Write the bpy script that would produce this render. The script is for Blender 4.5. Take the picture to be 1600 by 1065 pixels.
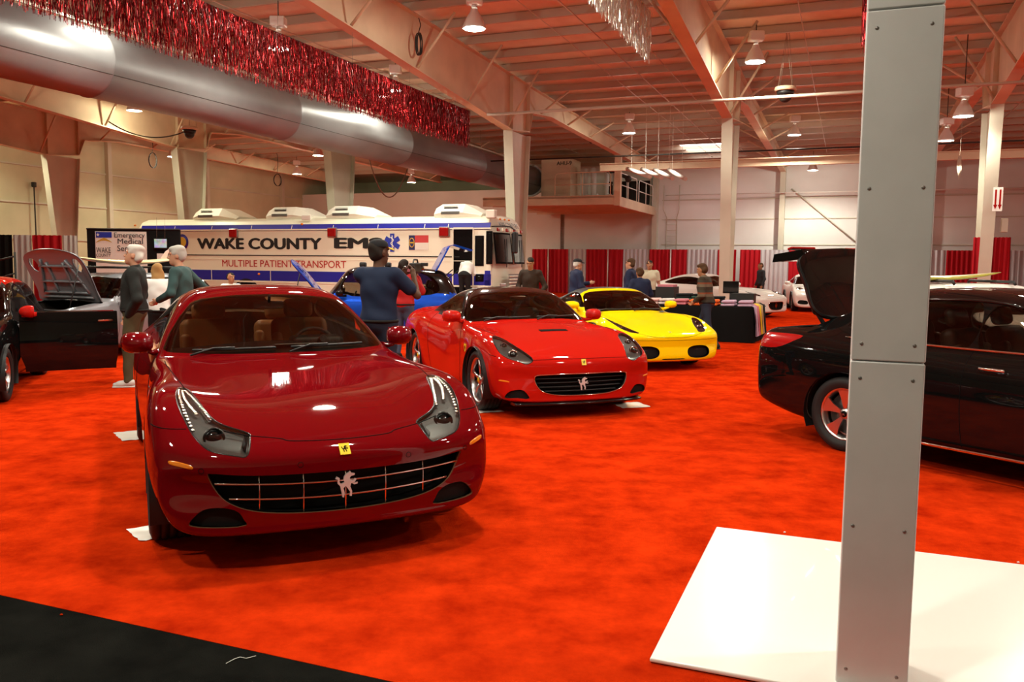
import bpy, bmesh, math, random
import numpy as np
from mathutils import Vector, Matrix, Euler
for _o in list(bpy.data.objects): bpy.data.objects.remove(_o)
SC = bpy.context.scene
COL = SC.collection
PI = math.pi
R = math.radians
random.seed(7)

# ------------------------------------------------------------------ camera
FOC, PITCH, ROLL, EYE = 1309.0, R(5.322), R(.572), 1.648
cam_d = bpy.data.cameras.new('camera'); cam_d.sensor_width = 36.0; cam_d.lens = FOC * 36 / 1600
cam_d.clip_start = .05; cam_d.clip_end = 300
cam = bpy.data.objects.new('camera', cam_d); COL.objects.link(cam)
_f = Vector((0, math.cos(PITCH), -math.sin(PITCH))); _r = Vector((1, 0, 0)); _u = _r.cross(_f)
_r2 = _r * math.cos(ROLL) + _u * math.sin(ROLL)
_u2 = _u * math.cos(ROLL) - _r * math.sin(ROLL)
_m = Matrix((_r2, _u2, -_f)).transposed().to_4x4(); _m.translation = Vector((0, 0, EYE))
cam.matrix_world = _m
SC.camera = cam

# ------------------------------------------------------------------ world, exposure
SC.view_settings.view_transform = 'Standard'; SC.view_settings.look = 'None'
SC.view_settings.gamma = 1; SC.view_settings.exposure = 0.0
SC.view_settings.use_curve_mapping = False
w = bpy.data.worlds.new('world'); SC.world = w; w.use_nodes = True
w.node_tree.nodes['Background'].inputs[0].default_value = (1, .86, .7, 1)
w.node_tree.nodes['Background'].inputs[1].default_value = .02
SC.cycles.max_bounces = 8; SC.cycles.diffuse_bounces = 4; SC.cycles.glossy_bounces = 4
SC.cycles.transmission_bounces = 6; SC.cycles.transparent_max_bounces = 12
SC.cycles.sample_clamp_indirect = 6; SC.cycles.caustics_reflective = False; SC.cycles.caustics_refractive = False

# ------------------------------------------------------------------ the hall's own grid, turned 21.76 degrees to the view
PSI = R(21.76)
GA = Vector((math.sin(PSI), math.cos(PSI)))      # along the rafters, away from the camera
GB = Vector((-math.cos(PSI), math.sin(PSI)))     # along the purlins, to the left
def W(D, s, z=0.0):
    q = GA * D + GB * s
    return Vector((q.x, q.y, z))
GROT = math.atan2(-GB.y, -GB.x)                  # turn about z that lays local x along -GB (to the right), local y along GA
def pixel_ray(px, py):
    a = (px - 800) / FOC; b = -(py - 532.5) / FOC
    return _r2 * a + _u2 * b + _f
def at_z(px, py, z):
    r = pixel_ray(px, py); t = (z - EYE) / r.z
    return Vector((r.x * t, r.y * t, z))
def at_D(px, py, D):
    r = pixel_ray(px, py); t = D / (r.x * GA.x + r.y * GA.y)
    return Vector((r.x * t, r.y * t, EYE + r.z * t))
def at_s(px, py, s):
    r = pixel_ray(px, py); t = s / (r.x * GB.x + r.y * GB.y)
    return Vector((r.x * t, r.y * t, EYE + r.z * t))
def at_Y(px, py, Y):
    r = pixel_ray(px, py); t = Y / r.y
    return Vector((r.x * t, Y, EYE + r.z * t))
def grid_ds(p): return (p.x * GA.x + p.y * GA.y, p.x * GB.x + p.y * GB.y)

# ------------------------------------------------------------------ materials
MATS = {}
def mat(name, col=(.5, .5, .5), rough=.5, metal=0.0, coat=0.0, spec=.5, emit=None, estr=0.0, trans=0.0, alpha=1.0, sheen=0.0, ior=1.45):
    m = bpy.data.materials.new(name); m.use_nodes = True
    b = m.node_tree.nodes['Principled BSDF']
    b.inputs['Base Color'].default_value = (*col, 1); b.inputs['Roughness'].default_value = rough
    b.inputs['Metallic'].default_value = metal; b.inputs['Coat Weight'].default_value = coat
    b.inputs['Coat Roughness'].default_value = .03
    b.inputs['Specular IOR Level'].default_value = spec; b.inputs['IOR'].default_value = ior
    b.inputs['Transmission Weight'].default_value = trans; b.inputs['Alpha'].default_value = alpha
    b.inputs['Sheen Weight'].default_value = sheen
    if emit: b.inputs['Emission Color'].default_value = (*emit, 1); b.inputs['Emission Strength'].default_value = estr
    MATS[name] = m
    return m
def noisy(m, scale, c1, c2, detail=4, lo=.3, hi=.7, bump=0.0, bscale=None, coords='Object', stretch=None, rough=None, grain=.5):
    """two tones of the same stuff mixed by noise, with an optional fine bump"""
    nt = m.node_tree; b = nt.nodes['Principled BSDF']
    tc = nt.nodes.new('ShaderNodeTexCoord'); src = tc.outputs[coords]
    if stretch:
        mp = nt.nodes.new('ShaderNodeMapping'); mp.inputs['Scale'].default_value = stretch
        nt.links.new(src, mp.inputs['Vector']); src = mp.outputs[0]
    n = nt.nodes.new('ShaderNodeTexNoise'); n.inputs['Scale'].default_value = scale; n.inputs['Detail'].default_value = detail; n.inputs['Roughness'].default_value = grain
    nt.links.new(src, n.inputs['Vector'])
    r = nt.nodes.new('ShaderNodeValToRGB')
    r.color_ramp.elements[0].position = lo; r.color_ramp.elements[0].color = (*c1, 1)
    r.color_ramp.elements[1].position = hi; r.color_ramp.elements[1].color = (*c2, 1)
    nt.links.new(n.outputs[0], r.inputs[0]); nt.links.new(r.outputs[0], b.inputs['Base Color'])
    if bump:
        n2 = nt.nodes.new('ShaderNodeTexNoise'); n2.inputs['Scale'].default_value = bscale or scale * 8
        nt.links.new(src, n2.inputs['Vector'])
        bp = nt.nodes.new('ShaderNodeBump'); bp.inputs['Strength'].default_value = bump; bp.inputs['Distance'].default_value = .02
        nt.links.new(n2.outputs[0], bp.inputs['Height']); nt.links.new(bp.outputs[0], b.inputs['Normal'])
    return m

def paint(name, col, metal=0.0, rough=.35):
    m = mat(name, col, rough, metal, coat=.8, spec=.0)
    nt = m.node_tree; b = nt.nodes['Principled BSDF']
    if metal:
        tc = nt.nodes.new('ShaderNodeTexCoord'); n = nt.nodes.new('ShaderNodeTexVoronoi'); n.inputs['Scale'].default_value = 900
        nt.links.new(tc.outputs['Object'], n.inputs['Vector'])
        bp = nt.nodes.new('ShaderNodeBump'); bp.inputs['Strength'].default_value = .12; bp.inputs['Distance'].default_value = .002
        nt.links.new(n.outputs['Color'], bp.inputs['Height']); nt.links.new(bp.outputs[0], b.inputs['Normal'])
    return m
paint('paint_deep_red', (.135, .001, .003), 0, .3)
paint('paint_bright_red', (.45, .009, .005), 0, .3)
paint('paint_yellow', (.85, .60, .002), 0, .3)
paint('paint_black', (.004, .004, .004), 0, .2)
paint('paint_white', (.80, .79, .74), 0, .3)
paint('paint_blue', (.008, .06, .42), .3, .3)
paint('paint_grey', (.22, .23, .25), .4, .35)
mat('gloss_black', (.006, .006, .006), .12, coat=.5)
mat('black_plastic', (.012, .012, .012), .5)
mat('black_mesh', (.008, .008, .008), .75, spec=.2)
mat('gap_black', (.004, .003, .003), .9, spec=.1)
mat('rubber', (.010, .010, .010), .65)
mat('chrome', (.85, .85, .85), .08, 1.0)
mat('emblem_silver', (.72, .71, .70), .38, .35, coat=.6); mat('alloy', (.62, .62, .63), .28, 1.0)
mat('dark_alloy', (.10, .10, .11), .35, .9)
mat('brake_steel', (.35, .34, .33), .35, 1.0)
mat('lamp_housing', (.30, .30, .29), .28, .8); mat('diode', (.85, .87, .85), .05, 1.0)
mat('lamp_black', (.01, .01, .01), .2)
mat('tail_red', (.35, .004, .004), .15, coat=1.0)
mat('amber', (.75, .20, .01), .2, coat=.6)
mat('badge_yellow', (.80, .62, .02), .3)
mat('tan_leather', (.46, .20, .065), .45)
mat('dark_leather', (.02, .016, .014), .5)
mat('cream_leather', (.40, .33, .24), .5)
mat('lining', (.03, .022, .018), .8)
mat('tan_lining', (.20, .10, .045), .8)
mat('paper', (.85, .85, .80), .7)
def glass(name, tint, refl=.9):
    m = bpy.data.materials.new(name); m.use_nodes = True; nt = m.node_tree
    for n in list(nt.nodes): nt.nodes.remove(n)
    o = nt.nodes.new('ShaderNodeOutputMaterial'); mx = nt.nodes.new('ShaderNodeMixShader')
    t = nt.nodes.new('ShaderNodeBsdfTransparent'); t.inputs[0].default_value = (*tint, 1)
    g = nt.nodes.new('ShaderNodeBsdfGlossy'); g.inputs['Roughness'].default_value = .02; g.inputs[0].default_value = (refl, refl, refl, 1)
    fr = nt.nodes.new('ShaderNodeFresnel'); fr.inputs[0].default_value = 1.5
    nt.links.new(fr.outputs[0], mx.inputs[0]); nt.links.new(t.outputs[0], mx.inputs[1]); nt.links.new(g.outputs[0], mx.inputs[2])
    nt.links.new(mx.outputs[0], o.inputs[0]); MATS[name] = m
    return m
glass('glass_clear', (.93, .95, .93)); glass('glass_tint', (.50, .46, .40)); glass('glass_dark', (.16, .14, .12)); glass('lens_clear', (.95, .96, .95))

# ------------------------------------------------------------------ object helpers
def link_obj(name, me, parent=None, loc=None, rot=None):
    o = bpy.data.objects.new(name, me); COL.objects.link(o)
    if parent: o.parent = parent
    if loc is not None: o.location = loc
    if rot is not None: o.rotation_euler = rot if hasattr(rot, '__len__') else (0, 0, rot)
    return o
def tag(o, label=None, cat=None, group=None, kind=None):
    if label: o['label'] = label
    if cat: o['category'] = cat
    if group: o['group'] = group
    if kind: o['kind'] = kind
    return o
def thing(name, label, cat, loc=(0, 0, 0), rot=0, group=None):
    o = link_obj(name, None, None, loc, rot); o.empty_display_size = .2
    return tag(o, label, cat, group)
def copy_tree(o, parent=None):
    c = o.copy(); COL.objects.link(c)
    if parent: c.parent = parent
    for ch in list(o.children): copy_tree(ch, c)
    return c

class MB:
    """collects shapes; build() links them as ONE mesh object"""
    def __init__(s): s.wn = False; s.v = []; s.f = []; s.m = []; s.sm = []; s.cur = 0; s.smooth = False
    def add(s, vs, fs, smooth=None):
        n = len(s.v); s.v += [tuple(q) for q in vs]
        for f in fs: s.f.append([i + n for i in f]); s.m.append(s.cur); s.sm.append(s.smooth if smooth is None else smooth)
        return s
    def box(s, c, size, rz=0.0, M=None, taper=1.0):
        hx, hy, hz = size[0] / 2, size[1] / 2, size[2] / 2
        vs = [Vector((x * hx * (taper if z > 0 else 1), y * hy * (taper if z > 0 else 1), z * hz)) for z in (-1, 1) for y in (-1, 1) for x in (-1, 1)]
        X = M if M is not None else Matrix.Rotation(rz, 3, 'Z')
        vs = [X @ q + Vector(c) for q in vs]
        return s.add(vs, [(0, 2, 3, 1), (4, 5, 7, 6), (0, 1, 5, 4), (2, 6, 7, 3), (0, 4, 6, 2), (1, 3, 7, 5)], False)
    def box2(s, a, b):
        return s.box([(p + q) / 2 for p, q in zip(a, b)], [abs(q - p) for p, q in zip(a, b)])
    def rbox(s, c, size, r, M=None, rz=0.0, n=3):
        """box with rounded vertical and horizontal edges: superellipsoid-like chamfer"""
        s.wn = True; hx, hy, hz = size[0] / 2, size[1] / 2, size[2] / 2; r = min(r, hx * .98, hy * .98, hz * .98)
        X = M if M is not None else Matrix.Rotation(rz, 3, 'Z')
        rings = []
        for k in range(2 * n + 2):
            t = (k if k <= n else k - 1) / (2 * n) * PI - PI / 2
            zc = (-hz + r) if k <= n else (hz - r)
            ring = []
            for q in range(4):
                cx = (hx - r) * (1, -1, -1, 1)[q]; cy = (hy - r) * (1, 1, -1, -1)[q]
                for j in range(n + 1):
                    a = q * PI / 2 + j / n * PI / 2
                    ring.append(Vector((cx + r * math.cos(t) * math.cos(a), cy + r * math.cos(t) * math.sin(a), zc + r * math.sin(t))))
            rings.append([X @ p + Vector(c) for p in ring])
        return s.rings(rings, True, True, True)
    def rings(s, rings, cap0=False, cap1=False, smooth=True, closed=True):
        n = len(rings[0]); vs = [p for r in rings for p in r]; fs = []
        for i in range(len(rings) - 1):
            for j in range(n if closed else n - 1):
                k = (j + 1) % n
                fs.append((i * n + j, i * n + k, (i + 1) * n + k, (i + 1) * n + j))
        base = len(s.v); s.add(vs, fs, smooth)
        if cap0: s.f.append([base + j for j in reversed(range(n))]); s.m.append(s.cur); s.sm.append(False)
        if cap1: s.f.append([base + (len(rings) - 1) * n + j for j in range(n)]); s.m.append(s.cur); s.sm.append(False)
        return s
    def tube(s, pts, r, n=8, caps=True, closed=False):
        """sweep a circle along points; r a number or one radius per point"""
        P = [Vector(p) for p in pts]; rs = r if hasattr(r, '__len__') else [r] * len(P)
        rings = []; up = None
        for i, p in enumerate(P):
            if closed: d = P[(i + 1) % len(P)] - P[i - 1]
            else: d = (P[min(i + 1, len(P) - 1)] - P[max(i - 1, 0)])
            d = d.normalized() if d.length > 1e-9 else Vector((0, 0, 1))
            if up is None: up = d.orthogonal().normalized()
            x = (up - d * up.dot(d)); x = x.normalized() if x.length > 1e-6 else d.orthogonal().normalized()
            up = x; y = d.cross(x)
            rings.append([p + (x * math.cos(2 * PI * k / n) + y * math.sin(2 * PI * k / n)) * rs[i] for k in range(n)])
        if closed: rings.append(rings[0])
        return s.rings(rings, caps and not closed, caps and not closed, True)
    def bar(s, a, b, wid, hei, up=(0, 0, 1)):
        """rectangular bar from a to b"""
        a = Vector(a); b = Vector(b); d = (b - a).normalized(); u = Vector(up)
        x = d.cross(u); x = x.normalized() if x.length > 1e-6 else d.orthogonal().normalized(); y = x.cross(d)
        rr = [[p + x * sx * wid / 2 + y * sy * hei / 2 for sx, sy in ((-1, -1), (1, -1), (1, 1), (-1, 1))] for p in (a, b)]
        return s.rings(rr, True, True, False)
    def lathe(s, prof, c=(0, 0, 0), n=24, axis='z', M=None, caps=False):
        rings = []
        for r, h in prof:
            ring = []
            for k in range(n):
                a = 2 * PI * k / n; p = Vector((r * math.cos(a), r * math.sin(a), h))
                if axis == 'y': p = Vector((p.x, p.z, -p.y))
                if axis == 'x': p = Vector((p.z, p.x, p.y))
                if M is not None: p = M @ p
                ring.append(p + Vector(c))
            rings.append(ring)
        return s.rings(rings, caps, caps, True)
    def ball(s, c, rad, n=12, m=8, M=None):
        rx, ry, rz = rad if hasattr(rad, '__len__') else (rad,) * 3; rings = []
        for i in range(m + 1):
            t = -PI / 2 + PI * i / m; ct = max(math.cos(t), .001)
            ring = [Vector((rx * ct * math.cos(2 * PI * k / n), ry * ct * math.sin(2 * PI * k / n), rz * math.sin(t))) for k in range(n)]
            rings.append([(M @ p if M is not None else p) + Vector(c) for p in ring])
        return s.rings(rings, True, True, True)
    def prism(s, poly, h, M=None, c=(0, 0, 0), z0=0.0, smooth=False):
        """2D polygon in local xy pulled up local z by h"""
        X = M if M is not None else Matrix.Identity(3); n = len(poly)
        lo = [X @ Vector((p[0], p[1], z0)) + Vector(c) for p in poly]; hi = [X @ Vector((p[0], p[1], z0 + h)) + Vector(c) for p in poly]
        base = len(s.v)
        s.add(lo + hi, [(j, (j + 1) % n, n + (j + 1) % n, n + j) for j in range(n)], smooth)
        s.f.append([base + j for j in reversed(range(n))]); s.m.append(s.cur); s.sm.append(False)
        s.f.append([base + n + j for j in range(n)]); s.m.append(s.cur); s.sm.append(False)
        return s
    def grid(s, P, smooth=True):
        """P[i][j] of points"""
        n = len(P[0]); vs = [q for row in P for q in row]
        return s.add(vs, [(i * n + j, i * n + j + 1, (i + 1) * n + j + 1, (i + 1) * n + j) for i in range(len(P) - 1) for j in range(n - 1)], smooth)
    def mesh(s, name, mats):
        me = bpy.data.meshes.new(name); me.from_pydata(s.v, [], s.f)
        for m in (mats if isinstance(mats, (list, tuple)) else [mats]): me.materials.append(MATS[m] if isinstance(m, str) else m)
        me.polygons.foreach_set('material_index', s.m); me.polygons.foreach_set('use_smooth', s.sm)
        me.update()
        return me
    def build(s, name, mats, parent=None, loc=None, rot=None, fix=True):
        me = s.mesh(name, mats)
        if fix:
            bm = bmesh.new(); bm.from_mesh(me); bmesh.ops.recalc_face_normals(bm, faces=bm.faces); bm.to_mesh(me); bm.free()
        if s.wn:                                            # flat faces stay flat between rounded edges
            N = np.zeros((len(me.vertices), 3)); ps = [(list(p.vertices), np.array(p.normal), p.area, p.use_smooth) for p in me.polygons]
            for vs, n, a, q in ps: N[vs] += n * a
            N /= np.maximum(np.linalg.norm(N, axis=1), 1e-12)[:, None]
            me.normals_split_custom_set([tuple(N[i]) if q else tuple(n) for vs, n, a, q in ps for i in vs])
        return link_obj(name, me, parent, loc, rot)
def frame(x, y, z):
    return Matrix((Vector(x), Vector(y), Vector(z))).transposed()
def text_mesh(txt, size, depth=.004, width=None, bold=0.0, spacing=1.0):
    """lettering as a flat thin mesh in local xy, centred; returns vertices and faces"""
    cu = bpy.data.curves.new('lettering', 'FONT'); cu.body = txt; cu.size = size; cu.extrude = depth / 2
    cu.space_character = spacing; cu.align_x = 'CENTER'; cu.align_y = 'CENTER'; cu.resolution_u = 3
    o = bpy.data.objects.new('lettering', cu); COL.objects.link(o)
    dg = bpy.context.evaluated_depsgraph_get(); me = bpy.data.meshes.new_from_object(o.evaluated_get(dg))
    bpy.data.objects.remove(o); bpy.data.curves.remove(cu)
    v = [Vector(q.co) for q in me.vertices]; f = [list(p.vertices) for p in me.polygons]; bpy.data.meshes.remove(me)
    if bold and v:                                      # heavier strokes: the same letters set again slightly beside themselves
        v0, f0, n0 = v, f, len(v); v = []; f = []
        for k, (dx, dy) in enumerate(((0, 0), (bold, 0), (-bold, 0), (0, bold * .6), (0, -bold * .6))):
            v += [Vector((q.x + dx, q.y + dy, q.z + k * 2e-4)) for q in v0]; f += [[i + n0 * k for i in p] for p in f0]
    if width and v:
        xs = [q.x for q in v]; k = width / (max(xs) - min(xs)); v = [Vector((q.x * k, q.y, q.z)) for q in v]
    return v, f
def put_text(mb, txt, size, M, c, width=None, bold=0.0, depth=.004, spacing=1.0):
    v, f = text_mesh(txt, size, depth, width, bold, spacing)
    mb.add([M @ q + Vector(c) for q in v], f, False)
    return mb
# ------------------------------------------------------------------ the hall: floor, walls, roof, frames
def carpet(name, c1, c2, bump=.5):
    m = mat(name, c1, 1.0, spec=0); noisy(m, 3.0, c1, c2, 12, .30, .64, bump, 260, grain=.68)
    return m
carpet('carpet_red', (.30, .010, .0015), (.64, .036, .004)); carpet('carpet_black', (.005, .005, .0045), (.011, .011, .0095))
noisy(mat('wall_beige', (.58, .56, .38), .8), .6, (.50, .48, .32), (.63, .60, .42), 6); noisy(mat('wall_white', (.74, .73, .70), .7), .5, (.68, .66, .63), (.78, .77, .74), 5)
noisy(mat('steel_cream', (.66, .50, .34), .6), 1.2, (.56, .42, .28), (.70, .54, .37), 5); noisy(mat('steel_pale', (.58, .55, .44), .55), 1.0, (.52, .49, .39), (.62, .59, .48), 4)
noisy(mat('deck', (.70, .68, .58), .7), 2.0, (.74, .62, .46), (.86, .74, .57), 5); mat('purlin_grey', (.50, .41, .32), .6)
mat('pipe_white', (.75, .72, .66), .45); mat('cable', (.02, .016, .012), .6); mat('wire', (.30, .26, .20), .5, .5)
mat('white_panel', (.82, .81, .76), .22, coat=.6); mat('lamp_shell', (.75, .72, .68), .35, .1)
mat('lamp_glow', (1, 1, .95), .5, emit=(1, .97, .86), estr=6.5); mat('sky_glow', (1, 1, 1), .5, emit=(1, .98, .95), estr=5.0)
noisy(mat('duct_metal', (.22, .22, .22), .40, .5), .9, (.20, .20, .205), (.25, .25, .255), 3)
m_ = noisy(mat('post_metal', (.42, .42, .41), .48, .15), 3.0, (.56, .555, .545), (.64, .635, .625), 8, bump=.06, bscale=380); m_ = mat('screw_steel', (.30, .29, .28), .4, .8)
mat('dark_void', (.05, .045, .04), .9)
def struct(name, mb, m, parent=None):
    o = mb.build(name, m, parent)
    if not parent: o['kind'] = 'structure'
    return o
def gbox(mb, D0, D1, s0, s1, z0, z1):
    P = [W(D, s, z) for z in (z0, z1) for s in (s0, s1) for D in (D0, D1)]
    return mb.add(P, [(0, 2, 3, 1), (4, 5, 7, 6), (0, 1, 5, 4), (2, 6, 7, 3), (0, 4, 6, 2), (1, 3, 7, 5)], False)
BAY0, BAY = -3.2776, 6.6
DW, SL, SR, DF = 46.0, 33.0, -18.0, -7.0
def ceil_z(D): return 7.6 + .02 * (25 - D)
f = MB(); gbox(f, 2.77, 51, SR, SL, -.12, 0); struct('floor', f, 'carpet_red')
f = MB(); gbox(f, DF, 2.77, SR, SL, -.12, -.002); struct('floor_aisle', f, 'carpet_black')
f = MB(); gbox(f, DF, 51, SR, SL, 0, 0)
c = MB(); P = []
for D in (DF, 51.2): P.append([W(D, s, ceil_z(D)) for s in (SR - .2, SL + .2)])
c.grid(P, False)
for D in (DF, 51.2): pass
c.grid([[p + Vector((0, 0, .15)) for p in r] for r in P], False); struct('ceiling', c, 'deck')
# roof deck corrugation is shallow; the purlins below carry it
def wall(name, pts, m, z0=0, z1=7.9, th=.2, ribs=None):
    o = MB(); a, b = pts; d = (b - a).normalized(); n = Vector((-d.y, d.x, 0))
    q = [a, b, b + n * th, a + n * th]
    o.add([Vector((p.x, p.y, z)) for z in (z0, z1) for p in q], [(3, 2, 1, 0), (4, 5, 6, 7), (0, 1, 5, 4), (1, 2, 6, 5), (2, 3, 7, 6), (3, 0, 4, 7)], False)
    return struct(name, o, m)
wall('wall_back', (W(DW, SR, 0), W(DW, 15.4, 0)), 'wall_white', th=-.2)
wall('wall_back_recess', (W(51, 15.4, 0), W(51, SL, 0)), 'wall_beige', th=-.2)
wall('wall_left', (W(51, SL, 0), W(DF, SL, 0)), 'wall_beige', th=-.2)
wall('wall_right', (W(DF, SR, 0), W(DW, SR, 0)), 'wall_beige', th=-.2)
wall('wall_front', (W(DF, SL, 0), W(DF, SR, 0)), 'wall_beige', th=-.2)
pt = MB(); gbox(pt, DW - .15, DW, 15.4, SL, 0, 5.9); struct('wall_partition', pt, 'wall_white')
gbox(pt := MB(), DW, 51, 15.2, 15.4, 0, 7.9); struct('wall_recess_side', pt, 'wall_beige')
# panel joints and posts of the left and back walls
def trim(name, mb, m): return struct(name, mb, m)
t_ = MB()
for z in (2.45, 4.0, 5.6):
    gbox(t_, DF, 51, SL - .05, SL, z, z + .07)
trim('trim_1', t_, 'steel_pale')
for k, D in enumerate((4, 10.6, 17.2, 23.8, 30.4, 37, 43.6)):
    gbox(b := MB(), D - .11, D + .11, SL - .22, SL, 0, 7.4); struct('column', b, 'steel_pale')
for k in range(-2, 3):
    s = BAY0 + BAY * k
    if s > SR and s < 15: gbox(b := MB(), DW - .45, DW, s - .13, s + .13, 0, 6.6); struct('column', b, 'steel_pale')
t_ = MB()
for z in (2.7, 4.05, 5.1): gbox(t_, DW - .035, DW, SR, 9.6, z, z + .05)
trim('trim_2', t_, 'steel_pale')
b = MB(); b.tube([W(DW - .12, 2.9, 5.6), W(DW - .12, -.6, 2.6)], .03); struct('beam', b, 'steel_pale')
# portal frames: haunched rafters with braces, tapered columns
def rafter(s, D0=1.0, D1=DW):
    prof = [(D0, 7.15), (8, 6.95), (14, 6.62), (18, 6.28), (24.45, 5.74), (25.9, 5.9), (26.2, 6.55), (28, 6.72), (37, 6.6), (D1, 6.45)]
    b = MB(); bw, fw, ft = .012, .28, .03
    w0 = [(D, z) for D, z in prof]; top = [(D, ceil_z(D) - .24) for D, z in prof]
    for side in (-1, 1): b.grid([[W(D, s + side * bw, z) for D, z in w0], [W(D, s + side * bw, z) for D, z in top]], False)
    for (pp, dz) in ((w0, -ft), (top, 0)):
        P = [[W(D, s + y, z + q) for y, q in ((-fw / 2, dz), (fw / 2, dz), (fw / 2, dz + ft), (-fw / 2, dz + ft))] for D, z in pp]
        b.rings(P, True, True, False)
    for D in (24.45, 25.9): b.bar(W(D, s, 5.76), W(D, s, ceil_z(D) - .25), .012, .28, tuple(GA) + (0,)) if False else gbox(b, D - .01, D + .01, s - .13, s + .13, 5.76 if D < 25 else 5.9, ceil_z(D) - .25)
    o = struct('beam', b, 'steel_cream')
    for D in np.arange(12.5, 45, 2.9):
        zb = np.interp(D, [p[0] for p in prof], [p[1] for p in prof])
        for sd in (-1, 1):
            q = MB(); q.tube([W(D, s + sd * .10, zb + .02), W(D + .1, s + sd * 1.05, ceil_z(D) - .22)], .035, 6); q.build('brace', 'steel_cream', o)
    return o
def column(s, base=True):
    b = MB(); fw, ft = .30, .03
    F = [(25.0, 0), (24.36, 5.74)]; Bk = [(25.45, 0), (25.92, 5.74)]
    for side in (-1, 1): b.grid([[W(D, s + side * .012, z) for D, z in F], [W(D, s + side * .012, z) for D, z in Bk]], False)
    for pp in (F, Bk):
        b.rings([[W(D + q, s + y, z) for y, q in ((-fw / 2, -ft), (fw / 2, -ft), (fw / 2, 0), (-fw / 2, 0))] for D, z in pp], True, True, False)
    b.rings([[W(D, s + y, z) for D, y in ((24.9, -.25), (24.9, .25), (25.6, .25), (25.6, -.25))] for z in (0, .03)], True, True, False)
    return struct('column', b, 'steel_pale')
for k in range(-2, 6):
    s = BAY0 + BAY * k
    if s > SR: rafter(s); column(s)
# purlins, each its own
for D in np.arange(3.0, 45.6, 1.5):
    z = ceil_z(D); b = MB()
    b.rings([[W(D + x, s, z + q) for x, q in ((-.035, -.02), (-.035, -.22), (-.095, -.22), (-.095, -.235), (-.02, -.235), (-.02, -.035), (.05, -.035), (.05, -.02))] for s in (SR, SL)], True, True, False)
    struct('purlin', b, 'purlin_grey')
# roof light
P0 = at_z(1068, 231, 7.2)
b = MB(); D, s = grid_ds(P0); z = ceil_z(D) - .03
b.box(W(D + .9, s - .95, z), (2.0, 5.2, .03), GROT); struct('skylight', b, 'sky_glow')

# girder and pipes under the roof
def pipe(pts, r, m='pipe_white', label=None, name='ceiling_pipe', group=None):
    b = MB(); b.tube(pts, r, 8); o = b.build(name, m); tag(o, label, 'pipe', group); return o
pipe([W(22, 9.6, 5.78), W(22, SR + .3, 5.78)], .040, 'purlin_grey', 'long level pipe crossing under the roof in front of the middle column row')
b = MB(); gbox(b, 33.9, 34.1, SR + .05, 9.7, 5.45, 5.72); gbox(b, 33.8, 34.2, SR + .05, 9.7, 5.72, 5.75); tag(b.build('crane_girder', 'steel_cream'), 'long orange-lit girder running level above the drapes to the mezzanine corner', 'girder')
pipe([W(32.5, 14, 5.85), W(32.5, SR + .3, 5.85)], .03, 'cable', 'thin dark pipe just above the long level girder')
pipe([W(45.4, 9.3, 5.35), W(45.4, SR + .3, 5.35)], .03, 'pipe_white', 'thin white pipe along the top of the white back wall')
for k, s in enumerate((1.2, -.4, 4.9, 5.8, 6.6, -5.0, -7.4, 12.6)):
    z = 7.05
    pipe([W(6, s, z), W(44, s, z)], .016 if k % 2 else .011, 'purlin_grey', 'slim sprinkler pipe running away under the purlins', group='slim sprinkler pipes under the purlins')
# big round duct
b = MB(); sd, zd, rd = 14.95, 5.74, .71
rings = []
DD = [2.0, 7.0, 13.4, 13.42, 13.44, 19.8, 19.82, 19.84, 26.2, 26.22, 26.24, 32.6, 32.62, 32.64, 39.6]
for D in DD:
    rr = rd + (.018 if any(abs(D - q) < .005 for q in (13.42, 19.82, 26.22, 32.62)) else 0)
    rings.append([W(D, sd + rr * math.cos(a), zd + rr * math.sin(a)) for a in [2 * PI * k / 48 for k in range(48)]])
b.rings(rings, True, True, True); duct = tag(b.build('ventilation_duct', 'duct_metal'), 'huge round grey ventilation duct crossing the hall under the roof', 'duct')
fl = MB(); fl.tube([W(39.6, sd + (rd + .05) * math.cos(a), zd + (rd + .05) * math.sin(a)) for a in [2 * PI * k / 40 for k in range(40)]], .06, 8, closed=True); fl.build('flange', 'pipe_white', duct)
sm = MB()
for a in (R(205), R(95)): sm.tube([W(2.0, sd - (rd + .001) * math.cos(a) * (-1), zd + (rd + .001) * math.sin(a)), W(39.6, sd - (rd + .001) * math.cos(a) * (-1), zd + (rd + .001) * math.sin(a))], .008, 5)
sm.build('duct_seam', 'cable', duct)
hr = MB(); hr.bar(W(2.0, sd - .25, zd + rd + .02), W(39.6, sd - .25, zd + rd + .02), .05, .06); hr.build('hanger_rail', 'steel_pale', duct)
hw = MB()
for D in np.arange(6, 39, 3): hw.tube([W(D, sd - .25, zd + rd), W(D, sd - .25, ceil_z(D) - .2)], .006, 5)
hw.build('hanger_wires', 'wire', duct)

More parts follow.
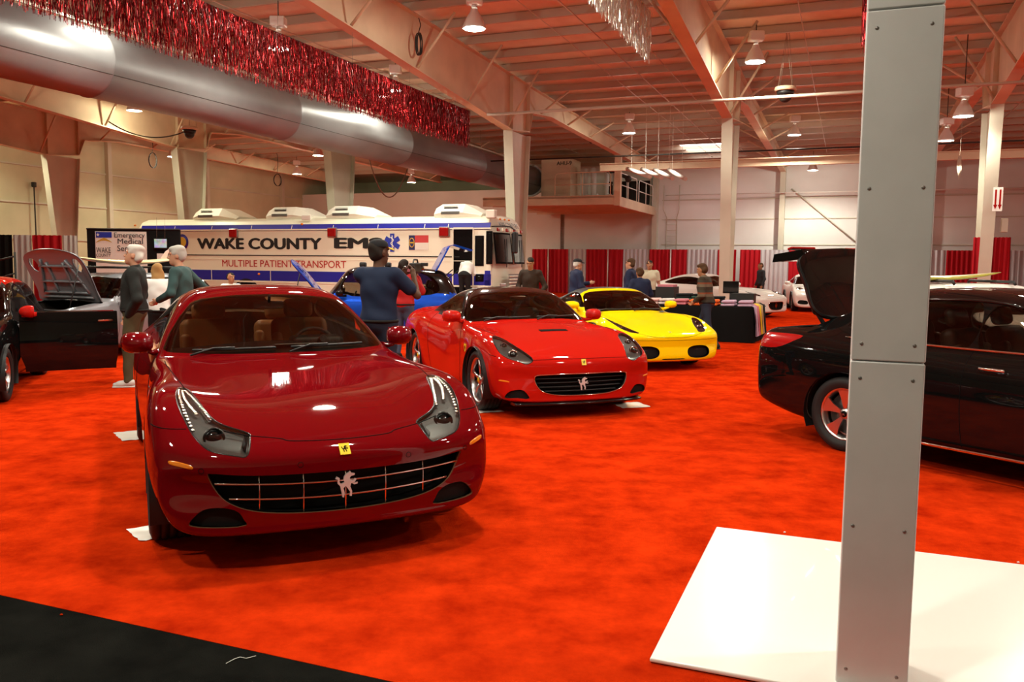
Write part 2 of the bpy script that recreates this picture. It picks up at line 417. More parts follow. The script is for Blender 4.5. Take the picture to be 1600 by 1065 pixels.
# mezzanine with air handler
s0m, s1m, D0m = 9.9, 16.6, 37.6
mz = thing('mezzanine_platform', 'raised plant platform with pipe railings in the back corner of the hall', 'platform', W(D0m, s0m, 0))
def rel(o): o.location = -mz.location; return o
b = MB(); gbox(b, D0m, D0m + .15, s0m, s1m, 4.35, 4.78); gbox(b, D0m, DW - .05, s0m, s0m + .15, 4.30, 4.66); gbox(b, D0m, DW - .05, s0m, s1m, 4.66, 4.74); rel(b.build('deck_edge', 'steel_cream', mz))
b = MB()
for D in np.arange(D0m + 1.2, DW - .5, 1.6): gbox(b, D, D + .08, s0m, s1m, 4.40, 4.66)
rel(b.build('joists', 'steel_cream', mz))
b = MB(); gbox(b, D0m - .05, D0m + .22, s0m - .12, s0m + .16, 4.30, 6.6); rel(b.build('corner_post', 'steel_cream', mz))
for sgn, (Da, sa, Db, sb) in enumerate(((D0m + .05, s0m + .3, D0m + .05, s0m + 3.1), (D0m + .3, s0m + .06, D0m + 4.0, s0m + .06), (D0m + 4.3, s0m + .06, DW - .8, s0m + .06))):
    b = MB(); A = lambda z, k: W(Da + (Db - Da) * k, sa + (sb - sa) * k, z)
    b.tube([A(4.74, .02), A(5.7, .02), A(5.84, .06), A(5.84, .94), A(5.7, .98), A(4.74, .98)], .026, 8); b.tube([A(5.3, .02), A(5.3, .98)], .022, 8); b.tube([A(4.74, .5), A(5.84, .5)], .022, 8); rel(b.build('railing', 'pipe_white' if sgn else 'steel_cream', mz))
ah = thing('air_handler', 'tall cream air handling unit lettered AHU-9 on the mezzanine', 'machine', W(39.9, 13.4, 4.74))
b = MB(); b.box((0, 0, .98), (1.5, 1.6, 1.96), GROT); b.build('casing', 'steel_cream', ah)
b = MB(); M_ = Matrix.Rotation(GROT, 3, 'Z') @ frame((1, 0, 0), (0, 0, 1), (0, -1, 0)); put_text(b, 'AHU-9', .26, M_, M_ @ Vector((.42, 1.72, .803)), bold=.006); b.build('lettering', 'cable', ah)
b = MB(); C0 = W(39.6, 14.95, 5.74) - ah.location; 
r0 = [W(39.65, 14.95 + .70 * math.cos(a), 5.74 + .70 * math.sin(a)) - ah.location for a in [2 * PI * k / 32 for k in range(32)]]
def sq(a): c_, s_ = math.cos(a), math.sin(a); k = 1 / max(abs(c_), abs(s_)); return c_ * k, s_ * k
r1 = [W(40.1, 14.1 + .62 * sq(2 * PI * k / 32)[0], 5.70 + .42 * sq(2 * PI * k / 32)[1]) - ah.location for k in range(32)]
b.rings([r0, r1], False, True, False); b.build('duct_transition', 'steel_cream', ah)
for k, (ss, dd) in enumerate(((12.2, 40.2), (11.75, 40.0), (11.2, 40.4), (10.7, 40.2))):
    b = MB(); b.tube([W(dd, ss, 4.74), W(dd, ss, 6.3)], .14 if k % 2 else .10, 12); b.tube([W(dd, ss, 5.0), W(dd - .1, ss - .25, 5.0)], .06, 8); b.lathe([(.15, 0), (.17, .04), (.15, .08)], W(dd, ss, 5.45), 12)
    tag(b.build('plant_pipe', 'pipe_white'), 'fat white riser pipe beside the air handling unit', 'pipe', 'white riser pipes on the mezzanine')
b = MB(); b.rbox(W(39.0, 10.5, 6.15), (.7, .5, .45), .08, rz=GROT); b.tube([W(38.7, 10.4, 6.0), W(38.4, 10.0, 5.75), W(38.3, 9.6, 5.6)], .09, 8); b.ball(W(38.3, 9.6, 5.55), .16); tag(b.build('plant_motor', 'cable'), 'dark motor and valve cluster behind the mezzanine corner post', 'motor')
ww = MB(); gbox(ww, DW - .10, DW - .04, 10.2, 12.9, 4.8, 6.3); w1 = tag(struct('window_1', ww, 'pipe_white'), None); 
ww = MB()
for a, b_ in ((10.28, 11.45), (11.6, 12.8)): gbox(ww, DW - .13, DW - .10, a, b_, 4.9, 6.2)
ww.build('pane', 'gloss_black', w1)
for k in range(4):
    A = at_z(972 + 24 * k, 263 + 1.5 * k, 6.1); B = at_z(1008 + 21 * k, 280 + .3 * k, 6.1)
    A = at_D((980, 1003, 1023, 1045.6)[k], 263.5 + .6 * k, 33.3); B = at_D((1015.6, 1034, 1051, 1071)[k], 276 + 1.2 * k, 29.5)
    b = MB(); b.tube([A, B], .075, 12)
    for q in (.2, .8): p = A + (B - A) * q; D_, s_ = grid_ds(p); b.tube([p, Vector((p.x, p.y, ceil_z(D_) - .2))], .006, 4)
    tag(b.build('hanging_tube', 'pipe_white'), 'white tube in the row of four hung beside the mezzanine', 'tube', 'four white tubes hung beside the mezzanine')
ld = thing('wall_ladder', 'pale steel ladder fixed to the white wall right of the mezzanine', 'ladder', W(DW - .2, 9.0, 0))
b = MB()
for s in (8.75, 9.3): b.tube([W(DW - .15, s, .4) - ld.location, W(DW - .15, s, 4.2) - ld.location, W(DW - .4, s + (.15 if s > 9 else -.15), 4.6) - ld.location, W(DW - .4, s + (.15 if s > 9 else -.15), 5.9) - ld.location], .025, 6)
b.build('rails', 'steel_pale', ld)
b = MB()
for z in np.arange(.5, 4.2, .3): b.tube([W(DW - .15, 8.75, z) - ld.location, W(DW - .15, 9.3, z) - ld.location], .014, 6)
b.build('rungs', 'steel_pale', ld)

# ------------------------------------------------------------------ high bay lamps: each gives off its own light
LAMP_W = 76.0
def bay_lamp(p, label, group=None, z_top=None, energy=1.0, colour=(1, .96, .80)):
    t = thing('high_bay_lamp', label, 'lamp', p, 0, group)
    b = MB(); b.lathe([(.245, 0), (.25, .02), (.235, .07), (.17, .22), (.09, .34), (.075, .40)], n=8); b.build('reflector', 'lamp_shell', t)
    b = MB(); b.lathe([(.001, .012), (.235, .012)], n=8, caps=True); b.build('lens', 'lamp_glow', t)
    b = MB(); b.lathe([(.06, .38), (.06, .46)], n=12, caps=True); b.rbox((0, 0, .60), (.34, .28, .22), .03); b.build('ballast_box', 'lamp_shell', t)
    D, s = grid_ds(p); h = ceil_z(D) - .2 - p.z
    b = MB(); b.tube([(0, 0, .70), (0, 0, h)], .012, 6); b.build('hanger_rod', 'cable', t)
    for kind, k, q in (('SPOT', 1.0, .22), ('POINT', .16, .05)):      # the beam, and the stray light of the lens
        l = bpy.data.lights.new('lamp_light', kind); l.energy = LAMP_W * 10 * energy * k; l.shadow_soft_size = q; l.color = colour
        if kind == 'SPOT': l.spot_size = R(160); l.spot_blend = .5
        o = bpy.data.objects.new('lamp_light', l); COL.objects.link(o); o.parent = t; o.location = (0, 0, -.06)
    return t
seen = [((741, 45), 6.5, 'high bay lamp hanging above the dark coil of cable, largest in view'), ((1180, 97), 6.5, 'high bay lamp hanging right of the silver tinsel, beside the middle rafter'), ((983, 208), 6.5, 'high bay lamp hanging above the mezzanine corner'),
        ((1241, 211), 6.5, 'high bay lamp hanging under the dark globe loudspeaker'), ((1505, 182), 5.4, 'high bay lamp hanging just right of the metal post'), ((1270, 266), 6.15, 'small high bay lamp hanging low over the white back wall'),
        ((618, 142), 6.5, 'high bay lamp glinting through the red tinsel curtain'), ((210, 173), 6.5, 'high bay lamp hanging just under the duct at far left'), ((270, 245), 6.3, 'small high bay lamp left of the second column from the left wall'),
        ((497, 243), 6.3, 'high bay lamp hanging under the duct above the bus'), ((464, 272), 6.2, 'small high bay lamp with a round coil hanging beside it'), ((643, 285), 5.9, 'small high bay lamp hanging over the white partition behind the bus'), ((1478, 220), 5.6, 'dim high bay lamp half hidden by the metal post')]
for px, z, lab in seen: bay_lamp(at_z(px[0], px[1], z), lab, energy={1505: .55, 1478: .5, 1270: 1.7, 464: 1.25, 643: 1.3, 270: 1.1, 210: .9, 497: .9}.get(px[0], 1.0), colour=(1, .95, .66) if px[0] in (210, 270, 464, 497, 643) else (1, .96, .80))
# more of the same outside the frame: they light the hall in front
for D, s in ((11.5, 7.5), (11.5, 2.3), (11.5, -3.4), (5.5, 7.5), (5.5, 2.3), (5.5, -3.4), (0, 2.3), (0, 7.5), (12, 12.4), (16.4, -3.4), (16.4, 12.4), (22, -8.5), (31, -9), (5.5, -9), (14, 20), (5.5, 14), (22, 30.5)):
    bay_lamp(W(D, s, 6.5), 'high bay lamp hanging from the roof outside the view', 'high bay lamps out of view', colour=(1, .95, .66) if s > 18 else (1, .96, .80))
# two lamps close above the duct brighten its top
for px, lab in (((150, 30), None), ((588, 160), None)):
    p = at_s(px[0], px[1], 14.2); D, s = grid_ds(p)
    bay_lamp(W(D, 13.9, 7.0 - .15), 'high bay lamp hidden close above the big duct', 'lamps hidden close above the big duct', energy=.45)

# ------------------------------------------------------------------ post, platform, hangings
post_c = Vector((1.399, 3.10, 0)); PZ0 = .022
pa = -GB; 
post = thing('metal_post', 'tall square post clad in screwed grey metal panels standing on the white board', 'post', (post_c.x, post_c.y, 0), GROT)
wd = .256; dp = .30
joint1 = at_Y(1385, 565.5, 3.10).z; joint2 = at_Y(1414, 11, 3.10).z
zs = [PZ0, joint1, joint2, 5.2, 7.3]
for a, b_ in zip(zs, zs[1:]):
    b = MB(); b.rbox((0, dp / 2, (a + b_) / 2), (wd, dp, b_ - a - .003), .006, n=1); pn = b.build('clad_panel', 'post_metal', post)
    rows = [a + .065, b_ - .065] + list(np.linspace(a + .065, b_ - .065, max(2, int((b_ - a) / .62) + 1))[1:-1])
    for z in rows:
        for x in (-.092, .088):
            q = MB(); q.lathe([(.001, .0025), (.005, .0025), (.0068, .001), (.0068, -.004)], n=14, M=frame((1, 0, 0), (0, 0, 1), (0, -1, 0))); q.box((0, -.0027, 0), (.008, .001, .0014)); q.build('screw', 'screw_steel', pn, (x, 0, z))
b = MB(); c1 = at_z(1122, 823, .02); c0 = at_z(1015, 1028, .02)
ex = (c1 - c0); L1 = ex.length; 
pl = thing('white_display_board', 'large glossy white board laid flat on the carpet under the metal post', 'board', (c0.x, c0.y, 0), GROT)
b.rbox((1.5, L1 / 2, .0125), (3.0, L1, .019), .006, n=2); b.build('board_top', 'white_panel', pl)
b = MB(); b.box((1.5, L1 / 2, .0015), (2.99, L1 - .01, .003)); b.build('board_underside', 'gap_black', pl)
def tinsel(D0, D1, s, zt, zb, m, label, n, cat='tinsel curtain', wid=.009, seed=3, m2=None):
    rnd = random.Random(seed); b = MB(); o2 = MB()
    for k in range(n):
        D = D0 + (D1 - D0) * (k + rnd.random()) / n; zb2 = zb + rnd.uniform(-.04, .16); ds = rnd.uniform(-.05, .05)
        ph = rnd.random() * 6; P = []
        ns = 9
        for i in range(ns):
            z = zt + (zb2 - zt) * i / (ns - 1); a = ph + i * rnd.uniform(.5, 1.4); hw = wid / 2
            c_ = W(D + .015 * math.sin(ph + i), s + ds + .02 * math.sin(ph * 2 + i * .8), z); d = GA.to_3d() * math.cos(a) * hw + GB.to_3d() * math.sin(a) * hw
            P.append([c_ - d, c_ + d])
        (o2 if m2 and k % 3 == 0 else b).grid(P, False)
    if m2: b.cur = 1; b.add(o2.v, o2.f, False); 
    o = b.build('tinsel_curtain', [m, m2] if m2 else m, fix=False); tag(o, label, cat)
    r = MB(); r.tube([W(D0, s, zt + .01), W(D1, s, zt + .01)], .012, 6); r.build('hanging_rail', 'cable', o)
    q = MB()
    for D in np.arange(D0 + .1, D1, 2.5): q.tube([W(D, s, zt), W(D, s, ceil_z(D) - .2)], .004, 4)
    q.build('hanging_wires', 'wire', o)
    return o
mat('tinsel_red', (.30, .006, .008), .25, .8); mat('tinsel_silver', (.90, .88, .78), .2, .9); mat('tinsel_wine', (.09, .003, .005), .3, .8)
tinsel(5.5, 21.45, 9.92, 5.80, 4.82, 'tinsel_red', 'long red tinsel curtain hanging in front of the duct', 5200, m2='tinsel_wine')
P1 = at_s(1014, 98, 4.3); D1 = grid_ds(P1)[0]
tinsel(4.0, D1, 4.3, P1.z + 1.05, P1.z, 'tinsel_silver', 'silver tinsel curtain hanging at the top left of the middle rafter', 2200, seed=5, m2='lamp_shell')
P1 = at_Y(1351, 88, 13.0); D1, s1 = grid_ds(P1)
tinsel(4.0, D1, s1, P1.z + 1.05, P1.z, 'tinsel_red', 'sliver of red tinsel curtain at the top beside the metal post', 700, seed=8, m2='tinsel_wine')
# hanging globes, coils of cable, bits on the columns
def globe(px, z, label, k=1.0):
    p = at_z(px[0], px[1], z); t = thing('hanging_loudspeaker', label, 'loudspeaker', p)
    b = MB(); b.lathe([(.30 * k, .12), (.32 * k, .16), (.30 * k, .22), (.10 * k, .24)], n=24, caps=True); b.build('collar', 'steel_cream', t)
    b = MB(); b.ball((0, 0, 0), .19 * k, 20, 12); b.build('globe', 'cable', t); b = MB(); b.lathe([(.22 * k, .02), (.26 * k, .12)], n=20, caps=True); b.build('yoke', 'black_plastic', t)
    D, s = grid_ds(p); h = ceil_z(D) - .2 - z; b = MB()
    for a in range(4): b.tube([(.27 * k * math.cos(a * PI / 2 + .4), .27 * k * math.sin(a * PI / 2 + .4), .22), (.04 * math.cos(a), .04 * math.sin(a), h)], .006, 4)
    b.build('suspension_wires', 'wire', t)
globe((1227, 150), 5.9, 'dark globe loudspeaker hanging on wires right of the middle rafter', .85); globe((296, 209), 5.6, 'dark globe loudspeaker hanging by the second column from the left wall', .80)
def coil(px, s, r, n, label, up=1.0, m='cable', tall=1.5):
    p = at_s(px[0], px[1], s); b = MB(); pts = []; rnd = random.Random(int(px[0]))
    for k in range(n * 20):
        a = 2 * PI * k / 20; q = 1 + .14 * math.sin(k * .31)
        pts.append(p + GA.to_3d() * (r * q * math.sin(a)) + GB.to_3d() * (.03 * math.sin(k * .23)) + Vector((0, 0, r * q * tall * math.cos(a))))
    pts.append(p + Vector((0, 0, r * tall))); pts.append(p + Vector((.05, 0, r * tall + up * .5))); pts.append(p + Vector((0, .05, r * tall + up)))
    b.tube(pts, .012, 5); tag(b.build('cable_coil', m), label, 'cable')
coil((654, 68), 9.6, .13, 6, 'black coil of cable hanging on the left rafter', .35, tall=1.9); coil((923, 213), 10.2, .18, 4, 'black coil of cable hanging above the mezzanine', .2); coil((433, 281), 26.0, .28, 3, 'coil of cable hanging left of the small lamp over the bus', 1.0, tall=1.0); coil((238, 250), 29.0, .22, 3, 'coil of cable hanging on the far left wall beam', .5)
b = MB(); A = at_s(577, 248, 17); B_ = at_s(637, 262, 17); Cc = at_s(607, 308, 17); b.tube([A.xy.to_3d() + Vector((0, 0, 7.56))] + [A + (B_ - A) * t + (Cc - (A + B_) / 2) * 4 * t * (1 - t) for t in np.linspace(0, 1, 20)] + [B_.xy.to_3d() + Vector((0, 0, 7.56))], .025, 6); tag(b.build('hanging_hose', 'wire'), 'tan hose looped below the duct above the bus', 'hose')
b = MB(); A = at_s(170, 190, 20.5); B_ = at_s(290, 205, 20.5); Cc = at_s(232, 214, 20.5); b.tube([A + (B_ - A) * t + (Cc - (A + B_) / 2) * 4 * t * (1 - t) for t in np.linspace(0, 1, 16)], .02, 6); tag(b.build('hanging_cable', 'cable'), 'slack black cable leading to the left globe loudspeaker', 'cable')
# arrow sign of the fire extinguisher on the right column
sg = at_D(1559, 311, 24.55); t = thing('arrow_sign', 'white sign with two red arrows on the right column', 'sign', sg, GROT)
b = MB(); b.box((0, 0, 0), (.22, .012, .60)); b.build('plate', 'paper', t)
b = MB()
for x in (-.05, .05):
    b.prism([(x - .02, .24), (x + .02, .24), (x + .02, -.14), (x + .045, -.14), (x, -.26), (x - .045, -.14), (x - .02, -.14)], .004, frame((1, 0, 0), (0, 0, 1), (0, -1, 0)), (0, -.006, 0))
b.build('arrows', 'tail_red', t)
b = MB(); q = at_D(1569, 352, 25.0); b.rbox(q, (.16, .10, .36), .02, rz=GROT); tag(b.build('junction_box', 'steel_pale'), 'small grey junction box on the right column below the arrow sign', 'box')
b = MB(); q = at_s(54, 312, SL - .15); b.tube([q + Vector((0, 0, .6)), q - Vector((0, 0, 1.6))], .03, 6); b.rbox(q + Vector((0, 0, .65)), (.16, .16, .22), .03); tag(b.build('wall_fitting', 'cable'), 'dark pipe fitting with a round head on the left wall', 'fitting')
# red satin strip hanging right of the post
p = at_D(1499, 262, 30); b = MB(); b.grid([[p + Vector((x * .08 * (1 - k * .1), .05 * math.sin(k + x), .35 - k * .12)) for x in (-1, -.3, .3, 1)] for k in range(7)]); b.tube([p + Vector((0, 0, .33)), Vector((p.x, p.y, 7.2))], .006, 5); tag(b.build('hanging_ribbon', 'steel_pale'), 'small twisted ribbon hanging right of the metal post', 'ribbon')
# ------------------------------------------------------------------ car bodies: a smooth loft, then carved into panels, panes and lamps
from mathutils.bvhtree import BVHTree
def _basis(n, per):
    """uniform cubic B-spline sample matrix over n control points (ends already padded by one)"""
    rows = []
    for i in range(n - 1):
        for k in range(per):
            t = k / per
            b = ((1 - t) ** 3 / 6, (3 * t ** 3 - 6 * t * t + 4) / 6, (-3 * t ** 3 + 3 * t * t + 3 * t + 1) / 6, t ** 3 / 6)
            r = np.zeros(n + 2); r[i:i + 4] = b; rows.append(r)
    r = np.zeros(n + 2); r[n - 1:n + 2] = (1 / 6, 4 / 6, 1 / 6); rows.append(r)
    return np.array(rows)
def loft(C, pu, pv, fit=.6):
    """C[N][M][3]: half body (y >= 0), first and last column on the centre line -> vertices of the full closed ring"""
    C = np.array(C, float); N, M = C.shape[:2]; m = np.array((1, -1, 1.))
    def ev(Q, a, b):
        Q = np.concatenate([Q[:, 1:2] * m, Q, Q[:, -2:-1] * m], 1)
        Q = np.concatenate([2 * Q[:1] - Q[1:2], Q, 2 * Q[-1:] - Q[-2:-1]], 0)
        return np.einsum('ia,abk,jb->ijk', _basis(N, a), Q, _basis(M, b))
    Q = C.copy()
    for _ in range(2):
        d = C - ev(Q, 1, 1); Q = Q + fit * d
    S = ev(Q, pu, pv)
    L = S[:, 1:-1] * m                                  # the other side
    full = np.concatenate([S, L[:, ::-1]], 1)
    return full
def loft_bm(C, pu, pv, fit=.6):
    F = loft(C, pu, pv, fit); n, k = F.shape[:2]
    bm = bmesh.new(); V = [[bm.verts.new(F[i, j]) for j in range(k)] for i in range(n)]
    for i in range(n - 1):
        for j in range(k):
            j2 = (j + 1) % k
            try: bm.faces.new((V[i][j], V[i + 1][j], V[i + 1][j2], V[i][j2]))
            except ValueError: pass
    bmesh.ops.remove_doubles(bm, verts=bm.verts, dist=1e-4)
    for f in bm.faces: f.smooth = True
    bmesh.ops.recalc_face_normals(bm, faces=bm.faces)
    bm.faces.layers.int.new('part'); bm.normal_update()
    return bm
PROJ = {'side': (0, 2), 'front': (1, 2), 'top': (0, 1)}
def smooth_poly(p, per=6, closed=True):
    p = np.array(p, float); n = len(p); out = []
    for i in range(n if closed else n - 1):
        a, b, c, d = (p[(i - 1) % n], p[i], p[(i + 1) % n], p[(i + 2) % n]) if closed else (p[max(i - 1, 0)], p[i], p[i + 1], p[min(i + 2, n - 1)])
        for k in range(per):
            t = k / per
            out.append(.5 * (2 * b + (c - a) * t + (2 * a - 5 * b + 4 * c - d) * t * t + (3 * b - a - 3 * c + d) * t ** 3))
    if not closed: out.append(p[-1])
    return np.array(out)
def poly_sd(poly, q):
    a = np.array(poly); b = np.roll(a, -1, 0); q = np.atleast_2d(q)
    d = np.full(len(q), 1e9); ins = np.zeros(len(q), bool)
    for (ax, ay), (bx, by) in zip(a, b):
        ex, ey = bx - ax, by - ay; wx, wy = q[:, 0] - ax, q[:, 1] - ay
        t = np.clip((wx * ex + wy * ey) / (ex * ex + ey * ey + 1e-18), 0, 1)
        d = np.minimum(d, np.hypot(wx - t * ex, wy - t * ey))
        c = (ay > q[:, 1]) != (by > q[:, 1])
        if abs(ey) > 1e-12: ins ^= c & (q[:, 0] < ex * (q[:, 1] - ay) / ey + ax)
    return np.where(ins, -d, d)
def carve(bm, poly, proj, region, pid):
    """cut the outline `poly` (seen from the side, front or top) into the skin where region(co, no) holds; faces inside get part id pid"""
    ia, ib = PROJ[proj]; lay = bm.faces.layers.int['part']; bm.verts.ensure_lookup_table()
    co = np.array([v.co for v in bm.verts]); no = np.array([v.normal for v in bm.verts])
    ok = region(co, no); sd = np.full(len(co), 9.0)
    lo = np.array(poly).min(0) - .15; hi = np.array(poly).max(0) + .15
    near = ok & (co[:, ia] > lo[0]) & (co[:, ia] < hi[0]) & (co[:, ib] > lo[1]) & (co[:, ib] < hi[1])
    idx = np.nonzero(near)[0]
    if len(idx) == 0: return
    sd[idx] = poly_sd(poly, co[idx][:, [ia, ib]])
    sd[np.abs(sd) < 2e-4] = 2e-4
    S = {v: sd[i] for i, v in enumerate(bm.verts)}; okv = {v: bool(near[i]) for i, v in enumerate(bm.verts)}
    cut = [e for e in bm.edges if okv[e.verts[0]] and okv[e.verts[1]] and (S[e.verts[0]] < 0) != (S[e.verts[1]] < 0)]
    new = set()
    for e in cut:
        a, b = e.verts; A = np.array(a.co); B = np.array(b.co); l, h = 0., 1.; sa = S[a] < 0
        for _ in range(9):
            t = (l + h) / 2; q = A + (B - A) * t
            if (poly_sd(poly, q[[ia, ib]])[0] < 0) == sa: l = t
            else: h = t
        t = min(max((l + h) / 2, .02), .98)
        n2 = (a.normal * (1 - t) + b.normal * t).normalized()
        _, v = bmesh.utils.edge_split(e, a, t); v.normal = n2
        new.add(v); S[v] = 0.; okv[v] = True
    for f in {f for v in new for f in v.link_faces}:
        on = [v for v in f.verts if v in new]
        if len(on) == 2:
            try: bmesh.utils.face_split(f, on[0], on[1])
            except ValueError: pass
        elif len(on) == 4:
            vs = list(f.verts); s0 = S[vs[(vs.index(on[0]) + 1) % len(vs)]]
            pr = ((0, 1), (2, 3)) if s0 < 0 else ((1, 2), (3, 0))
            try:
                bmesh.utils.face_split(f, on[pr[0][0]], on[pr[0][1]])
                g = [x for x in on[pr[1][0]].link_faces if on[pr[1][1]] in x.verts]
                if g: bmesh.utils.face_split(g[0], on[pr[1][0]], on[pr[1][1]])
            except ValueError: pass
    for f in bm.faces:
        vs = f.verts
        if all(okv.get(v, False) for v in vs):
            s = [S[v] for v in vs]
            if min(s) < 0 or (max(s) <= 0):
                c = f.calc_center_median()
                if max(s) <= 1e-9 or poly_sd(poly, np.array((c[ia], c[ib])))[0] < 0: f[lay] = pid
def bm_part(bm, pids, name, mats, parent=None, inner=None, thick=.02, push=0.0, fmat=None):
    """the faces of some part ids as an object of their own (with the body's own shading), optionally thickened with an inner skin"""
    lay = bm.faces.layers.int['part']; pids = pids if hasattr(pids, '__len__') else [pids]
    faces = [f for f in bm.faces if f[lay] in pids]
    ix = {}; V = []; NO = []; F = []
    for f in faces:
        r = []
        for v in f.verts:
            if v not in ix: ix[v] = len(V); V.append(v.co + v.normal * push); NO.append(v.normal.copy())
            r.append(ix[v])
        F.append(r)
    nv = len(V); MI = [0] * len(F) if fmat is None else [fmat(f) for f in faces]
    if inner is not None:
        V2 = [v - n * thick for v, n in zip(V, NO)]; V = V + V2; NO = NO + [-n for n in NO]
        cnt = {}
        for r in F:
            for a, b in zip(r, r[1:] + r[:1]): cnt[(a, b)] = 1
        F2 = [[q + nv for q in reversed(r)] for r in F]; rim = [[b, a, a + nv, b + nv] for (a, b) in cnt if (b, a) not in cnt]
        MI = MI + [inner] * len(F2) + [inner] * len(rim); F = F + F2 + rim
    me = bpy.data.meshes.new(name); me.from_pydata(V, [], F)
    for m in (mats if isinstance(mats, (list, tuple)) else [mats]): me.materials.append(MATS[m])
    me.polygons.foreach_set('material_index', MI); me.polygons.foreach_set('use_smooth', [True] * len(F)); me.update()
    if inner is None: me.normals_split_custom_set_from_vertices(NO)
    else:
        nr = len(F) - 0
        loops = []
        ninner = len(F)
        for p in me.polygons:
            for li in p.vertices: loops.append(NO[li])
        me.normals_split_custom_set(loops)
    return link_obj(name, me, parent)
def skin_project(tree, pts2, proj, sgn=1, lift=0.0):
    """2D outline points laid onto the skin"""
    out = []
    for a, b in pts2:
        if proj == 'side': o, d = Vector((a, 4 * sgn, b)), Vector((0, -sgn, 0))
        elif proj == 'front': o, d = Vector((4 * sgn, a, b)), Vector((-sgn, 0, 0))
        else: o, d = Vector((a, b, 4)), Vector((0, 0, -1))
        h = tree.ray_cast(o, d)
        if h[0] is not None: out.append((h[0] + h[1] * lift, h[1]))
    return out
def seam(mb, tree, pts2, proj, sgn=1, r=.0028, per=6):
    P = [p for p, n in skin_project(tree, smooth_poly(pts2, per, False), proj, sgn, .0)]
    run = []
    for p in P:
        if run and (p - run[-1]).length > .25:
            if len(run) > 1: mb.tube(run, r, 5)
            run = []
        run.append(p)
    if len(run) > 1: mb.tube(run, r, 5)
def mirror_poly(p, i=0): return [(-a, b) for a, b in p] if i == 0 else [(a, -b) for a, b in p]

def make_wheel(parent, loc, side, rad=.345, wid=.25, rim_r=.25, spokes=5, style='five', rim_mat='alloy', caliper=None, steer=0.0, cap_mat='badge_yellow'):
    """one wheel: the tyre is the part; rim, disc and cap are its pieces. side=+1 faces +y"""
    sp = 1 if side > 0 else -1
    t = MB(); h = wid / 2; g = .012
    prof = [(rim_r, -h * .82), (rim_r + .03, -h * .98), (rad - .045, -h), (rad - .012, -h * .90), (rad, -h * .74)]
    for k in range(4):
        c = (-.5 + k / 3) * h * 1.05
        prof += [(rad, c - .006), (rad - .006, c - .004), (rad - .006, c + .004), (rad, c + .006)]
    prof += [(rad, h * .74), (rad - .012, h * .90), (rad - .045, h), (rim_r + .03, h * .98), (rim_r, h * .82)]
    t.lathe([(r, q) for r, q in prof], n=40, axis='y')
    w_ = t.build('wheel', 'rubber', parent, loc, (0, 0, steer))
    r = MB(); y1 = h * .80
    r.lathe([(rim_r + .004, -h * .8), (rim_r - .012, -h * .7), (rim_r - .03, 0), (rim_r - .025, y1 - .02), (rim_r - .012, y1 - .006), (rim_r + .006, y1), (rim_r + .006, y1 - .012)], n=40, axis='y')
    hub = rim_r * .24; yo = y1 - .012
    ang0 = R(90)
    for k in range(spokes):
        a = ang0 + 2 * PI * k / spokes
        if style == 'turbine':                            # wide machined blades
            for da, ww in ((-.0, .5),):
                P = []
                for q, (rr, half, yy) in enumerate(((hub * .9, .30, yo - .015), (rim_r * .6, .27, yo - .006), (rim_r - .02, .33, yo - .004))):
                    P.append([Vector((rr * math.cos(a + s * half), yy, rr * math.sin(a + s * half))) for s in (-1, -.4, .4, 1)])
                r.grid(P); r.grid([[p - Vector((0, .02, 0)) for p in row] for row in P])
        else:
            half = .085 if style == 'five' else .05
            for off in ((0,) if style in ('five', 'multi') else (-.17, .17)):
                pts = []
                for rr, yy in ((hub * .7, yo - .022), (rim_r * .55, yo - .012), (rim_r - .016, yo - .004)):
                    w2 = half * rim_r * (1.25 if rr < hub else 1.0) * (1.15 if rr > rim_r * .8 else .9)
                    aa = a + off * (rr / rim_r)
                    c = Vector((rr * math.cos(aa), yy, rr * math.sin(aa))); n = Vector((-math.sin(aa), 0, math.cos(aa)))
                    pts.append([c - n * w2 - Vector((0, .018, 0)), c - n * w2 * .75, c + n * w2 * .75, c + n * w2 - Vector((0, .018, 0))])
                r.rings(pts, True, True, True)
    r.lathe([(.001, yo - .004), (hub * .7, yo - .006), (hub * .95, yo - .018), (hub, yo - .05), (.001, yo - .05)], n=20, axis='y')
    if sp < 0: r.v = [(x, -y, z) for x, y, z in r.v]
    r.build('rim', rim_mat, w_)
    c = MB(); c.lathe([(.001, yo + .001), (hub * .5, yo), (hub * .5, yo - .01)], n=16, axis='y')
    if sp < 0: c.v = [(x, -y, z) for x, y, z in c.v]
    c.build('hub_cap', cap_mat, w_)
    d = MB(); d.lathe([(hub, y1 * .1), (rim_r * .80, y1 * .1), (rim_r * .80, y1 * .1 - .03), (hub, y1 * .1 - .03)], n=28, axis='y')
    if sp < 0: d.v = [(x, -y, z) for x, y, z in d.v]
    d.build('brake_disc', 'brake_steel', w_)
    if caliper:
        k = MB(); pts = []
        for q in range(7):
            a = R(-30 + q * 10) + R(160); rr = rim_r * .74
            pts.append([Vector((rr * math.cos(a) * f, y1 * .1 + yy, rr * math.sin(a) * f)) for f, yy in ((.85, .045), (1.16, .045), (1.16, -.05), (.85, -.05))])
        k.rings(pts, True, True, True)
        if sp < 0: k.v = [(x, -y, z) for x, y, z in k.v]
        k.build('brake_caliper', caliper, w_)
    return w_
def wheel_well(parent, x, z, rad, y0, y1, name='wheel_well'):
    m = MB(); rows = []
    for k in range(21):
        a = R(-25) + R(230) * k / 20
        rows.append([Vector((x + rad * math.cos(a), y, z + rad * math.sin(a))) for y in (y0, (y0 + y1) / 2, y1)])
    m.grid(rows)
    m.add([Vector((x, y1, z))] + [r[2] for r in rows], [(0, i + 1, i + 2) for i in range(20)], False)
    return m.build(name, 'black_plastic', parent)
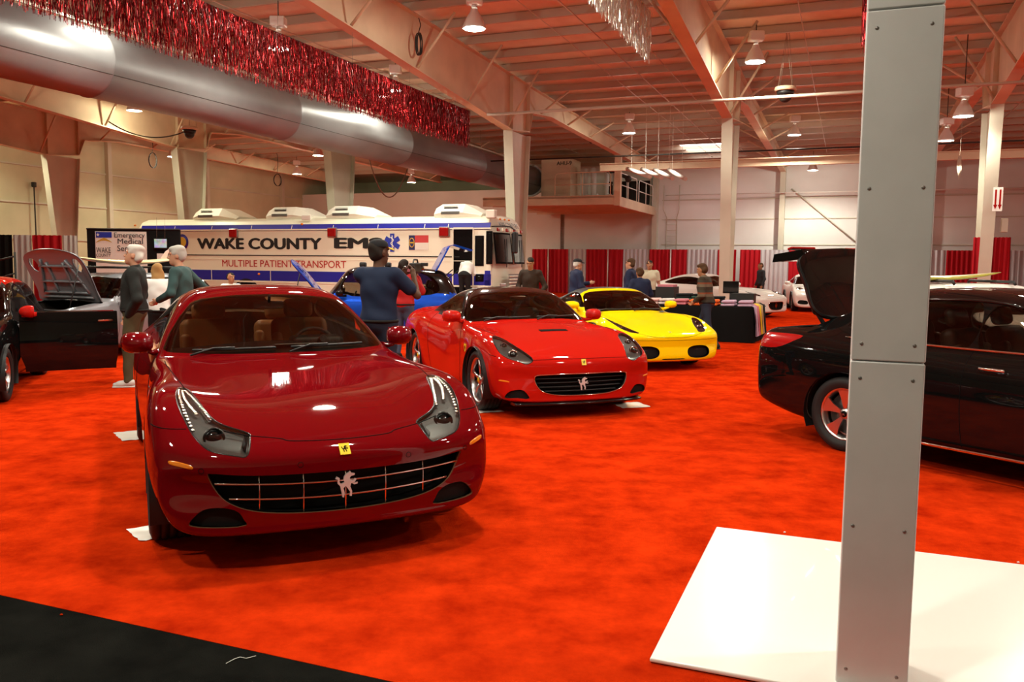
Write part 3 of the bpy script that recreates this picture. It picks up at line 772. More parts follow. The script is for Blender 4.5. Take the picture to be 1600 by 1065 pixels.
def make_seat(parent, x, y, z, m, rear=False, lean=.28, hgt=.62, wid=.50, label=None):
    s = MB(); Mx = Matrix.Rotation(-lean, 3, 'Y')
    s.rbox((x + .02, y, z + .10), (.52, wid, .20), .07)
    s.rbox(Vector((x - .27, y, z + .14)) + Mx @ Vector((0, 0, hgt / 2)), (.16, wid, hgt), .07, M=Mx)
    for q in (-1, 1): s.rbox(Vector((x - .22, y + q * wid * .42, z + .14)) + Mx @ Vector((0, 0, hgt * .42)), (.14, .09, hgt * .72), .04, M=Mx)
    o = s.build('seat', m, parent)
    h = MB(); h.rbox(Vector((x - .27, y, z + .14)) + Mx @ Vector((0, 0, hgt + .09)), (.10, .26, .17), .05, M=Mx); h.build('headrest', m, o)
    return o
def steering_wheel(parent, c, tilt=R(25), rad=.185, m='dark_leather'):
    s = MB(); X = Matrix.Rotation(tilt, 3, 'Y')
    s.tube([X @ Vector((0, rad * math.cos(a), rad * math.sin(a))) + Vector(c) for a in [2 * PI * k / 28 for k in range(28)]], .016, 8, closed=True)
    s.rbox(X @ Vector((.01, 0, -.01)) + Vector(c), (.05, .15, .13), .02, M=X)
    for a in (R(0), R(180), R(270)):
        s.bar(X @ Vector((0, .05 * math.cos(a), .05 * math.sin(a))) + Vector(c), X @ Vector((0, rad * math.cos(a), rad * math.sin(a))) + Vector(c), .03, .015)
    s.tube([Vector(c) + X @ Vector((.02, 0, 0)), Vector(c) + X @ Vector((.35, 0, -.03))], .03)
    return s.build('steering_wheel', m, parent)
def outline_tube(mb, pts, r, closed=True, n=6): mb.tube(pts, r, n, closed=closed)
def skin_patch(bm_tree, poly, proj, sgn, name, mats, parent, lift=.004, thick=.006, nx=22):
    """a thin plate that follows the skin inside a 2D outline (lamps, badges)"""
    p = np.array(poly); c = p.mean(0); rows = []
    for k in range(5):
        f = (k / 4)
        ring = [(c + (q - c) * max(f, .02)) for q in p]
        rows.append([h[0] for h in skin_project(bm_tree, ring, proj, sgn, lift if k < 4 else lift - thick)])
    n = len(p); m = MB()
    if all(len(r) == n for r in rows): m.rings(rows, True, False, True)
    return m.build(name, mats, parent)
# ------------------------------------------------------------------ the deep red four seater in front
def nose_sweep(y, a=.16, b=2.2, y0=.70): return a * y * y + b * max(0, y - y0) ** 2
def row(x, ys, zs, dx=None, sweep=None):
    out = []
    for k, (y, z) in enumerate(zip(ys, zs)):
        xx = x + (dx[k] if dx else 0)
        if sweep: xx -= sweep * nose_sweep(y)
        out.append((xx, y, z))
    return out
FF_POSE = (-1.265, 5.25, .437)
def ff_rows():
    Rw = []
    Rw.append(row(.885, [0, .3, .48, .55, .56, .56, .54, .44, .26, 0], [.42, .42, .42, .43, .44, .45, .46, .46, .46, .46], sweep=1))
    Rw.append(row(.885, [0, .42, .74, .86, .88, .88, .85, .68, .40, 0], [.33, .33, .34, .39, .45, .50, .54, .55, .555, .555], sweep=1))
    Rw.append(row(.875, [0, .45, .79, .91, .935, .93, .89, .71, .42, 0], [.25, .25, .26, .34, .45, .55, .60, .61, .612, .612], sweep=1))
    Rw.append(row(.84, [0, .5, .80, .905, .95, .95, .90, .72, .44, 0], [.21, .21, .22, .32, .47, .61, .66, .66, .66, .66], [.03, .03, .02, 0, 0, 0, 0, 0, -.02, -.02], sweep=.95))
    Rw.append(row(.70, [0, .5, .81, .915, .965, .955, .88, .70, .42, 0], [.19, .19, .20, .31, .48, .67, .745, .73, .715, .715], sweep=.7))
    Rw.append(row(.50, [0, .55, .83, .925, .975, .955, .87, .66, .38, 0], [.15, .15, .18, .32, .53, .76, .83, .79, .77, .77], sweep=.35))
    Rw.append(row(.20, [0, .6, .86, .945, .985, .955, .86, .62, .34, 0], [.14, .14, .18, .33, .57, .835, .905, .85, .825, .83], sweep=.1))
    Rw.append(row(-.2, [0, .6, .88, .955, .98, .945, .84, .6, .33, 0], [.14, .14, .18, .33, .58, .85, .93, .885, .87, .875]))
    Rw.append(row(-.6, [0, .6, .92, .955, .96, .92, .81, .6, .33, 0], [.14, .14, .18, .33, .58, .84, .94, .925, .915, .92]))
    Rw.append(row(-.93, [0, .6, .92, .955, .945, .915, .85, .64, .32, 0], [.14, .14, .18, .33, .58, .83, .95, .955, .955, .96], [0, 0, 0, 0, 0, 0, -.10, -.10, -.02, 0]))
    Rw.append(row(-1.0, [0, .6, .92, .955, .94, .915, .86, .70, .34, 0], [.14, .14, .18, .33, .58, .83, .955, .97, .975, .978], [0, 0, 0, 0, 0, 0, -.16, -.09, -.03, 0]))
    Rw.append(row(-1.35, [0, .6, .92, .955, .945, .915, .84, .765, .37, 0], [.14, .14, .18, .33, .58, .84, .975, 1.11, 1.17, 1.18], [0, 0, 0, 0, 0, 0, -.1, -.06, -.02, 0]))
    Rw.append(row(-1.72, [0, .6, .92, .955, .95, .91, .81, .68, .34, 0], [.14, .14, .18, .33, .58, .85, .995, 1.30, 1.385, 1.40], [0, 0, 0, 0, 0, 0, -.04, -.05, -.02, 0]))
    Rw.append(row(-2.1, [0, .6, .92, .955, .96, .92, .815, .645, .33, 0], [.14, .14, .18, .33, .58, .86, 1.01, 1.355, 1.43, 1.44]))
    Rw.append(row(-2.6, [0, .6, .92, .96, .99, .945, .83, .625, .32, 0], [.14, .14, .18, .33, .59, .88, 1.03, 1.335, 1.41, 1.42]))
    Rw.append(row(-3.1, [0, .6, .92, .965, .995, .96, .835, .60, .30, 0], [.14, .14, .18, .34, .60, .89, 1.04, 1.24, 1.31, 1.32]))
    Rw.append(row(-3.55, [0, .6, .9, .955, .98, .94, .80, .57, .30, 0], [.15, .15, .2, .36, .6, .88, 1.01, 1.10, 1.14, 1.15]))
    Rw.append(row(-3.85, [0, .58, .85, .92, .94, .90, .77, .56, .30, 0], [.2, .2, .24, .38, .6, .85, .96, .99, 1.0, 1.0]))
    Rw.append(row(-3.98, [0, .5, .78, .86, .88, .85, .72, .54, .30, 0], [.3, .3, .33, .42, .58, .74, .83, .85, .86, .86]))
    Rw.append(row(-4.0, [0, .4, .66, .74, .76, .74, .64, .5, .28, 0], [.5, .5, .5, .52, .56, .6, .62, .63, .63, .63]))
    return Rw
def arch_poly(x, z, r, n=40): return [(x + r * math.cos(2 * PI * k / n), z + r * math.sin(2 * PI * k / n)) for k in range(n)]
def flank(sgn, ymin=.45): return lambda co, no: (co[:, 1] * sgn > ymin)
def frontish(xmin=.1, up=.99): return lambda co, no: (co[:, 0] > xmin) & (no[:, 0] > .02)
HORSE = [(-.30, -.95), (-.18, -.98), (-.13, -.62), (-.22, -.28), (-.05, -.10), (.10, -.30), (.30, -.62), (.26, -.90), (.40, -.92), (.44, -.55), (.30, -.18), (.36, .05), (.62, .10), (.78, .34),
         (.68, .42), (.52, .24), (.34, .26), (.26, .48), (.36, .62), (.62, .66), (.66, .78), (.40, .84), (.30, 1.0), (.16, .88), (.0, .80), (-.16, .60), (-.20, .38), (-.14, .16), (-.38, .06), (-.52, .22),
         (-.50, .52), (-.72, .66), (-.82, .48), (-.64, .42), (-.66, .12), (-.46, -.10), (-.40, -.40), (-.34, -.66)]
HORSE_LEG = [(.28, .16), (.60, -.06), (.86, -.02), (.88, .10), (.62, .06), (.36, .28)]
def prancing_horse(parent, c, size, X, m, name='horse_emblem', depth=.012):
    h = MB(); h.prism([(x * size, y * size) for x, y in HORSE], depth, X, c)
    h.prism([(x * size, y * size) for x, y in HORSE_LEG], depth * .8, X, c)
    return h.build(name, m, parent)
def shield_badge(parent, c, X, s=.033, square=False):
    b = MB(); pl = [(-.8, -1), (.8, -1), (.8, 1), (-.8, 1)] if square else [(-.8, .2), (-.6, -.6), (0, -1.1), (.6, -.6), (.8, .2), (.8, 1), (-.8, 1)]
    b.prism([(x * s, y * s) for x, y in pl], .004, X, c)
    o = b.build('badge', 'badge_yellow', parent)
    prancing_horse(o, Vector(c) + X @ Vector((0, 0, .004)), s * .62, X, 'gloss_black', 'horse_mark', .002)
    return o
def lamp_pair(bm, T, poly, parent, pid, fn):
    """poly in top view for the car's right side (y < 0), used on both sides"""
    for s in (-1, 1):
        P = [(x, -s * y) for x, y in poly]
        P = [(x, y if s < 0 else y) for x, y in P]
        carve(bm, smooth_poly(P, 4), 'top', lambda co, no, s=s: (co[:, 1] * s > .2) & (no[:, 2] > .03) & (co[:, 2] > .45), pid + (s > 0))
def side_mirror(parent, c, s, m, size=(.20, .25, .165), foot=None, face='chrome', stalk='same'):
    """door mirror: rounded shell on a short arm, glass on its rear face"""
    b = MB(); rings = []
    for t, k in ((0, .80), (.10, .97), (.35, 1.0), (.6, .92), (.82, .70), (.96, .38), (1.0, .10)):
        ring = []
        for a in range(16):
            q = 2 * PI * a / 16; ca, sa = math.cos(q), math.sin(q)
            ca = math.copysign(abs(ca) ** .75, ca); sa = math.copysign(abs(sa) ** .75, sa)
            ring.append(Vector((c[0] + t * size[0] - size[0] * .4, c[1] + s * size[1] / 2 * k * ca - s * .03 * t, c[2] + size[2] / 2 * k * sa)))
        rings.append(ring)
    b.rings(rings, False, True, True)
    if foot:
        P0 = Vector((c[0] + .02, c[1] - s * size[1] * .36, c[2] - size[2] * .36)); P1 = Vector(foot)
        b.rings([[p + Vector((dx * k, 0, dz * k)) for dx, dz in ((-.055, -.02), (.055, -.02), (.055, .02), (-.055, .02))] for p, k in ((P0, .9), ((P0 + P1) / 2 + Vector((0, 0, -.012)), .8), (P1, 1.2))], True, True, True)
    o = b.build('side_mirror', m, parent)
    g = MB(); g.grid([[Vector((c[0] - size[0] * .4 + .012, c[1] + y * size[1] * .40, c[2] + z * size[2] * .40)) for y in (-1, 0, 1)] for z in (-1, 0, 1)]); g.build('mirror_glass', face, o)
    return o
def wiper(mb, T, p0, p1, lift=.018):
    """blade lying on the screen between two front-view points (y, z) with its arm"""
    pts = [(p0[0] + (p1[0] - p0[0]) * k / 8, p0[1] + (p1[1] - p0[1]) * k / 8) for k in range(9)]
    P = [a + n * lift for a, n in skin_project(T, pts, 'front')]
    if len(P) > 2: mb.tube(P, .009, 6)
    if len(P) > 5: mb.tube([P[0] + Vector((.06, -.02, -.03)), P[2] + Vector((.01, 0, .012)), P[4] + Vector((.0, 0, .01))], .008, 6)

def build_ff():
    t = thing('sports_car', 'deep red four-seat sports car nearest the camera with a wide barred oval grille', 'car', (FF_POSE[0], FF_POSE[1], 0), R(-90) + FF_POSE[2], 'red sports cars')
    del t['group']
    bm = loft_bm(ff_rows(), 9, 7); T = BVHTree.FromBMesh(bm)
    for s in (1, -1):
        carve(bm, arch_poly(0, .345, .385), 'side', flank(s, .6), 99)
        carve(bm, arch_poly(-2.99, .355, .395), 'side', flank(s, .6), 99)
        carve(bm, smooth_poly([(-1.42, 1.02), (-1.60, 1.15), (-1.85, 1.285), (-2.2, 1.335), (-2.6, 1.315), (-3.0, 1.22), (-3.22, 1.12), (-3.15, 1.075), (-2.4, 1.05), (-1.7, 1.025)], 4), 'side',
              lambda co, no, s=s: (co[:, 1] * s > .5) & (co[:, 2] > .96), 12 + (s > 0))
    half = [(.0, .972), (.42, .972), (.785, .985), (.812, 1.0), (.76, 1.10), (.672, 1.22), (.580, 1.318), (.50, 1.345), (.25, 1.372)]
    ws = [(y, z) for y, z in half] + [(0, 1.378)] + [(-y, z) for y, z in half[:0:-1]]
    carve(bm, ws, 'front', lambda co, no: (co[:, 0] > -2.1) & (co[:, 0] < -.9) & (no[:, 0] > .16) & (co[:, 2] > .955), 10)
    carve(bm, smooth_poly([(-.50, 1.13), (0, 1.145), (.50, 1.13), (.50, 1.27), (.40, 1.315), (0, 1.325), (-.40, 1.315), (-.50, 1.27)], 4), 'front', lambda co, no: (co[:, 0] < -2.6) & (no[:, 0] < -.1) & (co[:, 2] > 1.05), 11)
    gh = [(0, .522), (.25, .524), (.45, .530), (.60, .542), (.690, .552), (.700, .540), (.672, .47), (.62, .405), (.52, .352), (.38, .322), (.2, .308)]
    grille = gh + [(0, .304)] + [(-y, z) for y, z in gh[:0:-1]]
    carve(bm, smooth_poly(grille, 4), 'front', lambda co, no: (co[:, 0] > .5), 98)
    for s in (1, -1):
        d = [(.525, .262), (.53, .30), (.56, .345), (.63, .368), (.72, .362), (.775, .315), (.79, .275), (.70, .262)]
        carve(bm, smooth_poly([(y * s, z) for y, z in d], 4), 'front', lambda co, no: (co[:, 0] > .5), 14 + (s > 0))
    lamp = [(.235, -.812), (.07, -.785), (.06, -.752), (.115, -.728), (.40, -.672), (.545, -.612), (.655, -.482), (.705, -.472), (.815, -.50), (.812, -.56), (.765, -.675), (.69, -.732), (.58, -.772), (.40, -.806)]
    lamp_pair(bm, T, lamp, t, 16, None)
    body = bm_part(bm, 0, 'body', ['paint_deep_red', 'tan_lining', 'gap_black'], t, inner=1, thick=.025)
    bm_part(bm, 10, 'windshield', 'glass_tint', t); bm_part(bm, 11, 'rear_window', 'glass_clear', t)
    for q in (12, 13): bm_part(bm, q, 'side_window', 'glass_tint', t)
    for q in (14, 15): bm_part(bm, q, 'air_intake', 'black_mesh', t, push=-.03)
    # seams of the bonnet, the bumper and the doors: thin dark grooves
    g = MB()
    seam(g, T, [(-.60, .735), (-.478, .712), (-.324, .694), (-.257, .681), (0, .675), (.257, .681), (.324, .694), (.478, .712), (.60, .735)], 'front', 1, .003)
    for s in (1, -1):
        seam(g, T, [(.07, .755 * s), (-.30, .788 * s), (-.75, .812 * s), (-.95, .815 * s)], 'top', 1, .003)
        seam(g, T, [(.40, .76), (.52, .755), (.60, .752), (.64, .748)], 'side', s, .003)
        seam(g, T, [(-.93, .20), (-.98, .5), (-1.0, .80), (-1.25, .97)], 'side', s, .003)
        seam(g, T, [(-2.28, .2), (-2.42, .5), (-2.50, .9), (-2.5, 1.03)], 'side', s, .003)
    g.build('panel_seams', 'gap_black', t)
    for y, z in ((-.24, .572), (.36, .572), (-.73, .565), (.73, .565)):
        h = skin_project(T, [(y, z)], 'front')[0]; q = MB()
        X = h[1].to_track_quat('Z', 'Y').to_matrix(); q.tube([h[0] + X @ Vector((.014 * math.cos(a), .014 * math.sin(a), 0)) for a in [2 * PI * k / 16 for k in range(16)]], .0015, 5, closed=True)
        q.build('parking_sensor', 'gap_black', t)
    # edging and dark mesh of the grille
    gp = smooth_poly(grille, 4); P = [h[0] for h in skin_project(T, [(y * .995, .43 + (z - .43) * 1.0) for y, z in smooth_poly([(y * 1.012, .43 + (z - .43) * 1.03) for y, z in grille], 4)], 'front')]
    m = MB(); front = P; back = [p * 1 - Vector((.13, 0, 0)) for p in P]
    m.rings([front, back], False, True, False)
    m.build('grille_mesh', 'black_mesh', t)
    gr = MB()
    def on_nose(y, z, lift=.0):
        h = skin_project(T, [(y, z)], 'front')
        # the spline tail of the nose lies inside the opening: interpolate the two rims
        return None
    def bar_x(y): return .872 - nose_sweep(y) * .92
    for zz, yw, e in ((.468, .668, .030), (.388, .60, .026)):
        P = [Vector((bar_x(y) + .004, y, zz + e * (abs(y) / yw) ** 2)) for y in np.linspace(-yw, yw, 25)]
        gr.rings([[p + Vector((dx, 0, dz)) for dx, dz in ((0, -.0055), (.006, 0), (0, .0055), (-.022, .003), (-.022, -.003))] for p in P], True, True, True)
    for y in (-.45, -.225, 0, .225, .45):
        zt = .528; zb = .304 + .045 * (abs(y) / .45) ** 2
        P = [Vector((bar_x(y) + .002 - .02 * abs((z - .42) / .12) ** 2 * .4, y * (1 + .0 * z), z)) for z in np.linspace(zb, zt, 7)]
        gr.rings([[p + Vector((dx, dy, 0)) for dx, dy in ((0, -.004), (.005, 0), (0, .004), (-.02, .003), (-.02, -.003))] for p in P], True, True, True)
    grl = gr.build('grille_bars', 'chrome', t)
    XF = frame((0, 1, 0), (0, 0, 1), (1, 0, 0))
    prancing_horse(t, (.876, 0, .445), .072, XF, 'emblem_silver')
    h = skin_project(T, [(0, .632)], 'front')[0]; n = h[1]; yv = Vector((0, 1, 0)); up = n.cross(yv)
    shield_badge(t, h[0] + n * .001, frame(yv, up, n), .036, True)
    # lamps: lens in the skin, housing sunk behind it, projector and rows of diodes
    for s in (-1, 1):
        q = 16 + (s > 0)
        lens = bm_part(bm, q, 'headlight', 'lens_clear', t)
        bm_part(bm, q, 'lamp_housing', 'lamp_housing', lens, push=-.028)
        e = MB(); L = [(x, -s * y) for x, y in smooth_poly(lamp, 4)]
        e.tube([p[0] + p[1] * -.002 for p in skin_project(T, L, 'top')], .0042, 6, closed=True); e.build('lamp_edge', 'lamp_black', lens)
        pr = MB(); c = skin_project(T, [(.655, s * .650)], 'top')[0]; d = Vector((.93, 0, .30)).normalized(); X = d.to_track_quat('Z', 'Y').to_matrix(); o = c[0] - c[1] * .022
        pr.lathe([(.056, -.03), (.056, .006), (.049, .011), (.043, -.002), (.041, -.02)], o, 24, M=X); pr.build('projector_ring', 'lamp_black', lens)
        b = MB(); b.ball(o - X @ Vector((0, 0, .008)), (.041, .041, .022), 18, 10, M=X); b.build('projector_lens', 'gloss_black', lens)
        led = MB()
        for k in range(17):
            f = k / 16
            for (ax, ay), (bx, by) in (((.12, .788), (.60, .752)), ((.12, .752), (.50, .655)), ((.13, .770), (.45, .72))):
                h = skin_project(T, [(ax + (bx - ax) * f, s * (ay + (by - ay) * f + (.018 * math.sin(PI * f) if ay > .76 else .0)))], 'top')
                if h: led.ball(h[0][0] - h[0][1] * .009, .0135, 8, 6)
        led.build('diode_row', 'diode', lens)
        bk = MB(); pts = [h[0] + h[1] * -.006 for h in skin_project(T, [(.675, s * .50), (.70, s * .482), (.80, s * .508), (.765, s * .525)], 'top')]
        bk.add(pts, [(0, 1, 2, 3)], False); bk.build('dark_tip', 'lamp_black', lens)
        am = skin_patch(T, [(s * y, z) for y, z in smooth_poly([(.885, .612), (.84, .612), (.765, .592), (.765, .570), (.83, .582), (.882, .594)], 3)], 'front', 1, 'side_marker', 'amber', t, .003)
    # mirrors
    for s in (-1, 1): side_mirror(t, (-1.28, s * .99, 1.05), s, 'paint_deep_red', (.20, .215, .155), (-1.34, s * .84, .975))
    wp = MB(); wiper(wp, T, (-.62, .985), (-.05, .995)); wiper(wp, T, (.06, .995), (.62, 1.0)); wp.build('wiper', 'black_plastic', t)
    for s in (1, -1):
        make_wheel(t, (0, s * .842, .347), s, .347, .25, .262, 5, 'split', caliper='paint_yellow'); make_wheel(t, (-2.99, s * .835, .352), s, .352, .29, .262, 5, 'split', caliper='paint_yellow')
        wheel_well(t, 0, .345, .39, s * .97, s * .55); wheel_well(t, -2.99, .355, .40, s * .98, s * .55)
    # cabin
    d = MB(); P = []
    for x, z, w_ in ((-1.10, .945, .72), (-1.35, .985, .74), (-1.60, .99, .74), (-1.68, .95, .74), (-1.68, .60, .74)):
        P.append([Vector((x, y * w_, z + .02 * math.cos(y * 3))) for y in np.linspace(-1, 1, 13)])
    d.grid(P); d.rbox((-1.62, .37, .99), (.22, .42, .10), .04); d.build('dashboard', 'dark_leather', t)
    c = MB(); c.rbox((-2.1, 0, .55), (1.3, .26, .34), .05); c.build('centre_console', 'tan_leather', t)
    fl = MB(); fl.box((-2.2, 0, .30), (2.6, 1.7, .04)); fl.build('cabin_floor', 'lining', t)
    for s in (-1, 1):
        make_seat(t, -1.98, s * .38, .42, 'tan_leather', hgt=.60); make_seat(t, -2.85, s * .34, .48, 'tan_leather', hgt=.46, wid=.48)
        dp = MB(); dp.rbox((-2.0, s * .86, .72), (1.3, .06, .52), .03); dp.rbox((-2.0, s * .80, .78), (.9, .10, .06), .03); dp.build('door_card', 'tan_leather', t)
    steering_wheel(t, (-1.72, .38, .92), R(-24), .18)
    rm = MB(); rm.rbox((-1.66, 0, 1.29), (.03, .24, .065), .014); rm.tube([(-1.64, 0, 1.30), (-1.60, 0, 1.37)], .012); rm.build('rear_view_mirror', 'gloss_black', t)
    pp = MB(); pp.box((-1.27, .12, 1.005), (.20, .30, .004), M=Matrix.Rotation(R(-8), 3, 'Y')); pp.build('paper_sheet', 'paper', t)
    return t
build_ff()
# ------------------------------------------------------------------ the other cars: one builder, each with its own lines
def car_root(name, label, pose, group=None):
    return thing(name, label, 'car', (pose[0], pose[1], 0), R(-90) + pose[2], group)
def mask(**k):
    """region test on skin points: xmin/xmax/zmin/zmax/ysgn/nx/nz"""
    def f(co, no):
        r = np.ones(len(co), bool)
        if 'xmin' in k: r &= co[:, 0] > k['xmin']
        if 'xmax' in k: r &= co[:, 0] < k['xmax']
        if 'zmin' in k: r &= co[:, 2] > k['zmin']
        if 'ys' in k: r &= co[:, 1] * k['ys'] > k.get('ymin', .3)
        if 'nxmin' in k: r &= no[:, 0] > k['nxmin']
        if 'nxmax' in k: r &= no[:, 0] < k['nxmax']
        if 'nzmin' in k: r &= no[:, 2] > k['nzmin']
        return r
    return f
def sym(half, top=None):
    """closed outline from a half outline that starts and ends on the centre line"""
    return list(half) + [(-y, z) for y, z in half[::-1] if abs(y) > 1e-6]
def generic_car(t, rows, S, pu=7, pv=6):
    """S: the car's own lines. Returns bm, tree"""
    bm = loft_bm(rows, pu, pv); T = BVHTree.FromBMesh(bm); P = S['paint']
    x0, xr = 0, -S['wb']; wr = S['wr']; aw = S.get('arch', wr + .04)
    for s in (1, -1):
        carve(bm, arch_poly(0, wr, aw), 'side', flank(s, .55), 99); carve(bm, arch_poly(xr, wr, aw), 'side', flank(s, .55), 99)
        for k, q in enumerate(S.get('side', [])):
            carve(bm, smooth_poly(q, 4), 'side', mask(ys=s, ymin=.35, zmin=S['belt'] - .06), 20 + 2 * k + (s > 0))
    if 'ws' in S: carve(bm, S['ws'], 'front', mask(xmin=S['wsx'][0], xmax=S['wsx'][1], nxmin=.12, zmin=S['belt'] - .12), 10)
    if 'rw' in S: carve(bm, smooth_poly(S['rw'], 4), 'front', mask(xmax=S['rwx'], nxmax=-.08, zmin=S['belt'] - .06), 11)
    for k, (q, pid, smth) in enumerate(S.get('holes', [])):
        carve(bm, smooth_poly(q, 4) if smth else q, 'front', mask(xmin=.2), pid)
    if 'lamp' in S:
        for s in (-1, 1):
            q = smooth_poly([(x, -s * y) for x, y in S['lamp']], 4)
            carve(bm, q, S.get('lampproj', 'top'), mask(ys=s, ymin=.2, xmin=-.6, nzmin=.02, zmin=S.get('lampz', .54)), 16 + (s > 0))
    if 'tail' in S:
        for s in (-1, 1): carve(bm, smooth_poly(S['tail'], 3), 'side', mask(ys=s, ymin=.4, xmax=-2), 18 + (s > 0))
    for q, pid in S.get('topcuts', []): carve(bm, smooth_poly(q, 4), 'top', mask(nzmin=.05, zmin=.55), pid)
    fm = S.get('fmat'); mats = [P, S.get('inner', 'lining'), 'gloss_black', 'chrome', 'black_plastic']
    bm_part(bm, [0] + list(S.get('keep', [])), 'body', mats, t, inner=1, thick=.022, fmat=fm)
    if 'ws' in S: bm_part(bm, 10, 'windshield', S.get('glass', 'glass_tint'), t)
    if 'rw' in S: bm_part(bm, 11, 'rear_window', S.get('glass', 'glass_tint'), t)
    for k in range(len(S.get('side', []))):
        for q in (0, 1): bm_part(bm, 20 + 2 * k + q, 'side_window', S.get('sglass', S.get('glass', 'glass_tint')), t)
    if 'lamp' in S:
        for s in (-1, 1):
            lens = bm_part(bm, 16 + (s > 0), 'headlight', 'lens_clear', t)
            bm_part(bm, 16 + (s > 0), 'lamp_housing', S.get('lamphouse', 'lamp_housing'), lens, push=-.03)
            for (x, y, r) in S.get('bulbs', []):
                h = skin_project(T, [(x, s * y)], S.get('lampproj', 'top'))
                if h:
                    c = h[0][0] - h[0][1] * .024; X = Vector((.94, 0, .28)).to_track_quat('Z', 'Y').to_matrix()
                    b = MB(); b.lathe([(r, -.02), (r, .012), (r * .82, .014), (r * .78, -.01)], c, 20, M=X); b.build('projector_ring', 'chrome', lens)
                    b = MB(); b.ball(c, r * .74, 14, 8); b.build('projector_lens', 'gloss_black', lens)
            e = MB(); e.tube([p + n * -.001 for p, n in skin_project(T, [(x, -s * y) for x, y in smooth_poly(S['lamp'], 4)], S.get('lampproj', 'top'))], .004, 5, closed=True); e.build('lamp_edge', 'lamp_black', lens)
    if 'tail' in S:
        for s in (-1, 1): bm_part(bm, 18 + (s > 0), 'tail_light', 'tail_red', t)
    g = MB()
    for q, pr, sg in S.get('seams', []):
        for s in ((1, -1) if sg == 0 else (sg,)): seam(g, T, q if (pr != 'top' or s > 0) else [(x, -y) for x, y in q], pr, s if pr == 'side' else 1, .003)
    if g.v: g.build('panel_seams', 'gap_black', t)
    for s in (1, -1):
        st = S.get('steer', 0)
        kw = dict(rad=wr, rim_r=S.get('rim', wr * .74), spokes=S.get('spokes', 5), style=S.get('style', 'five'), rim_mat=S.get('rimmat', 'alloy'), cap_mat=S.get('cap', 'badge_yellow'), caliper=S.get('caliper'))
        make_wheel(t, (0, s * (S['tr'] - S['tw'] / 2), wr), s, wid=S['tw'], steer=st, **kw); make_wheel(t, (xr, s * (S['tr'] - S['tw'] / 2), wr), s, wid=S['tw'], **kw)
        wheel_well(t, 0, wr, aw + .005, s * (S['tr'] + .03), s * .5); wheel_well(t, xr, wr, aw + .005, s * (S['tr'] + .03), s * .5)
    return bm, T
def cabin(t, S):
    """seats, dash, floor, wheel"""
    xd, zd, wd = S['dash']; sm = S.get('seat', 'dark_leather')
    d = MB(); d.grid([[Vector((x, y * wd, z)) for y in np.linspace(-1, 1, 9)] for x, z in ((xd + .45, zd - .03), (xd + .2, zd), (xd, zd), (xd - .08, zd - .05), (xd - .08, zd - .4))]); d.build('dashboard', S.get('dashm', 'dark_leather'), t)
    for x in S['seats']:
        for s in (-1, 1): make_seat(t, x, s * .36, S['sz'], sm, hgt=S.get('sh', .58), wid=.48)
    steering_wheel(t, (xd - .12, .37, zd - .07), R(-24), .18)
    f = MB(); f.box(((xd - S['wb']) / 2 - .2, 0, .30), (S['wb'] * .75, 1.5, .04)); f.build('cabin_floor', 'lining', t)
    rm = MB(); rm.rbox(S['rvm'], (.03, .22, .06), .014); rm.build('rear_view_mirror', 'gloss_black', t)
def oval(cy, cz, ry, rz, n=24, p=.8):
    out = []
    for k in range(n):
        a = 2 * PI * k / n; c, s = math.cos(a), math.sin(a)
        out.append((cy + ry * math.copysign(abs(c) ** p, c), cz + rz * math.copysign(abs(s) ** p, s)))
    return out
def sunk_grille(t, T, outline, depth, mname='black_mesh', name='grille_mesh', xfix=None):
    """dark pocket behind an opening in the nose"""
    P = []
    for y, z in outline:
        c = np.array(outline).mean(0); yy, zz = c[0] + (y - c[0]) * 1.03, c[1] + (z - c[1]) * 1.04
        h = skin_project(T, [(yy, zz)], 'front'); P.append(h[0][0] if h else Vector((xfix or .7, yy, zz)))
    m = MB(); m.rings([P, [p - Vector((depth, 0, 0)) for p in P]], False, True, False); return m.build(name, mname, t)

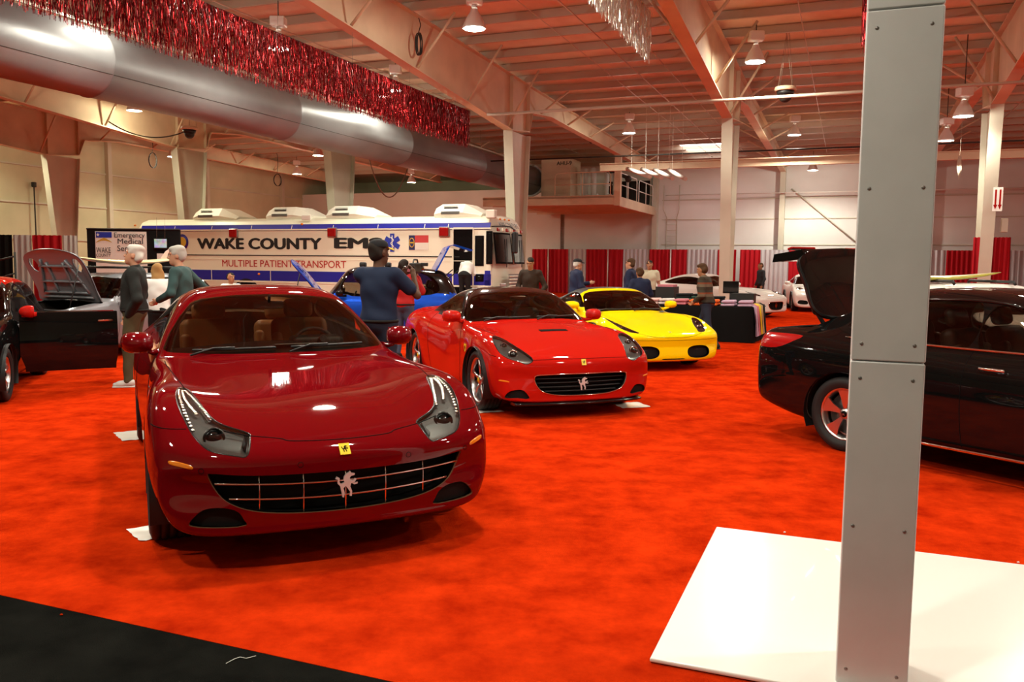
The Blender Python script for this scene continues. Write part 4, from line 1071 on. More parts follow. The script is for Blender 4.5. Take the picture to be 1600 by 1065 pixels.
CAL_POSE = (.47, 9.66, .37)
def cal_rows():
    Rw = []
    L = [.16, .16, .19, .32, .56]
    Rw.append(row(.83, [0, .26, .42, .47, .48, .48, .46, .40, .24, 0], [.40, .40, .40, .41, .42, .43, .44, .44, .44, .44], sweep=1))
    Rw.append(row(.835, [0, .40, .70, .80, .83, .83, .80, .65, .38, 0], [.30, .30, .31, .37, .43, .49, .53, .54, .545, .545], sweep=1))
    Rw.append(row(.83, [0, .45, .77, .88, .91, .90, .86, .70, .42, 0], [.22, .22, .23, .32, .44, .54, .585, .595, .60, .60], sweep=1))
    Rw.append(row(.79, [0, .5, .80, .90, .93, .925, .87, .70, .42, 0], [.18, .18, .20, .31, .46, .595, .645, .65, .655, .655], [.03, .03, .02, 0, 0, 0, 0, 0, -.01, -.01], sweep=.95))
    Rw.append(row(.64, [0, .5, .82, .91, .945, .93, .85, .68, .40, 0], [.16, .16, .19, .31, .48, .66, .72, .715, .715, .715], sweep=.7))
    Rw.append(row(.42, [0, .55, .83, .91, .935, .915, .835, .64, .36, 0], [.15, .15, .18, .32, .53, .73, .80, .775, .785, .79], sweep=.35))
    Rw.append(row(.12, [0, .6, .86, .93, .955, .92, .83, .60, .33, 0], [.15, .15, .18, .33, .57, .79, .865, .83, .85, .86], sweep=.1))
    Rw.append(row(-.2, [0, .6, .87, .93, .95, .92, .82, .60, .33, 0], [.15, .15, .18, .33, .57, .80, .885, .87, .905, .915]))
    Rw.append(row(-.48, [0, .6, .89, .925, .925, .90, .83, .64, .33, 0], [.15, .15, .18, .33, .56, .79, .895, .915, .945, .95], [0, 0, 0, 0, 0, 0, -.14, -.10, -.02, 0]))
    Rw.append(row(-.55, [0, .6, .89, .92, .915, .90, .835, .68, .34, 0], [.15, .15, .18, .33, .56, .79, .90, .935, .965, .97], [0, 0, 0, 0, 0, 0, -.24, -.14, -.03, 0]))
    Rw.append(row(-.86, [0, .6, .89, .92, .905, .885, .815, .72, .37, 0], [.15, .15, .18, .33, .56, .79, .92, 1.06, 1.125, 1.135], [0, 0, 0, 0, 0, 0, -.12, -.07, -.02, 0]))
    Rw.append(row(-1.20, [0, .6, .89, .92, .905, .88, .79, .645, .34, 0], [.15, .15, .18, .33, .56, .79, .94, 1.22, 1.285, 1.295], [0, 0, 0, 0, 0, 0, -.05, -.05, -.02, 0]))
    Rw.append(row(-1.5, [0, .6, .89, .925, .92, .89, .765, .59, .31, 0], [.15, .15, .18, .33, .57, .81, .955, 1.255, 1.325, 1.335]))
    Rw.append(row(-1.9, [0, .6, .89, .935, .945, .915, .785, .575, .30, 0], [.15, .15, .18, .34, .59, .85, .975, 1.235, 1.305, 1.315]))
    Rw.append(row(-2.25, [0, .6, .89, .945, .965, .935, .80, .57, .30, 0], [.16, .16, .19, .34, .60, .87, .985, 1.13, 1.195, 1.205]))
    Rw.append(row(-2.65, [0, .6, .88, .95, .975, .94, .79, .57, .30, 0], [.17, .17, .2, .35, .60, .87, .975, 1.01, 1.03, 1.035]))
    Rw.append(row(-3.1, [0, .58, .86, .93, .955, .92, .77, .56, .30, 0], [.19, .19, .22, .37, .6, .85, .95, .985, .995, .995]))
    Rw.append(row(-3.42, [0, .56, .82, .88, .90, .87, .74, .55, .30, 0], [.22, .22, .26, .39, .6, .80, .93, .98, .99, .99]))
    Rw.append(row(-3.55, [0, .5, .74, .80, .81, .79, .70, .53, .30, 0], [.3, .3, .33, .42, .58, .73, .82, .86, .88, .88]))
    Rw.append(row(-3.57, [0, .4, .6, .66, .68, .66, .58, .45, .28, 0], [.5, .5, .5, .52, .56, .6, .62, .63, .63, .63]))
    return Rw
def build_cal():
    t = car_root('sports_car', 'bright red convertible sports car with a dark hard roof and bonnet scoop', CAL_POSE)
    ws = sym([(0, .975), (.40, .968), (.745, .935), (.785, .95), (.745, 1.05), (.665, 1.16), (.585, 1.225), (.50, 1.252), (.25, 1.278), (0, 1.284)])
    gh = [(0, .478), (.25, .478), (.44, .474), (.525, .466), (.54, .425), (.51, .35), (.44, .292), (.28, .258), (0, .250)]
    S = dict(paint='paint_bright_red', wb=2.67, wr=.335, arch=.375, tr=.945, tw=.245, belt=1.0, ws=ws, wsx=(-1.5, -.5), rim=.255, spokes=5, style='five', caliper='gap_black',
             rw=[(-.45, 1.09), (0, 1.10), (.45, 1.09), (.44, 1.20), (.36, 1.245), (0, 1.255), (-.36, 1.245), (-.44, 1.20)], rwx=-1.9,
             side=[[(-.92, .985), (-1.08, 1.09), (-1.30, 1.205), (-1.55, 1.245), (-1.85, 1.225), (-2.10, 1.14), (-2.16, 1.06), (-1.9, 1.03), (-1.4, 1.0)]],
             lamp=[(.22, -.82), (.18, -.78), (.27, -.71), (.50, -.645), (.66, -.59), (.757, -.56), (.772, -.61), (.745, -.69), (.665, -.80), (.55, -.855), (.38, -.86)], bulbs=[(.615, .73, .052), (.42, .76, .035)],
             holes=[(sym(gh), 98, True)] + [([(s * y, z) for y, z in [(.60, .225), (.645, .30), (.70, .325), (.80, .305), (.84, .235), (.72, .235)]], 14 + (s > 0), True) for s in (1, -1)],
             seams=[([(-.56, .632), (-.25, .636), (0, .637), (.25, .636), (.56, .632)], 'front', 1), ([(.19, .765), (-.2, .785), (-.55, .82)], 'top', 0), ([(.40, .67), (.47, .665), (.55, .66)], 'side', 0),
                    ([(-.62, .2), (-.66, .5), (-.72, .80), (-.86, .93)], 'side', 0), ([(-1.85, .22), (-1.95, .5), (-2.0, .85), (-1.98, 1.0)], 'side', 0)],
             fmat=lambda f: 2 if (f.calc_center_median().z > .96 and f.calc_center_median().x < -.62 and f.calc_center_median().x > -2.2 and abs(f.calc_center_median().y) < .80) else 0,
             dash=(-1.05, .93, .70), seats=[-1.45], sz=.34, seat='dark_leather', rvm=(-1.12, 0, 1.20), glass='glass_tint')
    bm, T = generic_car(t, cal_rows(), S); cabin(t, S)
    for q in (14, 15): bm_part(bm, q, 'air_intake', 'black_mesh', t, push=-.02)
    sunk_grille(t, T, smooth_poly(sym(gh), 4), .12)
    rim = MB(); rim.tube([h[0] + h[1] * .001 for h in skin_project(T, [(y * 1.01, .365 + (z - .365) * 1.02) for y, z in smooth_poly(sym(gh), 4)], 'front')], .006, 6, closed=True); rim.build('grille_surround', 'chrome', t)
    gb = MB()
    for z in (.295, .34, .385, .43):
        w_ = {.295: .42, .34: .48, .385: .51, .43: .525}[z]
        P = [Vector((.80 - nose_sweep(y), y, z)) for y in np.linspace(-w_, w_, 15)]
        gb.rings([[p + Vector((dx, 0, dz)) for dx, dz in ((0, -.004), (0, .004), (-.03, .006), (-.03, -.006))] for p in P], True, True, True)
    gb.build('grille_slats', 'black_plastic', t)
    XF = frame((0, 1, 0), (0, 0, 1), (1, 0, 0)); prancing_horse(t, (.81, 0, .37), .072, XF, 'emblem_silver')
    h = skin_project(T, [(0, .60)], 'front')[0]; yv = Vector((0, 1, 0)); shield_badge(t, h[0] + h[1] * .001, frame(yv, h[1].cross(yv), h[1]), .032, True)
    sc = MB(); pts = skin_project(T, [(-.02, -.17), (-.02, 0), (-.02, .17), (.05, .17), (.05, 0), (.05, -.17)], 'top')
    c = [p + n * .006 for p, n in pts]; sc.rings([[c[0], c[5], c[5] - Vector((0, 0, .03)), c[0] - Vector((0, 0, .03))], [c[1], c[4], c[4] - Vector((0, 0, .03)), c[1] - Vector((0, 0, .03))], [c[2], c[3], c[3] - Vector((0, 0, .03)), c[2] - Vector((0, 0, .03))]], True, True, False); sc.build('bonnet_scoop', 'gap_black', t)
    sp = MB(); P = [Vector((.85 - nose_sweep(y, .16, 2.2, .66), y, .165)) for y in np.linspace(-.76, .76, 21)]
    sp.rings([[p + Vector((dx, 0, dz)) for dx, dz in ((0, -.012), (.008, 0), (0, .012), (-.14, .02), (-.14, -.012))] for p in P], True, True, True); sp.build('front_splitter', 'gloss_black', t)
    for s in (-1, 1):
        skin_patch(T, [(s * y, z) for y, z in smooth_poly([(.90, .422), (.86, .422), (.80, .412), (.80, .396), (.86, .404), (.90, .408)], 3)], 'front', 1, 'side_marker', 'amber', t, .003)
        side_mirror(t, (-.85, s * .965, 1.0), s, 'paint_bright_red', (.19, .21, .145), (-.92, s * .80, .94), )
        h = skin_project(T, [(-.42, .66)], 'side', s)
        if h:
            X = frame((-s, 0, 0), (0, 0, 1), (0, s, 0)); X = frame(Vector((-s, 0, 0)), Vector((0, 0, 1)), Vector((-s, 0, 0)).cross(Vector((0, 0, 1)))); shield_badge(t, h[0][0] + h[0][1] * .002, X, .045)
    wp = MB(); wiper(wp, T, (-.60, .965), (-.05, .985)); wiper(wp, T, (.04, .985), (.60, .985)); wp.build('wiper', 'black_plastic', t)
    return t
build_cal()

SPI_POSE = (2.18, 13.75, .34)
def spi_rows():
    Rw = []
    Rw.append(row(.95, [0, .24, .42, .50, .52, .52, .50, .42, .24, 0], [.38] * 10, sweep=1))
    Rw.append(row(.965, [0, .42, .70, .80, .83, .83, .80, .66, .38, 0], [.27, .27, .28, .33, .39, .44, .48, .49, .49, .49], sweep=1))
    Rw.append(row(.96, [0, .46, .77, .88, .91, .90, .86, .70, .42, 0], [.19, .19, .20, .28, .40, .49, .53, .54, .54, .54], sweep=1))
    Rw.append(row(.90, [0, .5, .82, .92, .94, .93, .88, .70, .42, 0], [.15, .15, .17, .28, .42, .55, .59, .585, .58, .58], sweep=.9))
    Rw.append(row(.65, [0, .5, .84, .935, .955, .935, .85, .66, .38, 0], [.14, .14, .17, .3, .46, .62, .68, .645, .64, .64], sweep=.6))
    Rw.append(row(.35, [0, .55, .86, .94, .96, .93, .84, .62, .34, 0], [.14, .14, .17, .31, .52, .70, .77, .70, .695, .70], sweep=.25))
    Rw.append(row(0, [0, .6, .86, .935, .955, .92, .82, .60, .32, 0], [.14, .14, .17, .32, .55, .75, .81, .74, .745, .75]))
    Rw.append(row(-.25, [0, .6, .87, .93, .945, .90, .80, .60, .32, 0], [.14, .14, .17, .33, .55, .75, .82, .78, .80, .805]))
    Rw.append(row(-.40, [0, .6, .88, .925, .925, .88, .79, .62, .32, 0], [.14, .14, .17, .33, .54, .75, .815, .815, .838, .843], [0, 0, 0, 0, 0, 0, -.14, -.08, -.02, 0]))
    Rw.append(row(-.46, [0, .6, .88, .92, .915, .875, .79, .65, .33, 0], [.14, .14, .17, .33, .54, .75, .82, .835, .858, .863], [0, 0, 0, 0, 0, 0, -.24, -.14, -.03, 0]))
    Rw.append(row(-.75, [0, .6, .88, .92, .91, .87, .785, .69, .35, 0], [.14, .14, .17, .33, .54, .75, .85, .99, 1.04, 1.05], [0, 0, 0, 0, 0, 0, -.12, -.07, -.02, 0]))
    Rw.append(row(-1.10, [0, .6, .88, .92, .91, .875, .78, .62, .33, 0], [.14, .14, .17, .33, .55, .76, .87, 1.13, 1.185, 1.195], [0, 0, 0, 0, 0, 0, -.05, -.05, -.02, 0]))
    Rw.append(row(-1.40, [0, .6, .88, .925, .925, .89, .785, .60, .31, 0], [.14, .14, .17, .33, .56, .78, .885, 1.165, 1.225, 1.235]))
    Rw.append(row(-1.75, [0, .6, .88, .94, .95, .92, .80, .59, .30, 0], [.14, .14, .17, .34, .58, .83, .91, 1.14, 1.205, 1.215]))
    Rw.append(row(-2.15, [0, .6, .88, .95, .97, .945, .80, .58, .30, 0], [.15, .15, .18, .34, .6, .86, .94, 1.03, 1.08, 1.085]))
    Rw.append(row(-2.7, [0, .6, .88, .95, .97, .94, .79, .57, .30, 0], [.17, .17, .2, .35, .6, .86, .93, .955, .965, .965]))
    Rw.append(row(-3.3, [0, .58, .84, .90, .92, .89, .76, .55, .30, 0], [.21, .21, .25, .39, .6, .82, .91, .94, .945, .945]))
    Rw.append(row(-3.48, [0, .5, .76, .82, .84, .81, .70, .53, .30, 0], [.3, .3, .33, .42, .58, .72, .80, .83, .84, .84]))
    Rw.append(row(-3.5, [0, .4, .6, .66, .68, .66, .58, .45, .28, 0], [.5, .5, .5, .52, .56, .6, .62, .63, .63, .63]))
    return Rw
def build_spi():
    t = car_root('sports_car', 'yellow convertible sports car with a black fabric roof and two oval nose intakes', SPI_POSE)
    ws = sym([(0, .868), (.40, .86), (.71, .83), (.75, .85), (.715, .96), (.64, 1.08), (.575, 1.135), (.50, 1.16), (.25, 1.182), (0, 1.188)])
    S = dict(paint='paint_yellow', wb=2.60, wr=.335, arch=.375, tr=.95, tw=.245, belt=.95, ws=ws, wsx=(-1.35, -.42), rim=.255, spokes=5, caliper='gap_black', sglass='glass_clear',
             rw=[(-.42, 1.0), (0, 1.01), (.42, 1.0), (.42, 1.10), (.34, 1.14), (0, 1.15), (-.34, 1.14), (-.42, 1.10)], rwx=-1.7,
             side=[[(-.80, .91), (-.98, 1.02), (-1.2, 1.11), (-1.45, 1.145), (-1.70, 1.10), (-1.86, 1.02), (-1.84, .96), (-1.4, .93)]],
             lamp=[(.22, -.81), (.18, -.77), (.40, -.665), (.66, -.575), (.79, -.53), (.81, -.57), (.76, -.66), (.60, -.745), (.40, -.80)], bulbs=[(.58, .68, .05), (.38, .745, .035)], lamphouse='dark_alloy',
             holes=[([(s * y, z) for y, z in oval(.46, .30, .215, .10)], 14 + (s > 0), True) for s in (1, -1)] + [([(-.22, .185), (.22, .185), (.18, .205), (-.18, .205)], 97, False)],
             seams=[([(-.60, .60), (-.50, .575), (-.36, .545), (-.2, .53), (0, .527), (.2, .53), (.36, .545), (.50, .575), (.60, .60)], 'front', 1), ([(.19, .755), (-.1, .78), (-.45, .80)], 'top', 0), ([(-.85, .50), (-.6, .49), (0, .485), (.6, .49), (.85, .50)], 'front', 1), ([(-.55, .2), (-.58, .5), (-.62, .8)], 'side', 0), ([(-1.65, .22), (-1.72, .5), (-1.8, .9)], 'side', 0)],
             fmat=lambda f: 4 if (f.calc_center_median().z > .90 and f.calc_center_median().x < -1.23 and f.calc_center_median().x > -2.3 and abs(f.calc_center_median().y) < .80) else 0,
             dash=(-.95, .86, .70), seats=[-1.30], sz=.28, seat='dark_leather', rvm=(-1.0, 0, 1.10), glass='glass_tint')
    bm, T = generic_car(t, spi_rows(), S); cabin(t, S)
    for q in (14, 15): bm_part(bm, q, 'air_intake', 'black_mesh', t, push=-.05)
    m = MB()
    for s in (1, -1):
        for k in (-.5, .5): m.tube([Vector((.90 - nose_sweep(s * y), s * y, .30 + k * .06)) for y in (.28, .46, .64)], .006)
    m.build('intake_bars', 'dark_alloy', t)
    h = skin_project(T, [(0, .60)], 'front')[0]; yv = Vector((0, 1, 0)); shield_badge(t, h[0] + h[1] * .001, frame(yv, h[1].cross(yv), h[1]), .03, True)
    for s in (-1, 1): side_mirror(t, (-.80, s * .96, .95), s, 'paint_yellow', (.20, .22, .13), (-.88, s * .80, .87))
    wp = MB(); wiper(wp, T, (-.60, .865), (-.02, .88)); wiper(wp, T, (.04, .88), (.60, .87)); wp.build('wiper', 'black_plastic', t)
    pp = MB(); pp.box((-.72, .1, .87), (.14, .34, .004), M=Matrix.Rotation(R(-8), 3, 'Y')); pp.build('paper_sheet', 'paper', t)
    return t
build_spi()
# ------------------------------------------------------------------ black saloon with its boot open, small hatchbacks, the two white cars
OPT_POSE = (5.218, 5.515, R(33))
def body_rows(K):
    """rows from a compact table: x, half widths at (bottom, flank, shoulder, crest, inner, rail, mid), heights at (bottom, flank, shoulder, crest, inner, rail, mid, centre), dx of (inner, rail, mid), sweep"""
    out = []
    for q in K:
        x, ys, zs = q[0], q[1], q[2]; dx = q[3] if len(q) > 3 else (0, 0, 0); sw = q[4] if len(q) > 4 else 0
        wb, wf, wsd, wc, wi, wr, wm = ys; zb, zf, zsd, zc, zi, zr, zm, z0 = zs
        out.append(row(x, [0, wb * .72, wb, wf, wsd, wc, wi, wr, wm, 0], [zb, zb, zb + .03, zf, zsd, zc, zi, zr, zm, z0], [0, 0, 0, 0, 0, 0, dx[0], dx[1], dx[2], 0], sw))
    return out
def opt_rows():
    K = [(.93, (.48, .56, .58, .57, .54, .44, .26), (.45,) * 8, (0, 0, 0), 1),
         (.93, (.72, .82, .85, .84, .80, .66, .38), (.30, .38, .46, .53, .58, .60, .61, .61), (0, 0, 0), 1),
         (.90, (.78, .88, .90, .89, .85, .70, .42), (.20, .32, .47, .60, .67, .69, .70, .70), (0, 0, 0), .9),
         (.72, (.82, .90, .925, .91, .84, .66, .38), (.17, .32, .50, .68, .76, .775, .785, .79), (0, 0, 0), .5),
         (.30, (.84, .905, .93, .91, .82, .60, .34), (.17, .34, .56, .76, .85, .87, .88, .885), (0, 0, 0), .1),
         (-.2, (.86, .905, .925, .90, .80, .60, .33), (.18, .35, .60, .80, .905, .935, .945, .95)),
         (-.55, (.86, .90, .92, .895, .79, .61, .33), (.18, .35, .62, .83, .94, .965, .975, .98), (-.1, -.06, -.02)),
         (-.64, (.86, .90, .92, .89, .785, .64, .34), (.18, .35, .62, .84, .95, .985, .995, 1.0), (-.2, -.12, -.03)),
         (-1.05, (.86, .90, .92, .89, .775, .67, .35), (.18, .35, .62, .85, .965, 1.16, 1.22, 1.23), (-.1, -.06, -.02)),
         (-1.45, (.86, .90, .92, .89, .77, .62, .33), (.18, .35, .62, .86, .98, 1.35, 1.42, 1.43), (-.04, -.04, -.02)),
         (-1.9, (.86, .90, .92, .89, .77, .60, .32), (.18, .35, .63, .88, 1.0, 1.40, 1.465, 1.475)),
         (-2.4, (.86, .905, .925, .895, .775, .59, .31), (.18, .35, .64, .90, 1.02, 1.385, 1.45, 1.46)),
         (-2.8, (.86, .91, .93, .90, .78, .58, .31), (.18, .36, .65, .91, 1.04, 1.29, 1.35, 1.36)),
         (-3.2, (.85, .905, .925, .895, .77, .58, .31), (.20, .38, .66, .92, 1.05, 1.14, 1.175, 1.18)),
         (-3.5, (.83, .88, .90, .87, .75, .57, .31), (.24, .40, .67, .93, 1.045, 1.065, 1.075, 1.08), (0, 0, 0), -.08),
         (-3.78, (.80, .85, .87, .84, .72, .55, .30), (.30, .43, .68, .93, 1.03, 1.045, 1.05, 1.05), (0, 0, 0), -.3),
         (-3.90, (.72, .79, .81, .78, .68, .52, .30), (.36, .46, .68, .86, .93, .95, .955, .96), (0, 0, 0), -.5),
         (-3.93, (.52, .60, .62, .60, .54, .44, .28), (.55, .56, .66, .70, .73, .74, .74, .74), (0, 0, 0), -.6)]
    return body_rows(K)
def build_opt():
    t = car_root('saloon_car', 'black saloon car with its boot lid raised, behind the grey metal post', OPT_POSE)
    S = dict(paint='paint_black', wb=2.795, wr=.335, arch=.375, tr=.905, tw=.225, belt=1.02, rim=.235, spokes=5, style='turbine', rimmat='alloy', cap='gap_black',
             ws=sym([(0, 1.02), (.5, 1.01), (.74, .99), (.70, 1.12), (.60, 1.33), (.5, 1.37), (0, 1.40)]), wsx=(-1.6, -.55), glass='glass_tint', sglass='glass_tint',
             rw=[(-.48, 1.14), (0, 1.15), (.48, 1.14), (.46, 1.32), (0, 1.37), (-.46, 1.32)], rwx=-2.6,
             side=[[(-.95, 1.0), (-1.12, 1.13), (-1.38, 1.30), (-1.66, 1.345), (-1.70, 1.02), (-1.3, 1.0)], [(-1.78, 1.02), (-1.76, 1.36), (-2.10, 1.37), (-2.45, 1.33), (-2.56, 1.07), (-2.2, 1.04)], [(-2.62, 1.09), (-2.58, 1.28), (-2.72, 1.24), (-2.90, 1.13), (-2.80, 1.09)]],
             tail=[(-3.30, 1.0), (-3.35, .955), (-3.55, .87), (-3.80, .86), (-3.99, .88), (-3.99, .97), (-3.7, 1.0)],
             topcuts=[([(-3.22, -.64), (-3.20, 0), (-3.22, .64), (-3.5, .70), (-3.74, .66), (-3.80, 0), (-3.74, -.66), (-3.5, -.70)], 30)],
             seams=[([(-1.72, .22), (-1.74, .5), (-1.74, .9), (-1.72, 1.02)], 'side', 0), ([(-.62, .22), (-.66, .6), (-.75, .95)], 'side', 0), ([(-2.42, .30), (-2.55, .55), (-2.68, .80), (-2.72, 1.03)], 'side', 0), ([(-3.25, .68), (-3.5, .66), (-3.8, .66)], 'side', 0)],
             dash=(-1.2, .98, .68), seats=[-1.65, -2.5], sz=.42, seat='dark_leather', rvm=(-1.3, 0, 1.32), sh=.6)
    bm, T = generic_car(t, opt_rows(), S); cabin(t, S)
    # boot lid, swung up about the foot of the rear screen
    lid = bm_part(bm, 30, 'boot_lid', ['paint_black', 'black_plastic'], t, inner=1, thick=.06)
    piv = Vector((-3.20, 0, 1.12)); X = Matrix.Translation(piv + Vector((0, 0, .05))) @ Matrix.Rotation(R(72), 4, 'Y') @ Matrix.Scale(1.18, 4, (1, 0, 0)) @ Matrix.Translation(-piv)
    for v in lid.data.vertices: v.co = X @ v.co
    me = lid.data; n = len(me.vertices)
    sp = MB()
    # the lid's rear face and inner tray
    ed = [Vector((-3.76 + .02 * abs(y) / .6, y, 1.045)) for y in np.linspace(-.64, .64, 17)]
    sp.rings([[p + Vector((dx, 0, dz)) for dx, dz in ((.02, .0), (-.05, -.01), (-.10, -.34), (-.04, -.38), (.02, -.06))] for p in ed], True, True, True)
    sp.v = [tuple(X @ Vector(v)) for v in sp.v]; sp.build('lid_rear_panel', 'paint_black', lid)
    tr = MB(); tr.rbox((-3.48, 0, .97), (.46, 1.15, .10), .04); tr.v = [tuple(X @ Vector(v)) for v in tr.v]; tr.build('lid_lining', 'black_plastic', lid)
    for s in (-1, 1):
        lg = MB(); lg.rbox((-3.845, s * .42, .87), (.02, .36, .06), .008); lg.v = [tuple(X @ Vector(v)) for v in lg.v]; lg.build('lid_lamp', 'tail_red', lid)
    hg = MB()
    for s in (-1, 1): hg.tube([(-3.26, s * .60, 1.10), (-3.42, s * .61, 1.00), (-3.50, s * .62, .80)], .014, 8); hg.tube([(-3.24, s * .60, 1.10), (-3.34, s * .60, 1.22), (-3.30, s * .60, 1.34)], .02, 8)
    hg.build('boot_hinge', 'black_plastic', t)
    bt = MB(); bt.box((-3.5, 0, .62), (.62, 1.25, .03)); bt.grid([[Vector((-3.2, y, z)) for z in (.6, 1.0)] for y in (-.65, .65)]); bt.build('boot_floor', 'lining', t)
    m = MB()
    for s in (-1, 1):
        P = [Vector((x, s * .925, .225)) for x in np.linspace(-.45, -2.40, 12)]
        m.rings([[p + Vector((0, dy * s, dz)) for dy, dz in ((-.02, -.012), (.012, -.010), (.012, .010), (-.02, .012))] for p in P], True, True, True)
    m.build('sill_strip', 'chrome', t)
    b = MB()
    for s in (-1, 1):
        P = [h[0] + h[1] * .004 for h in skin_project(T, [(x, 1.005 + (.0 if x > -1.8 else .012 * (-1.8 - x))) for x in np.linspace(-.95, -2.85, 18)], 'side', s)]
        if len(P) > 2: b.tube(P, .010, 6)
    b.build('belt_strip', 'chrome', t)
    for s in (-1, 1):
        for x in (-1.52, -2.40):
            h = skin_project(T, [(x - .09, .86), (x + .09, .86)], 'side', s); d = MB()
            if len(h) == 2: d.tube([h[0][0], h[0][0] + h[0][1] * .035, h[1][0] + h[1][1] * .035, h[1][0]], .012, 8); d.build('door_handle', 'chrome', t)
        side_mirror(t, (-.95, s * 1.0, 1.03), s, 'paint_black', (.17, .22, .14), (-1.0, s * .85, .98))
        rr = MB(); P = [h[0] + h[1] * .004 for h in skin_project(T, [(x, s * .585) for x in np.linspace(-1.45, -2.7, 10)], 'top')]
        rr.tube(P, .012, 6); rr.build('roof_trim', 'gloss_black', t)
    q = MB(); XF = frame((-1, 0, 0), (0, 0, 1), (0, 1, 0))
    hc = [o for o in t.children if o.name.startswith('wheel') and o.location.y < 0 and 'well' not in o.name]
    for o in hc: put_text(q := MB(), 'KIA', .03, frame((1, 0, 0), (0, 0, 1), (0, -1, 0)), (0, -.098, 0)); q.build('cap_lettering', 'alloy', o)
    bd = MB(); bd.rbox((-3.905, 0, .62), (.02, .5, .12), .01); bd.build('number_plate_recess', 'gloss_black', t)
    return t
build_opt()

def mini_rows(tall=0.0, long=0.0):
    q = tall; l = long
    K = [(.60, (.44, .54, .56, .55, .50, .42, .26), (.42,) * 8, (0, 0, 0), .6),
         (.62, (.62, .72, .75, .74, .68, .56, .34), (.30, .36, .44, .52, .58, .61, .62, .62), (0, 0, 0), .6),
         (.60, (.68, .77, .80, .79, .72, .58, .36), (.20, .32, .47, .60, .68, .71, .72, .72), (0, 0, 0), .5),
         (.46, (.72, .80, .825, .81, .73, .56, .34), (.16, .32, .50, .68, .785, .81, .82, .82), (0, 0, 0), .3),
         (.15, (.75, .82, .84, .82, .73, .55, .32), (.16, .34, .56, .78, .87, .89, .895, .90), (0, 0, 0), .1),
         (-.25, (.77, .82, .835, .81, .73, .57, .32), (.17, .35, .60, .83, .92, .93, .935, .94)),
         (-.48, (.77, .81, .825, .80, .735, .60, .32), (.17, .35, .60, .84, .94, .95, .955, .96), (-.06, -.04, -.01)),
         (-.54, (.77, .81, .825, .80, .735, .64, .33), (.17, .35, .60, .84, .95, .975, .98, .985), (-.12, -.08, -.02)),
         (-.76, (.77, .81, .825, .80, .73, .68, .35), (.17, .35, .60, .85, .96, 1.14 + q * .5, 1.18 + q * .5, 1.19 + q * .5), (-.05, -.04, -.01)),
         (-.98, (.77, .81, .825, .80, .725, .64, .34), (.17, .35, .60, .85, .965, 1.31 + q, 1.365 + q, 1.375 + q), (-.02, -.03, -.01)),
         (-1.4, (.77, .81, .825, .80, .725, .63, .33), (.17, .35, .60, .85, .97, 1.36 + q, 1.40 + q, 1.41 + q)),
         (-2.0 - l, (.77, .815, .83, .805, .725, .625, .33), (.17, .35, .61, .86, .98, 1.35 + q, 1.395 + q, 1.40 + q)),
         (-2.55 - l, (.77, .82, .84, .81, .725, .61, .32), (.18, .36, .62, .87, .99, 1.31 + q, 1.36 + q, 1.37 + q)),
         (-2.80 - l, (.75, .81, .825, .80, .71, .60, .32), (.20, .38, .62, .87, .98, 1.24 + q, 1.30 + q, 1.31 + q), (0, 0, 0), -.1),
         (-2.98 - l, (.70, .78, .80, .78, .69, .57, .31), (.24, .40, .62, .85, .95, 1.05 + q * .5, 1.08 + q * .5, 1.085 + q * .5), (0, 0, 0), -.2),
         (-3.07 - l, (.62, .72, .74, .72, .64, .52, .30), (.30, .42, .62, .78, .86, .90, .91, .91), (0, 0, 0), -.3),
         (-3.10 - l, (.44, .54, .56, .55, .50, .42, .26), (.52, .53, .60, .64, .66, .66, .66, .66), (0, 0, 0), -.3)]
    return body_rows(K)
